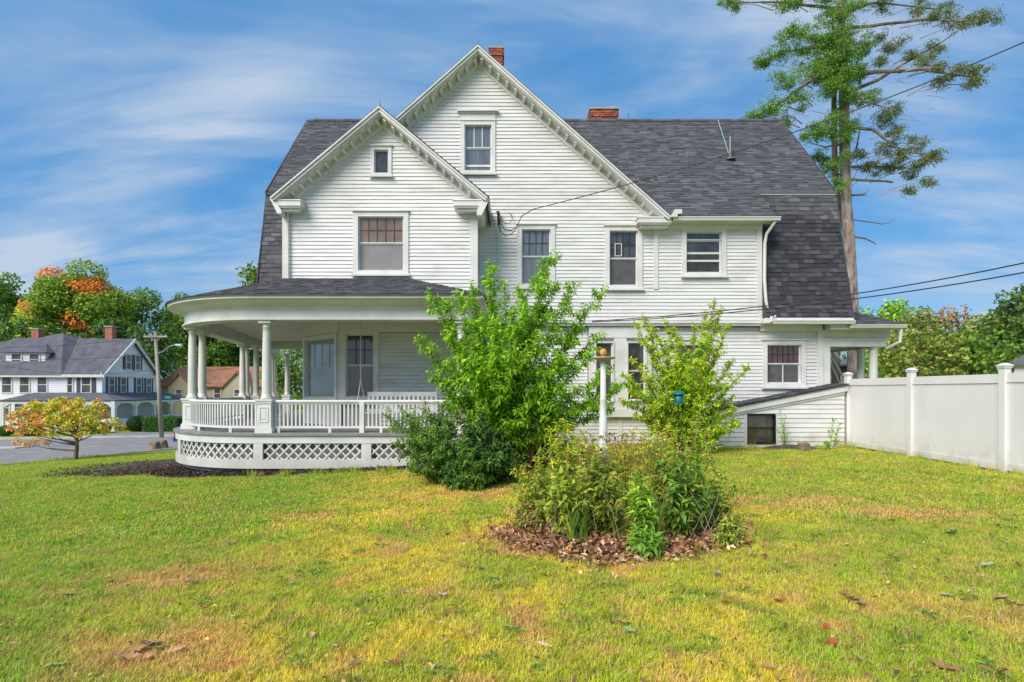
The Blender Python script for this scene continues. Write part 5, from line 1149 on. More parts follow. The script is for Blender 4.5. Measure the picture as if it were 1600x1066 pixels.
# mulch along the porch: a band that follows the skirt
mu = MB(); Pm = path(3.95)[6:50]; Pi = path(2.7)[6:50]; rows = []
for i, (a, b) in enumerate(zip(Pi, Pm)):
    wd_ = .50 + 3.3 / (1 + math.exp(-(i - 33.5) / 1.8)); wide = (.38 + wd_) / 1.25
    row_ = []
    for k in range(9):
        f = k / 8 * wide * (1 + .12 * mnoise.noise(Vector((a[0], a[1], 2)))); x = a[0] + (b[0] - a[0]) * f; y = a[1] + (b[1] - a[1]) * f; row_.append((x, y, gz(x, y) + .035 * (1 - (k / 8) ** 3) + .012 - (.03 if k == 8 else 0)))
    rows.append(row_)
mu.add([p for r_ in rows for p in r_], [(i * 9 + k, (i + 1) * 9 + k, (i + 1) * 9 + k + 1, i * 9 + k + 1) for i in range(len(rows) - 1) for k in range(8)]); mu.build('mulch_bed', M['mulch'], None, kind='structure')
# bark chips on the mulch and dead leaves in the flower bed
def scatter(name, n, fn, ln, wd, cols, w, label, cat='ground cover', up=.05, tilt=.35, m='litter', fold=.25):
    P_ = []
    while len(P_) < n:
        q = fn()
        if q: P_.append((q[0], q[1], gz(q[0], q[1]) + q[2] + random.uniform(0, up)))
    d = unit(n); d[:, 2] *= tilt; u = unit(n) * tilt + [0, 0, 1]
    o = leafmesh(name, P_, d, u, ln * rng.uniform(.5, 1.4, n), wd * rng.uniform(.5, 1.4, n), tint(n, cols, w, .35), M[m], None, fold=fold, curl=.1); prop(o, label, cat); return o
def f_mulch():
    r_ = random.choice(rows); k = random.uniform(0, 7.9); i = int(k); a = Vector(r_[i]).lerp(Vector(r_[i + 1]), k - i); return (a.x + random.uniform(-.15, .15), a.y + random.uniform(-.15, .15), .03)
scatter('bark_chips', 11000, f_mulch, .06, .03, [(.03, .02, .018), (.08, .05, .04), (.16, .10, .08), (.30, .22, .18)], [.5, .3, .15, .05], 'dark bark mulch chips spread round the foot of the porch', up=.03)
def f_bed():
    a = random.uniform(0, 6.283); f = math.sqrt(random.random()) * (1.02 + .22 * mnoise.noise(Vector((math.cos(a) * 2.5, math.sin(a) * 2.5, 8))) + (.16 * random.random() if random.random() < .35 else 0)); x, y = BX + math.cos(a) * BRX * f, BY + math.sin(a) * BRY * f
    return (x, y, .055 * (1 - min(f, 1) ** 2) + .01)
scatter('dead_leaves', 7500, f_bed, .065, .036, [(.33, .17, .085), (.47, .28, .15), (.17, .085, .045), (.62, .42, .25), (.55, .25, .07)], [.34, .25, .22, .13, .06], 'brown dry leaves carpeting the flower bed', up=.045, tilt=.8)
# plants of the bed
def bp_(px, py, Y): return at(px, py, Y)
def plant(name, label, px, Y, tipsl, ll, lw, cols, w=None, **k):
    b = (X(px, Y), Y, gz(X(px, Y), Y) + .03); k.setdefault('group', None)
    return shoots(name, label, b, [(X(a, Y + d), Y + d, Z(c, Y + d)) for a, c, d in tipsl], ll, lw, cols, w, cat='plant', **k)
O1, O2, O3, YG, BRN = (.20, .27, .03), (.31, .39, .04), (.09, .16, .025), (.60, .55, .045), (.40, .25, .10)
base_kw = dict(side_n=13, side_l=.15, spacing=.014, arch=.10, bare=.10, spread=.07, r=.006, droop=.2, minor=.8, lm='leaf')
plant('goldenrod_plant', 'arching goldenrod with yellow tips at the left end of the bed', 855, 6.5, [(800, 735, -.1), (815, 728, -.2), (822, 750, 0), (838, 715, -.2), (850, 700, 0), (812, 765, -.2), (835, 745, -.3), (862, 720, -.3)], .055, .013, [O1, O2, O3], None, tipcols=[YG, (.48, .38, .03)], tw_=9, **{**base_kw, 'arch': .4, 'spacing': .010})
plant('goldenrod_plant', 'upright goldenrod clump with yellow tops left of the white pole', 885, 6.8, [(860, 668, 0), (872, 660, 0), (885, 655, .1), (898, 660, 0), (905, 680, -.2), (870, 690, -.2), (890, 700, -.3), (915, 670, 0)], .06, .016, [O1, O2, LG1], None, tipcols=[YG, O2, (.48, .38, .03)], tw_=9, **{**base_kw, 'spacing': .010})
plant('goldenrod_plant', 'goldenrod with mustard tops directly right of the white pole', 985, 6.9, [(960, 690, 0), (975, 675, 0), (988, 668, 0), (1003, 672, 0), (1015, 690, -.1), (970, 705, -.2), (1000, 700, -.2)], .055, .016, [O1, O2, YG], None, tipcols=[YG, (.45, .33, .04), BRN], tw_=9, **{**base_kw, 'spacing': .010})
plant('seedhead_plant', 'feathery plant with tan flower heads at the right top of the bed', 1085, 6.9, [(1070, 680, 0), (1083, 660, 0), (1095, 652, .1), (1108, 668, 0), (1118, 690, 0), (1090, 640, 0), (1075, 700, -.2), (1105, 700, -.2), (1060, 695, 0)], .06, .018, [O1, O2, LG1], None, tipcols=[(.38, .30, .12), (.30, .30, .10)], tw_=9, **base_kw)
plant('peony_plant', 'broad-leaved plant with browning edges at the front left of the bed', 890, 5.9, [(850, 760, 0), (865, 735, 0), (885, 725, 0), (905, 740, -.1), (920, 760, -.1), (860, 790, -.15), (885, 780, -.2), (910, 790, -.2), (840, 785, 0), (875, 755, -.2)], .085, .042, [O1, O2, (.14, .13, .03)], [.45, .35, .2], **{**base_kw, 'spacing': .017})
plant('peony_plant', 'dull green leafy plant in front of the white pole', 945, 5.9, [(920, 730, 0), (935, 715, 0), (955, 712, 0), (970, 730, 0), (930, 765, -.2), (955, 760, -.2), (975, 765, -.1), (940, 790, -.3), (965, 795, -.3), (950, 740, -.2)], .085, .04, [O1, O3, (.16, .15, .03)], [.45, .35, .2], **{**base_kw, 'spacing': .017})
plant('phlox_plant', 'tall fresh green phlox stem leaning at the front of the bed', 1000, 5.45, [(990, 735, 0), (1000, 750, -.05), (985, 770, -.08), (1012, 765, 0), (1003, 800, -.08), (993, 830, -.08), (1018, 800, 0)], .095, .030, [(.22, .36, .035), (.30, .44, .045), (.13, .25, .03)], None, **{**base_kw, 'spacing': .015, 'side_l': .09})
plant('hosta_plant', 'low bright green rosette at the front foot of the phlox', 1010, 5.25, [(992, 850, 0), (1004, 853, -.1), (1020, 850, -.05), (1030, 848, 0)], .085, .045, [(.12, .25, .03), (.18, .32, .04)], None, **{**base_kw, 'arch': .5, 'spacing': .03})
plant('shrub_rose', 'dark leafy shrub at the right side of the bed', 1065, 5.9, [(1030, 720, 0), (1050, 705, 0), (1075, 710, 0), (1095, 730, 0), (1110, 765, 0), (1105, 795, -.1), (1075, 780, -.2), (1045, 760, -.2), (1060, 740, -.2), (1090, 760, -.1), (1030, 790, -.2), (1060, 800, -.3), (1120, 785, .1)], .09, .045, [O3, DG2, O1], None, **{**base_kw, 'spacing': .016})
plant('aster_plant', 'fine-leaved plant between the phlox and the dark rose', 1030, 6.3, [(1010, 700, 0), (1025, 690, 0), (1040, 685, 0), (1055, 700, 0), (1020, 720, -.2), (1042, 715, -.2), (1000, 715, 0)], .06, .02, [O1, O2, (.2, .2, .04)], None, **base_kw)
plant('aster_plant', 'sparse leaning stems reaching past the right side of the bed', 1110, 6.1, [(1120, 720, 0), (1135, 740, 0), (1150, 760, .1), (1128, 775, -.1), (1148, 790, 0), (1115, 750, -.1)], .06, .028, [O1, O2, O3], None, **{**base_kw, 'spacing': .02})
plant('aster_plant', 'leaning thin plant with pale leaves at the far left of the bed', 835, 6.3, [(800, 760, 0), (808, 775, -.1), (795, 790, 0), (818, 770, -.1), (828, 755, 0), (845, 745, 0)], .055, .026, [O2, (.34, .34, .10), O1], None, **{**base_kw, 'spacing': .018})
plant('goldenrod_plant', 'yellow-green goldenrod behind the middle of the bed', 1030, 7.0, [(1010, 665, 0), (1025, 655, 0), (1045, 662, 0), (1058, 672, 0), (1035, 680, -.1), (1015, 690, -.1)], .058, .018, [O1, O2, YG], None, tipcols=[YG, O2], tw_=9, **{**base_kw, 'spacing': .011})
plant('weed_plant', 'low weedy tuft at the right front edge of the bed', 1145, 5.6, [(1130, 815, 0), (1145, 810, 0), (1160, 820, 0), (1135, 840, -.1), (1155, 845, -.1)], .05, .024, [O1, O2, (.2, .17, .06)], None, **base_kw)
plant('weed_plant', 'low weedy tuft at the left front edge of the bed', 828, 6.2, [(810, 800, 0), (822, 790, 0), (840, 800, 0), (830, 815, -.1), (845, 820, -.1)], .05, .022, [O1, BRN, (.2, .17, .06)], None, **base_kw)
plant('aster_plant', 'mixed yellowing foliage filling the middle of the bed', 930, 6.5, [(900, 705, 0), (915, 690, 0), (930, 700, 0), (945, 695, 0), (960, 705, 0), (925, 680, .2), (940, 720, -.2), (905, 725, -.2)], .06, .024, [O1, YG, BRN, O2], [.4, .2, .15, .25], **base_kw)
# iris blades and dead canes
ir = MB(); cols_ = []
for (px, Y, n, hh) in ((905, 5.7, 16, .55), (1012, 5.5, 14, .6), (1030, 5.9, 12, .6), (960, 5.75, 10, .5), (885, 6.2, 8, .55)):
    for k in range(n):
        bx, by = X(px, Y) + random.uniform(-.1, .1), Y + random.uniform(-.06, .06); g = gz(bx, by); h = hh * random.uniform(.6, 1.1); lx, ly = random.uniform(-.28, .28), random.uniform(-.25, .1); w = random.uniform(.010, .016)
        c = random.choice(((.10, .20, .03), (.16, .27, .03), (.35, .33, .06))); vs = []
        for t in (0, .35, .7, 1): 
            q = (bx + lx * t * t, by + ly * t * t, g + h * (t - .22 * t * t * t)); ww = w * (1 - t ** 3) + .001; vs += [(q[0] - ww, q[1], q[2]), (q[0] + ww, q[1], q[2])]
        ir.add(vs, [(0, 1, 3, 2), (2, 3, 5, 4), (4, 5, 7, 6)], c)
prop(ir.build('iris_leaves', M['leafthin'], None), 'upright sword-shaped iris leaves in the flower bed', 'plant', kind='stuff')
cn = MB()
for k in range(90):
    x, y = BX + random.uniform(-.85, .95), BY + random.uniform(-.6, .5); g = gz(x, y); v = Vector((random.uniform(-.28, .28), random.uniform(-.25, .15), random.uniform(.25, .75))); p = Vector((x, y, g)); cn.tube([p, p + v * .5 + Vector((.02, 0, .02)), p + v], [.005, .004, .002], 4)
prop(cn.build('dead_stems', mat('dry_cane', (.20, .13, .09), (.42, .32, .24), 15), None), 'dry brown canes standing among the flower bed plants', 'plant', kind='stuff')
dh = []; 
for k in range(380):
    dh.append((X(random.gauss(965, 62), 6.3), 6.2 + random.uniform(-.3, .4), Z(random.uniform(676, 740), 6.3)))
n = len(dh); leafmesh('withered_leaves', dh, unit(n) * .6 + [0, 0, -.8], unit(n) + [0, -1, 0], rng.uniform(.03, .07, n), rng.uniform(.012, .03, n), tint(n, [(.24, .13, .06), (.34, .20, .09), (.15, .08, .04)]), M['leaf'], None, label='withered brown leaves hanging in the tops of the bed plants', cat='leaves')

# ------------------------------------------------------------------ fallen leaves lying singly on the lawn
def oak_leaf_mesh(name, L, col, lobes=4, curl=.2, seed=0):
    rg = random.Random(seed); out = []; n = lobes * 2 + 1
    for k in range(n + 1):
        t = k / n; w = (.30 if k % 2 else .10) * math.sin(math.pi * min(t * .9 + .12, 1)) * L * rg.uniform(.85, 1.15) + .004; out.append((t * L, w))
    vs = []; fs = []
    for (a, w) in out:
        z = curl * L * ((a / L - .5) ** 2) * 1.2
        vs += [(a - L / 2, 0, z), (a - L / 2 + w * .35, w, z + w * rg.uniform(.1, .6)), (a - L / 2 + w * .35, -w, z + w * rg.uniform(.1, .6))]
    for k in range(len(out) - 1):
        i = 3 * k; fs += [(i, i + 3, i + 4, i + 1), (i, i + 2, i + 5, i + 3)]
    m = MB(); m.add(vs, fs, col); m.tube([(-L / 2, 0, curl * L * .3), (-L * .8, .01, .004)], [.0016, .001], 4, col); me = m.mesh(name, M['litter'], Vector()); return me
named = [((1330, 945), .17, (.34, .22, .12), 'large tan oak leaf pair curled on the right lawn', .5, 0), ((1345, 950), .15, (.42, .26, .13), 'tan oak leaf lying against the large curled one on the right lawn', .3, 1.2),
 ((1218, 946), .09, (.50, .10, .03), 'bright red-orange leaf left of the large tan leaves', .4, .4), ((1133, 948), .07, (.48, .16, .05), 'small rust leaf left of the bright red-orange one', .3, 2), ((1290, 988), .07, (.40, .08, .03), 'small red leaf below the bright red-orange one', .4, .9), ((1300, 1012), .075, (.42, .07, .03), 'dark red leaf lowest below the tan oak leaves', .3, .2),
 ((1565, 942), .13, (.42, .26, .15), 'tan leaf at the right edge of the lawn', .3, .3), ((1585, 950), .12, (.46, .26, .12), 'rust-tinged leaf at the extreme right edge', .3, -.2), ((983, 994), .08, (.22, .36, .16), 'pale green leaf on the lawn below the bed', .2, 2.4), ((975, 979), .09, (.46, .28, .09), 'ochre leaf just above the pale green leaf', .2, .1), ((850, 1018), .09, (.55, .40, .24), 'pale beige oak leaf low in the middle of the lawn', .2, 2.9),
 ((690, 937), .085, (.50, .44, .38), 'whitish upturned leaf on the lawn left of the bed', .6, .5), ((752, 893), .08, (.50, .44, .37), 'whitish leaf on the lawn nearest the left of the bed', .3, .2), ((776, 920), .09, (.42, .24, .10), 'brown leaf just left of the bed front', .3, .8), ((942, 886), .11, (.50, .36, .12), 'yellow-tan leaf at the front edge of the bed', .3, .1), ((1003, 883), .10, (.52, .44, .32), 'cream leaf at the right front of the bed', .2, .3),
 ((88, 1047), .11, (.22, .38, .10), 'light green leaf at the lower left of the lawn', .2, .4), ((197, 1035), .14, (.45, .25, .12), 'curled rust oak leaf at the left of the brown leaf pile', .5, .3), ((230, 1038), .10, (.50, .27, .14), 'rust oak leaf below the brown leaf pile', .4, 2.2), ((222, 1022), .15, (.38, .24, .12), 'long dry leaf on top of the brown leaf pile', .5, .5), ((240, 1018), .14, (.30, .19, .10), 'dark dry leaf at the right of the brown leaf pile', .5, .2), ((275, 1025), .09, (.48, .32, .16), 'thin tan leaf trailing right of the brown leaf pile', .2, .35),
 ((365, 970), .07, (.48, .42, .36), 'whitish leaf on the lower left lawn', .3, 0), ((322, 957), .06, (.35, .13, .07), 'small red-brown leaf on the lower left lawn', .4, 1.4), ((300, 916), .11, (.16, .18, .11), 'grey-green leaf in the yellow grass at left', .3, .2), ((488, 1001), .07, (.50, .32, .20), 'small pinkish tan leaf on the lower left lawn', .3, 1.9), ((148, 897), .07, (.62, .50, .06), 'clear yellow leaf on the left lawn', .2, .4), ((168, 906), .07, (.60, .46, .08), 'second yellow leaf just right of the clear yellow one', .2, 1.9), ((88, 935), .08, (.50, .24, .10), 'orange-brown leaf on the green left lawn', .3, .6), ((112, 937), .09, (.13, .08, .07), 'dark leaf beside the orange-brown one', .3, .2),
 ((360, 853), .11, (.30, .22, .13), 'dry leaf beside a dark clod on the left lawn', .5, .5), ((492, 775), .12, (.05, .12, .04), 'dark green leaf on the lawn below the porch', .3, .3), ((1372, 808), .11, (.24, .14, .08), 'brown leaf in the dry grass patch', .4, .3), ((1487, 838), .13, (.03, .10, .03), 'dark green leaf at the right of the dry grass patch', .4, .1), ((1470, 1052), .13, (.36, .16, .08), 'brown oak leaf at the lower right corner', .5, 2.1), ((1543, 888), .11, (.42, .40, .22), 'pale silvery leaf on the right lawn', .2, .2), ((1480, 937), .10, (.34, .36, .20), 'silvery green leaf on the right lawn', .2, 0), ((1120, 903), .11, (.34, .36, .20), 'silvery leaf just right of the bed', .3, .9),
 ((58, 751), .15, (.25, .42, .14), 'pale green leaf by the street side of the lawn', .2, .3), ((555, 1048), .08, (.24, .14, .10), 'curled brown leaf at the bottom left of centre', .6, 1), ((617, 1045), .06, (.30, .08, .05), 'tiny dark red leaf near the bottom edge', .4, .4), ((578, 984), .05, (.55, .55, .12), 'small yellow-green leaf on the centre lawn', .2, .2), ((1200, 1052), .08, (.48, .22, .12), 'rust leaf at the bottom right of centre', .3, .3), ((670, 915), .05, (.48, .22, .08), 'small orange leaf left of the bed', .3, .7)]
for i, (p, L, c, lab, cu, rot) in enumerate(named):
    x, y, z = gp(*p); o = link('fallen_leaf', oak_leaf_mesh('fallen_leaf', L * 1.1, c, 4, cu, i), None, Vector((x, y, z + .03))); o.rotation_euler = (random.uniform(-.25, .25), random.uniform(-.25, .25), rot); prop(o, lab, 'leaf', 'fallen leaves on the lawn')
def f_lawn():
    Y = 2.6 + 12 * random.random() ** 1.3; x = random.uniform(-1, 1) * Y * .93
    if x > 9 or (x < -8 and Y > 11) or (Y > 11.3 and x < 1): return None
    return (x, Y, .035)
scatter('leaf_litter', 1500, f_lawn, .038, .026, [(.42, .26, .12), (.5, .36, .14), (.30, .14, .07), (.5, .18, .06), (.45, .40, .26), (.16, .10, .06)], [.3, .2, .2, .08, .04, .18], 'small fallen leaves and bits scattered over the whole lawn', up=.02)
def f_near():
    a = random.gauss(4.0, 1.1); r_ = 1.0 + abs(random.gauss(0, .35)); x, y = BX + math.cos(a) * BRX * r_, BY + math.sin(a) * BRY * r_; return (x, y, .03)
scatter('stray_leaves', 260, f_near, .06, .036, [(.45, .26, .12), (.58, .40, .22), (.30, .15, .07)], None, 'stray dry leaves blown onto the grass round the flower bed', up=.02, tilt=.6)
wp_, wd2, wu2 = [], [], []
for k in range(85):   # flat rosettes of broad-leaved lawn weeds
    q = f_lawn()
    if not q: continue
    for j in range(random.randint(7, 16)):
        a = random.uniform(0, 6.283); rr = random.uniform(0, .05); wp_.append((q[0] + rr * math.cos(a), q[1] + rr * math.sin(a), gz(q[0], q[1]) + random.uniform(.015, .04))); wd2.append((math.cos(a), math.sin(a), random.uniform(.0, .35))); wu2.append((0, 0, 1))
n = len(wp_); leafmesh('lawn_weeds', wp_, wd2, wu2, rng.uniform(.03, .075, n), rng.uniform(.014, .032, n), tint(n, [(.10, .20, .03), (.15, .27, .04), (.20, .30, .08)]), M['leaf'], None, label='dark green rosettes of broad-leaved weeds dotted through the lawn', cat='weeds')
# stick and clods by the wall
x, y, z = gp(718, 764); m = MB(); m.tube([(x - .12, y + .02, z + .04), (x, y, z + .05), (x + .14, y - .03, z + .04)], [.012, .014, .01], 6); m.build('stick', M['reddish'], None, label='short broken stick on the grass below the dark bush', cat='stick')
def stump(px, py, w, h, label, dead=True, mm='wood'):
    x, y, z = gp(px, py); s = y / FOC; r = w * s / 2; H = h * s; m = MB(); n = 14; vs = []
    for (f, hh) in ((1.25, -.1), (1.05, .15), (.95, .6), (.92, .93), (.85, 1.0)):
        for k in range(n): a = 2 * math.pi * k / n; rr = r * f * (1 + .22 * mnoise.noise(Vector((math.cos(a) * 2 + px, math.sin(a) * 2, hh)))); vs.append((x + rr * math.cos(a), y + rr * math.sin(a), z + H * hh * (1 + .18 * math.sin(a * 3 + px) * (hh > .8))))
    m.add(vs, [(i * n + k, i * n + (k + 1) % n, (i + 1) * n + (k + 1) % n, (i + 1) * n + k) for i in range(4) for k in range(n)] + [tuple(4 * n + k for k in range(n))])
    return m.build('tree_stump', M[mm], None, label=label, cat='stump')
stump(241, 702.5, 17, 11, 'left of two low cut stumps at the edge of the street'); stump(255, 700.5, 13, 11, 'right of two low cut stumps at the edge of the street')
stump(1256, 705, 20, 12, 'small rotten stump by the wall of the cellar entry'); 
bed_sheet('soil_patch', X(1240, 14.6), 14.75, .75, .35, M['soil'], .01, h=.10)

# ------------------------------------------------------------------ small autumn tree by the street
bx_, by_, bz_ = gp(118, 719); s_ = by_ / FOC
def sa_cols(P_, I_, n):
    c = tint(n, [YL_, GY, OR, GL], [.34, .40, .04, .22]); q = np.sin(I_ * 3.7) > .88; lo = (P_[:, 0] < bx_ - 48 * s_) | (P_[:, 0] > bx_ + 60 * s_) | q
    r_ = lo & (rng.random(n) < .42); c[r_] = tint(int(r_.sum()), [PK, (.60, .20, .16), OR, (.62, .30, .18)]); return c
cl_ = []
for (a, b, r_) in ((35, 655, 12), (48, 645, 12), (62, 640, 13), (78, 636, 13), (95, 634, 14), (112, 628, 13), (115, 645, 14), (132, 642, 13), (148, 640, 13), (160, 650, 13), (175, 658, 12), (185, 668, 9), (60, 660, 12), (80, 660, 12), (100, 655, 13), (50, 675, 9), (42, 688, 8), (55, 693, 7), (30, 668, 8), (140, 660, 12), (158, 672, 9), (125, 662, 11), (70, 672, 9), (95, 672, 7), (145, 676, 6), (72, 628, 8), (145, 630, 8), (116, 624, 6), (30, 648, 8)):
    for dy in (-.6, .3): cl_.append(((X(108 + (a - 108) * .88 + random.uniform(-3, 3), by_), by_ + dy, Z(b + random.uniform(-3, 3), by_)), (r_ * s_ * .8, r_ * s_ * .8, r_ * s_ * .55)))
tree('dogwood_tree', 'small spreading tree in yellow, orange and pink autumn leaf by the street', (bx_, by_, bz_), 95 * s_ * .8, cl_, .095, 2600, None, None, .085, colfn=sa_cols, lean=.1)
# ------------------------------------------------------------------ neighbouring houses
def far_window(fr, a, z, w, h, parent, shut=None, tm='trimbright', cross=True):
    m = MB(); c = .11
    for q in ((a - w / 2 - c, a - w / 2, z - c, z + h + c), (a + w / 2, a + w / 2 + c, z - c, z + h + c), (a - w / 2, a + w / 2, z + h, z + h + c), (a - w / 2, a + w / 2, z - c, z)): fr.box(m, q[0], q[1], .002, .07, q[2], q[3])
    if cross: fr.box(m, a - w / 2, a + w / 2, .035, .05, z + h / 2 - .035, z + h / 2 + .035)
    o = m.build('window', M[tm], parent)
    for z0, z1 in ((z, z + h / 2 - .035), (z + h / 2 + .035, z + h)):
        m = MB(); fr.box(m, a - w / 2, a + w / 2, .01, .03, z0, z1); m.build('pane', M['pane_far'], o)
    if shut:
        for s in shut:
            m = MB(); aa = a + s * (w / 2 + c + .2); fr.box(m, aa - .18, aa + .18, .004, .05, z - .05, z + h + .05); m.build('shutter', M['shutter'], parent)
M['shutter'] = mat('dark_shutter', (.06, .06, .08), None, rough=.6)
M['siding_grey'] = mat('pale_blue_grey_siding', (.74, .75, .77), (.80, .805, .82), .6, .7); M['farroof'] = mat('grey_shingle_roof', (.085, .085, .10), (.13, .13, .15), 1.5, .9, .4, 8)
M['tanwall'] = mat('tan_siding', (.42, .38, .26), (.50, .45, .32), .6, .8); M['orangeroof'] = mat('orange_brown_shingle', (.30, .13, .07), (.40, .19, .11), 1.2, .9, .4, 8)
def lapped(fr, a0, a1, z0, z1, parent, m_, row=.2):   # small clapboard courses, joined
    m = MB(); z = z0
    while z < z1: zt = min(z + row, z1); m.add([fr.P(a0, .022, z), fr.P(a1, .022, z), fr.P(a1, .004, zt), fr.P(a0, .004, zt), fr.P(a0, 0, z), fr.P(a1, 0, z)], [(0, 1, 2, 3), (4, 5, 1, 0)]); z = zt
    m.build('siding', M[m_], parent, kind='stuff')
def wall_block(fr_s, fr_e): pass
P0 = Vector((-39.3, 54.0)); eS = Vector((-.995, -.1)); eE = Vector((-.1, .995))
g0 = gz(*P0); ZE = 3.16; ZR = 6.85; LS, LE = 17.0, 10.0
nh = empty('neighbour_house', (P0.x, P0.y, g0), 'pale grey two-storey house with dark roof, dormer and arched porch across the street', 'house')
def n3(s, e, z): p = P0 + eS * s + eE * e; return (p.x, p.y, z)
m = MB(); m.hexa([n3(0, 0, g0 - 1), n3(LS, 0, g0 - 1), n3(LS, LE, g0 - 1), n3(0, LE, g0 - 1), n3(0, 0, ZE), n3(LS, 0, ZE), n3(LS, LE, ZE), n3(0, LE, ZE)])
m.prism([n3(.05, .1, ZE), n3(.05, LE - .1, ZE), n3(.05, LE / 2, ZR - .15)], tuple(Vector((*(eS * 3), 0)))); nb = m.build('wall', M['siding_grey'], nh)
m = MB(); h_ = LE / 2; ov = .35; rl_ = (ZR - ZE) / h_
slab(m, [n3(-.35, -ov, ZE - ov * rl_ + .05), n3(LS - 2, -ov, ZE - ov * rl_ + .05), n3(LS - 6, h_, ZR + .05), n3(-.35, h_, ZR + .05)], .12); slab(m, [n3(-.35, LE + ov, ZE - ov * rl_ + .05), n3(LS - 2, LE + ov, ZE - ov * rl_ + .05), n3(LS - 6, h_, ZR + .05), n3(-.35, h_, ZR + .05)], .12)
slab(m, [n3(LS + .3, -ov, ZE - .2), n3(LS + .3, LE, ZE - .2), n3(LS - 6, h_, ZR + .04), n3(LS - 6.01, h_, ZR + .04)], .1)
slab(m, [n3(LS + .3, -ov, ZE - .21), n3(LS - 2.5, -ov, ZE - .21), n3(LS - 6, h_, ZR + .04), n3(LS - 5.9, h_, ZR + .04)], .1)
# hipped bay that rises over the eave
c = n3(6.2, 4.3, ZR + .45)
q_ = [n3(3.4, -.45, ZE - .2), n3(13, -.45, ZE - .2), n3(13, 6.5, ZR - .6), n3(3.4, 6.5, ZR - .6)]
m.add([q_[0], q_[1], q_[2], q_[3], c, n3(7.0, 4.4, ZR + .42)], [(0, 1, 5, 4), (1, 2, 5), (2, 3, 4, 5), (3, 0, 4)]); m.build('roof', M['farroof'], nh)
for s0, s1, y0 in ((-.4, LS + .3, -ov),):
    m = MB(); A = [n3(s0, y0 - .05, ZE - .42), n3(s1, y0 - .05, ZE - .42), n3(s1, y0 + .05, ZE - .42), n3(s0, y0 + .05, ZE - .42), n3(s0, y0 - .05, ZE - .16), n3(s1, y0 - .05, ZE - .16), n3(s1, y0 + .05, ZE - .16), n3(s0, y0 + .05, ZE - .16)]; m.hexa(A); m.build('eave_board', M['trimbright'], nh)
m = MB()
for sgn in (0, 1):
    e0, e1 = (-ov, h_) if sgn == 0 else (LE + ov, h_); z0, z1 = ZE - ov * rl_, ZR
    m.hexa([n3(-.40, e0, z0 - .25), n3(-.40, e1, z1 - .30), n3(-.30, e1, z1 - .30), n3(-.30, e0, z0 - .25), n3(-.40, e0, z0 + .06), n3(-.40, e1, z1 + .06), n3(-.30, e1, z1 + .06), n3(-.30, e0, z0 + .06)])
m.hexa([n3(-.15, -.3, ZE - .3), n3(-.15, LE + .3, ZE - .3), n3(0, LE + .3, ZE - .3), n3(0, -.3, ZE - .3), n3(-.15, -.3, ZE + .02), n3(-.15, LE + .3, ZE + .02), n3(0, LE + .3, ZE + .02), n3(0, -.3, ZE + .02)]); m.build('rake', M['trimbright'], nh)
FS = Frame((P0.x, P0.y), (-eS.x, -eS.y)); FE = Frame((P0.x, P0.y), (eE.x, eE.y))   # south face (a runs from -LS to 0), east face (a 0..LE)
lapped(FS, -LS, 0, g0 + .5, ZE, nh, 'siding_grey'); lapped(FE, 0, LE, g0 + .5, ZE, nh, 'siding_grey')
ch = ZE - 1.85
for a, w, sh in ((-1.4, .75, (-1, 1)), (-2.85, .4, None)): far_window(FS, a, ch, w, 1.45, nh, sh)
for a in (-5.3, -6.85, -8.4, -10.5, -12.5): far_window(FS, a - .0, ch, .75, 1.45, nh)
for a in (-7.3, -8.6, -10.5): far_window(FS, a, g0 + 1.4, .75, 1.5, nh)
for a in (1.4, 3.4, 6.2, 8.2): far_window(FE, a, ch, .8, 1.45, nh, (-1, 1))
far_window(FE, 4.3, ZE + .55, .75, 1.45, nh, (-1, 1)); far_window(FE, 6.0, ZE + .55, .75, 1.45, nh, (-1, 1))
# dormer on the long slope
ds0, ds1 = 5.8, 9.3; dz0, dz1 = Z(570, 52), Z(548, 52); de = (dz0 - ZE) / rl_ + .15
m = MB(); m.hexa([n3(ds0, de, dz0 - .3), n3(ds1, de, dz0 - .3), n3(ds1, de + 3, dz0 - .3), n3(ds0, de + 3, dz0 - .3), n3(ds0, de, dz1), n3(ds1, de, dz1), n3(ds1, de + 3, dz1), n3(ds0, de + 3, dz1)]); dw = m.build('dormer', M['siding_grey'], nh)
m = MB(); slab(m, [n3(ds0 - .3, de - .3, dz1), n3(ds1 + .3, de - .3, dz1), n3((ds0 + ds1) / 2 + .4, de + 2.2, dz1 + 1.1), n3((ds0 + ds1) / 2 - .4, de + 2.2, dz1 + 1.1)], .08); slab(m, [n3(ds0 - .3, de - .3, dz1), n3((ds0 + ds1) / 2 - .4, de + 2.2, dz1 + 1.1), n3(ds0 - .3, de + 4, dz1), n3(ds0 - .31, de + 3.9, dz1)], .08); m.build('roof', M['farroof'], dw)
FD = Frame(n3(0, de, 0)[:2], (-eS.x, -eS.y)); 
for a in (-(ds0 + .95), -(ds1 - .95)): far_window(FD, a, dz0 + .1, .8, 1.0, dw) if False else far_window(FD, a, dz0 + .1, .8, 1.0, nh)
def far_chimney(s, e, z0, z1, w=.75):
    p = n3(s, e, 0); mb = MB(); mb.box(p[0] - w / 2, p[0] + w / 2, p[1] - .3, p[1] + .3, z0, z1); o = mb.build('chimney', M['brickfar'], nh); m = MB(); m.box(p[0] - w / 2 - .08, p[0] + w / 2 + .08, p[1] - .38, p[1] + .38, z1, z1 + .12); m.build('chimney_cap', M['mortar'], o)
M['brickfar'] = mat('far_red_brick', (.32, .10, .07), (.45, .17, .11), 4, .9, .4)
far_chimney(2.2, h_ + .2, ZR - .6, ZR + 1.25); far_chimney(9.6, h_ + .6, ZR - 1.2, ZR + .95)
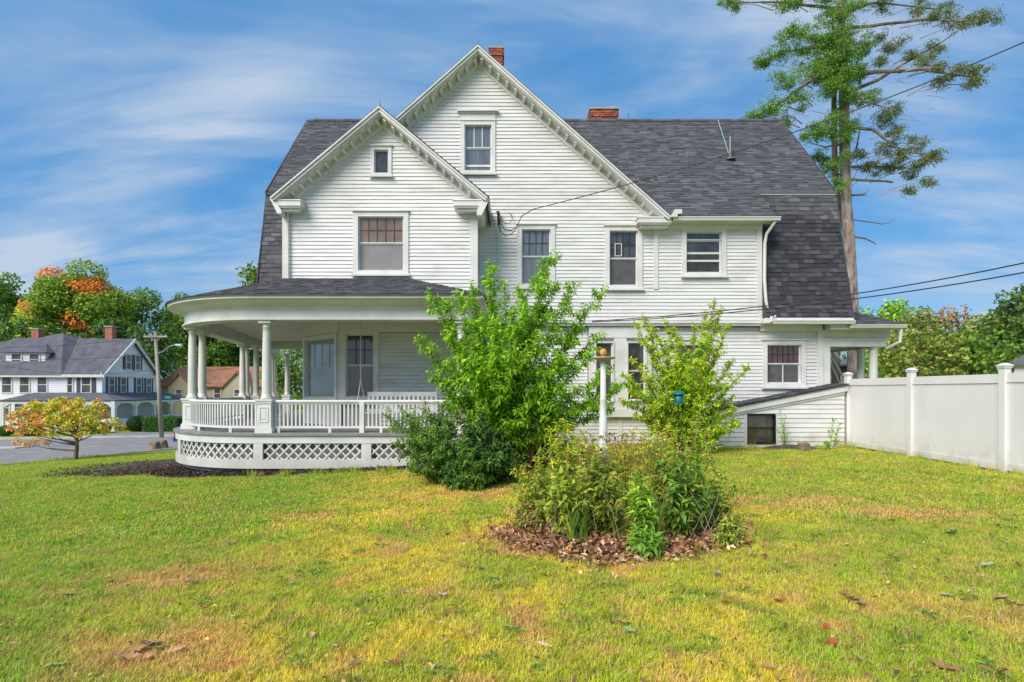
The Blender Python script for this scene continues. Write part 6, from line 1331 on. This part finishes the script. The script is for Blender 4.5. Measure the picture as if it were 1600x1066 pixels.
# porch with arched openings round the east end
pz = Z(624, 52); 
m = MB(); slab(m, [n3(7.5, -2.2, pz - .1), n3(-2.4, -2.2, pz - .1), n3(0, .0, pz + .62), n3(6.0, 0, pz + .62)], .12); slab(m, [n3(-2.4, -2.2, pz - .1), n3(-2.4, LE + 2, pz - .1), n3(0, LE + 2, pz + .62), n3(0, 0, pz + .62)], .12); m.build('porch_roof', M['farroof'], nh)
def arcade(s0, e0, s1, e1, n):
    a = Vector(n3(s0, e0, 0)[:2]); b = Vector(n3(s1, e1, 0)[:2]); fr = Frame((a.x, a.y), tuple(b - a)); L_ = (b - a).length; gg = min(gz(a.x, a.y), gz(b.x, b.y)); m = MB(); zt = pz - .15; w = L_ / n
    for k in range(n + 1): fr.box(m, k * w - .17, k * w + .17, -.15, .15, gg - .5, zt)
    fr.box(m, 0, L_, -.13, .13, zt - .25, zt + .001)
    for k in range(n):
        for s in (0, 1):   # spandrels make the arches
            for j in range(4):
                t0, t1 = j / 4, (j + 1) / 4; x0 = k * w + .17 if s == 0 else (k + 1) * w - .17; sg = 1 if s == 0 else -1; hw = (w - .34) * .35
                fr.box(m, *sorted((x0 + sg * hw * t0, x0 + sg * hw * t1)), -.12, .12, zt - .25 - .55 * (1 - t1) ** 1.8, zt - .249)
    m.build('arcade', M['trimbright'], nh)
    m = MB(); fr.box(m, 0, L_, -.05, .05, gg + .5, gg + 1.15) ; m.build('porch_wall', M['siding_grey'], nh)
arcade(7.3, -2.0, -2.2, -2.0, 4); arcade(-2.2, -2.0, -2.2, LE + 1.8, 4)
for a in (-1.5, -5.5): far_window(FS, a, g0 + 1.2, 1.0, 1.7, nh)
m = MB(); FS.box(m, -3.9, -3.0, .004, .06, g0 + .4, g0 + 2.5); m.build('door', M['shutter'], nh)
for k in range(4): p = n3(4.8, -2.2 - .3 * k, 0); m = MB(); m.box(p[0] - .8, p[0] + .8, p[1] - .15, p[1] + .15, g0 - .6, g0 + .75 - .18 * k); m.build('step', M['brickfar'], nh)
# second house, tan with orange roof
Y2 = 82; th = empty('tan_house', (X(320, Y2), Y2, gz(X(320, Y2), Y2)), 'tan house with orange-brown roof behind the utility pole', 'house')
xa, xb = X(246, Y2), X(420, Y2); gg = gz(xa, Y2); ze, zr = Z(602, Y2), Z(571, Y2)
m = MB(); m.box(xa, xb, Y2, Y2 + 9, gg - 1, ze); m.build('wall', M['tanwall'], th)
m = MB(); slab(m, [(xa - .4, Y2 - .5, ze - .2), (xb + .4, Y2 - .5, ze - .2), (xb - 1, Y2 + 4.5, zr), (xa + 1, Y2 + 4.5, zr)], .2); slab(m, [(xa - .4, Y2 + 9.5, ze - .2), (xb + .4, Y2 + 9.5, ze - .2), (xb - 1, Y2 + 4.5, zr), (xa + 1, Y2 + 4.5, zr)], .2); m.build('roof', M['orangeroof'], th)
F2 = Frame((0, Y2), (1, 0))
for px in (276, 308, 340, 368): far_window(F2, X(px, Y2), Z(622, Y2), .9, 1.3, th, (-1, 1) if px > 360 else None)
for px0, px1, pk in ((262, 298, 582), (350, 392, 580)):
    x0, x1 = X(px0, Y2 - 1), X(px1, Y2 - 1); zk = Z(pk, Y2 - 1); m = MB(); m.prism([(x0, Y2 - 1, gg - 1), (x1, Y2 - 1, gg - 1), (x1, Y2 - 1, ze - .1), ((x0 + x1) / 2, Y2 - 1, zk - .2), (x0, Y2 - 1, ze - .1)], (0, 2, 0)); m.build('gable', M['tanwall'], th)
    m = MB(); slab(m, [(x0 - .3, Y2 - 1.3, ze - .25), ((x0 + x1) / 2, Y2 - 1.3, zk), ((x0 + x1) / 2, Y2 + 3, zk), (x0 - .3, Y2 + 3, ze - .25)], .15); slab(m, [(x1 + .3, Y2 - 1.3, ze - .25), (x1 + .3, Y2 + 3, ze - .25), ((x0 + x1) / 2, Y2 + 3, zk), ((x0 + x1) / 2, Y2 - 1.3, zk)], .15); m.build('gable_roof', M['orangeroof'], th)
    F3 = Frame((0, Y2 - 1.02), (1, 0)); far_window(F3, (x0 + x1) / 2, Z(622, Y2), .8, 1.2, th)
# small grey house behind the fence
Y3 = 44; gh = empty('grey_cottage', (X(1370, Y3), Y3, 0), 'small grey shingled building with white dormer seen past the back porch post', 'house')
m = MB(); m.prism([(X(1330, Y3), Y3, -.3), (X(1402, Y3), Y3, -.3), (X(1402, Y3), Y3, Z(584, Y3)), (X(1384, Y3), Y3, Z(568, Y3)), (X(1366, Y3), Y3, Z(562, Y3)), (X(1330, Y3), Y3, Z(590, Y3))], (0, 6, 0)); m.build('wall', mat('grey_brown_shingle_wall', (.20, .16, .15), (.28, .23, .21), 3, .9, .3), gh)
m = MB(); slab(m, [(X(1328, Y3), Y3 - .3, Z(568, Y3)), (X(1366, Y3), Y3 - .3, Z(557, Y3)), (X(1366, Y3), Y3 + 5, Z(557, Y3)), (X(1328, Y3), Y3 + 5, Z(568, Y3))], .15); slab(m, [(X(1372, Y3), Y3 - .4, Z(567, Y3)), (X(1396, Y3), Y3 - .4, Z(567, Y3)), (X(1386, Y3), Y3 + 3, Z(550, Y3)), (X(1370, Y3), Y3 + 3, Z(550, Y3))], .12); m.build('roof', M['farroof'], gh)
m = MB(); m.box(X(1374, Y3), X(1397, Y3), Y3 - .3, Y3 + 1, Z(582, Y3), Z(568, Y3)); dm = m.build('dormer', M['trimbright'], gh); F4 = Frame((0, Y3 - .3), (1, 0))
for px in (1380, 1389): m = MB(); F4.box(m, X(px - 3, Y3), X(px + 3, Y3), .003, .02, Z(579, Y3), Z(570, Y3)); m.build('window', M['pane_dark'], dm)
m = MB(); m.box(X(1330, Y3), X(1338, Y3), Y3 - .4, Y3 - .1, Z(582, Y3), Z(567, Y3)); m.build('trim', M['trimbright'], gh)
m = MB(); m.box(X(1338.5, Y3), X(1366, Y3), Y3 - .35, Y3 - .05, Z(576, Y3), Z(565, Y3)); m.build('panel', mat('blue_grey_panel', (.10, .15, .24)), gh)
Y4 = 26; sh = empty('shed', (X(1592, Y4), Y4, 0), 'grey roof corner rising above the fence at the right edge', 'shed')
sA = Vector((X(1585, Y4), Y4)); dA = Vector((.665, .747)); dB = Vector((.747, -.665)); ez = Z(571, Y4)
def s3(a, b, z): p = sA + dA * a + dB * b; return (p.x, p.y, z)
m = MB(); m.prism([s3(0, 0, -.3), s3(5, 0, -.3), s3(5, 6, -.3), s3(0, 6, -.3)], (0, 0, ez + .3)); m.build('wall', M['trim'], sh)
m = MB(); q = [s3(-.3, -.3, ez), s3(5.3, -.3, ez), s3(5.3, 6.3, ez), s3(-.3, 6.3, ez), s3(2.5, 2.4, ez + 2.1), s3(2.5, 3.6, ez + 2.1)]; m.add(q, [(0, 1, 4), (1, 2, 5, 4), (2, 3, 5), (3, 0, 4, 5), (3, 2, 1, 0)]); m.build('roof', M['farroof'], sh)
# ---- hedges and round bushes of the neighbour
def hedge(name, label, px, py, Y, wpx, hpx, n, cols, boxy=False, group=None, leaf=.12):
    x = X(px, Y); g = gz(x, Y); rx = wpx * Y / FOC / 2; H = hpx * Y / FOC; t = empty(name, (x, Y, g), label, 'hedge' if boxy else 'bush', group)
    if boxy:
        P_ = np.column_stack([rng.uniform(-rx, rx, n), rng.uniform(-.8, .8, n), rng.uniform(0, H, n)]); k = rng.integers(0, 3, n); P_[k == 0, 1] = -.8; P_[k == 1, 2] = H; N_ = np.where((k == 0)[:, None], [0, -1, 0], [0, 0, 1.0]) * 1.0
        P_ += rng.normal(0, .06, (n, 3))
    else: u = unit(n); N_ = u; P_ = u * np.array([rx, rx, H * .52]) * rng.uniform(.86, 1.03, (n, 1)) + [0, 0, H * .5]
    P_ = P_ + [x, Y, g]; leafmesh('foliage', P_, unit(n) + N_ * .4, N_ + unit(n) * .4, rng.uniform(.7, 1.3, n) * leaf, rng.uniform(.7, 1.3, n) * leaf * .6, tint(n, cols), M['leaf'], t)
    m = MB(); m.tube([(x, Y, g - .1), (x, Y, g + H * .7)], .06, 6); m.build('stem', M['bark'], t)
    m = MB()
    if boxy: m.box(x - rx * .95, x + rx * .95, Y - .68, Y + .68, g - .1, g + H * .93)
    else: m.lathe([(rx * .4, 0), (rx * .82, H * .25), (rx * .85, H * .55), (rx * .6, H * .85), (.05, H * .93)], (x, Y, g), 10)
    m.build('inner_core', mat('hedge_inner', (.012, .022, .008), (.03, .05, .015), 8, .9), t)  # solid dark core filling the inside of the foliage
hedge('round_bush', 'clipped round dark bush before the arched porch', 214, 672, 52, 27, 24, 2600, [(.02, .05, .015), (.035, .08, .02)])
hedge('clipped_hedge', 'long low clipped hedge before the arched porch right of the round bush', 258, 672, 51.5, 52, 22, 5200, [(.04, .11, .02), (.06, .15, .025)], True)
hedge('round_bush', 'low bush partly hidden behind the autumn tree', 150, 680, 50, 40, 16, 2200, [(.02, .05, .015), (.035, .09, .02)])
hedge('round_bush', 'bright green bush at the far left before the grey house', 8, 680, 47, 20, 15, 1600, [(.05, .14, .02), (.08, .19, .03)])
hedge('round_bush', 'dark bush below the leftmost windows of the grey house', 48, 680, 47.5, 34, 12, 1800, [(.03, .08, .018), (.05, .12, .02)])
# ---- utility pole with cross arm and street lamp
bx_, by_, _ = gp(253, 684.5); gq = gz(bx_, by_)
up_ = empty('utility_pole', (bx_, by_, gq), 'weathered wooden utility pole with cross arm and lamp beside the street', 'utility pole')
def u_(px, py, dy=0): return Vector(at(px, py, by_ + dy))
s_ = by_ / FOC
m = MB(); m.tube([u_(253, 690), u_(248, 600), u_(242.5, 519)], [3.4 * s_, 2.9 * s_, 2.3 * s_], 10); m.build('shaft', M['polewood'], up_, smooth=True)
m = MB(); a, b = u_(224, 526, -.2), u_(261, 525, -.2); m.prism([(a.x, a.y, a.z - .06), (a.x, a.y + .12, a.z - .06), (a.x, a.y + .12, a.z + .07), (a.x, a.y, a.z + .07)], (b.x - a.x, 0, 0)); m.build('cross_arm', M['polewood'], up_)
for q in (233, 252): m = MB(); m.tube([u_(q, 527, -.15), u_(243.5, 534, -.1)], .035, 5); m.build('brace', M['polewood'], up_)
for q in (226, 234, 252, 259): m = MB(); m.lathe([(.03, 0), (.06, .03), (.035, .07), (.06, .1), (.03, .16)], tuple(u_(q, 525, -.14)), 8); m.build('insulator', M['metal'], up_)
m = MB(); m.tube([u_(246, 553, -.1), u_(255, 549, -.3), u_(266, 541, -.6), u_(276, 538.5, -.8)], .05, 7); la = m.build('lamp_arm', M['metal'], up_)
m = MB(); m.prism([u_(273, 540, -.9), u_(283, 540.5, -.9), u_(282, 537.5, -.9), u_(274, 537.5, -.9)], (0, .25, 0)); m.build('lamp_head', M['trimbright'], la)
m = MB(); p = u_(258, 621, -.1); m.box(p.x - .02, p.x + .45, p.y - .02, p.y, p.z - .1, p.z + .1); 
sg = m.build('street_sign', mat('sign_green', (.02, .22, .16)), up_)
def lw(p, q, s, lab, r=.02): wire(sag(p, q, s), r, lab)
lw(Vector(at(-120, 450, 60)), u_(226, 524, -.14), .4, 'highest overhead wire crossing the left trees to the cross arm')
lw(Vector(at(-100, 548, 46)), u_(246, 552), .6, 'telephone wire over the dormer of the grey-roofed house')
lw(Vector(at(-100, 536, 46)), u_(234, 524, -.14), .6, 'power wire just above the dormer of the grey-roofed house')
lw(Vector(at(-100, 545, 44)), u_(250, 577), 1.0, 'sagging lowest wire across the grey roof')
lw(u_(250, 577), Vector(at(420, 560, 60)), .6, 'thin wire from the pole towards the porch')
lw(u_(246, 552), Vector(at(330, 600, 40)), .2, 'short guy wire running right from the pole')
# ---- parked car almost hidden by the porch
def parked_car(px, py):
    x, y, z = gp(px, py); M['carpaint'] = mat('blue_car_paint', (.02, .03, .16), None, rough=.25, spec=.7); r = empty('parked_car', (x, y, z), 'dark blue car parked by the street, only its rear showing past the porch', 'car')
    L = 4.3; prof = [(0, .35), (.05, .85), (.25, .95), (.75, 1.38), (1.9, 1.46), (2.7, 1.36), (3.35, .98), (4.1, .86), (4.3, .6), (4.28, .3), (3.9, .22), (.3, .22)]
    m = MB(); m.prism([(x + a, y, z + b) for a, b in prof], (0, 1.7, 0)); m.build('body', M['carpaint'], r)
    m = MB(); m.prism([(x + .45, y - .01, z + .98), (x + .85, y - .01, z + 1.32), (x + 1.9, y - .01, z + 1.4), (x + 2.6, y - .01, z + 1.3), (x + 3.1, y - .01, z + .98)], (0, .009, 0)); m.prism([(x + .02, y + .2, z + .98), (x + .3, y + .2, z + 1.0), (x + .7, y + .2, z + 1.34), (x + .6, y + .2, z + 1.34)], (0, 1.3, 0)); m.build('side_window', M['pane_dark'], r)
    for a in (.85, 3.4):
        for yy in (y - .03, y + 1.55):
            m = MB(); m.tube([(x + a, yy, z + .32), (x + a, yy + .2, z + .32)], .32, 18); w_ = m.build('wheel', M['black'], r); m = MB(); m.tube([(x + a, yy - .01, z + .32), (x + a, yy + .02, z + .32)], .19, 14); m.build('hub_cap', M['metal'], w_)
    m = MB(); m.box(x - .02, x + .12, y - .005, y + .25, z + .72, z + .95); m.build('tail_light', mat('red_lens', (.5, .02, .02), None, rough=.2), r); m = MB(); m.box(x - .06, x + .1, y + .02, y + 1.68, z + .28, z + .5); m.build('bumper', M['carpaint'], r)
parked_car(271.5, 698)

# ------------------------------------------------------------------ grass: thousands of short tufts laid on the lawn
def tuft(name, n, rad, h0, h1, seed, wide=.0035, lean=.6):
    rg = np.random.default_rng(seed); mb = MB()
    for k in range(n):
        a, q = rg.uniform(0, 6.283), rad * math.sqrt(rg.random()); x, y = q * math.cos(a), q * math.sin(a); h = rg.uniform(h0, h1); b = rg.uniform(0, 6.283); lx, ly = math.cos(b), math.sin(b); l = h * lean * rg.random(); w = wide * rg.uniform(.6, 1.3)
        px_, py_ = -ly * w, lx * w; dry, hue = rg.random(), rg.random()
        mb.add([(x - px_, y - py_, -.01), (x + px_, y + py_, -.01), (x + lx * l * .35 + px_ * .8, y + ly * l * .35 + py_ * .8, h * .6), (x + lx * l * .35 - px_ * .8, y + ly * l * .35 - py_ * .8, h * .6), (x + lx * l, y + ly * l, h)], [(0, 1, 2, 3), (3, 2, 4)], (dry, hue, .5))
    me = mb.mesh(name, M['blade'], Vector()); return D.objects.new(name, me)
def grass_object(name, label, xs, ys, dens, tufts, smin, smax, excl, seed=1):
    vs = [(x, y, gz(x, y)) for y in ys for x in xs]; nx = len(xs); fs = []; dn = []
    for j in range(len(ys) - 1):
        for i in range(nx - 1):
            cx, cy = (xs[i] + xs[i + 1]) / 2, (ys[j] + ys[j + 1]) / 2
            if abs(cx) > cy * .98 + 2.6 or excl(cx, cy): continue
            fs.append((j * nx + i, j * nx + i + 1, (j + 1) * nx + i + 1, (j + 1) * nx + i)); dn.append(dens(cx, cy))
    me = D.meshes.new(name); me.from_pydata(vs, [], fs); a = me.attributes.new('dens', 'FLOAT', 'FACE'); a.data.foreach_set('value', dn); o = link(name, me); prop(o, label, 'grass', kind='stuff')
    src = D.collections.new('tuft_source_' + name)
    for t in tufts: src.objects.link(t)
    ng = D.node_groups.new('scatter_' + name, 'GeometryNodeTree'); ng.interface.new_socket('Geometry', in_out='INPUT', socket_type='NodeSocketGeometry'); ng.interface.new_socket('Geometry', in_out='OUTPUT', socket_type='NodeSocketGeometry')
    N = ng.nodes; L = ng.links; gi = N.new('NodeGroupInput'); go = N.new('NodeGroupOutput'); dp = N.new('GeometryNodeDistributePointsOnFaces'); na = N.new('GeometryNodeInputNamedAttribute'); na.data_type = 'FLOAT'; na.inputs['Name'].default_value = 'dens'
    L.new(gi.outputs[0], dp.inputs['Mesh']); L.new(na.outputs[0], dp.inputs['Density']); dp.inputs['Seed'].default_value = seed
    ci = N.new('GeometryNodeCollectionInfo'); ci.inputs['Collection'].default_value = src; ci.inputs['Separate Children'].default_value = True; ci.inputs['Reset Children'].default_value = True
    ip = N.new('GeometryNodeInstanceOnPoints'); L.new(dp.outputs['Points'], ip.inputs['Points']); L.new(ci.outputs[0], ip.inputs['Instance']); ip.inputs['Pick Instance'].default_value = True
    rv = N.new('FunctionNodeRandomValue'); rv.data_type = 'FLOAT_VECTOR'; rv.inputs[0].default_value = (-.06, -.06, 0); rv.inputs[1].default_value = (.06, .06, 6.283); L.new(rv.outputs[0], ip.inputs['Rotation'])
    rs = N.new('FunctionNodeRandomValue'); rs.data_type = 'FLOAT'; rs.inputs[2].default_value = smin; rs.inputs[3].default_value = smax; L.new(rs.outputs[1], ip.inputs['Scale'])
    L.new(ip.outputs[0], go.inputs[0]); md = o.modifiers.new('scatter', 'NODES'); md.node_group = ng; return o
def inbed(x, y): return ((x - BX) / BRX) ** 2 + ((y - BY) / BRY) ** 2 < .86
def excl(x, y):
    if x > 9.08 or inbed(x, y): return True
    if y > 15.15 and x > -1: return True
    if y > 11.6 and -6.2 < x < 3.0 and y > 11.75: return x < -1 or y > 15.1
    if (x + 5.5) ** 2 + (y - 15.22) ** 2 < 3.75 ** 2: return True
    if y > 15 and x > -9.6: return True
    v = Vector((x, y)) - rA; d = v.cross(rd)     # positive on our side of the road
    return abs(v.dot(Vector((-rd.y, rd.x)))) < ROAD_HALF + .2 or v.dot(Vector((-rd.y, rd.x))) > 0
tA = [tuft('grass_tuft', 60, .09, .012, .040, k, .0030, 1.5) for k in range(5)]
tB = [tuft('grass_tuft', 70, .17, .012, .045, 20 + k, .006, 1.3) for k in range(4)]
xs = list(np.arange(-9.1, 9.3, .3)); ys = list(np.arange(2.3, 6.6, .3))
ys2 = [y for y in np.arange(6.5, 24.5, .3)]; xs2 = list(np.arange(-24, 9.4, .3)); yj = ys[-1]
grass_object('near_grass', 'mown green and straw-yellow lawn grass in the foreground', xs, ys + [ys2[0]] if ys[-1] < ys2[0] - .01 else ys, lambda x, y: 230 if y < 4.5 else 170, tA, .7, 1.25, excl, 3)
grass_object('far_grass', 'mown lawn grass stretching back to the house and street', xs2, ys2, lambda x, y: 110 if y < 9 else (62 if y < 14 else 34), tB, .7, 1.35, excl, 5)
# longer grass along fence foot, wall and verge
tC = [tuft('tall_grass_tuft', 26, .07, .06, .20, 40 + k, .004, .9) for k in range(3)]
def strip_only(x, y):
    if x > 9.05: return True
    nf = x > 8.8; nw = 14.9 < y < 15.2 and x > 4.6; nv = False
    v = (Vector((x, y)) - rA).dot(Vector((rd.y, -rd.x))); nv = ROAD_HALF + .1 < v < ROAD_HALF + .9
    npz = 11.45 < y < 11.8 and -5.5 < x < -2.5
    bd = .84 < ((x - BX) / BRX) ** 2 + ((y - BY) / BRY) ** 2 < 1.12
    return not (nf or nw or nv or npz or bd) or y > 23.5
grass_object('rough_grass', 'longer unmown grass along the fence foot, wall and street edge', list(np.arange(-20, 9.4, .15)), list(np.arange(3.0, 23.5, .15)), lambda x, y: 22, tC, .6, 1.2, strip_only, 9)

# ---- trees across the garden: the windows mirror them
for (x, y, h, sd, lab) in ((20, -22, 17, 71, 'broad tree across the garden mirrored in the rightmost upper window'), (9.5, -25, 16.5, 72, 'tall tree across the garden mirrored in the window with the small paper frame')):
    tree('garden_tree', lab, (x, y, gz(x, y)), h, blob_clumps((x, y, h * .62), (3.6, 3.2, h * .34), 26, .9, 1.6, .8, sd, -.9), .42, 90, [GD, GM_, GL], [.4, .4, .2], .22, 'trees across the garden')
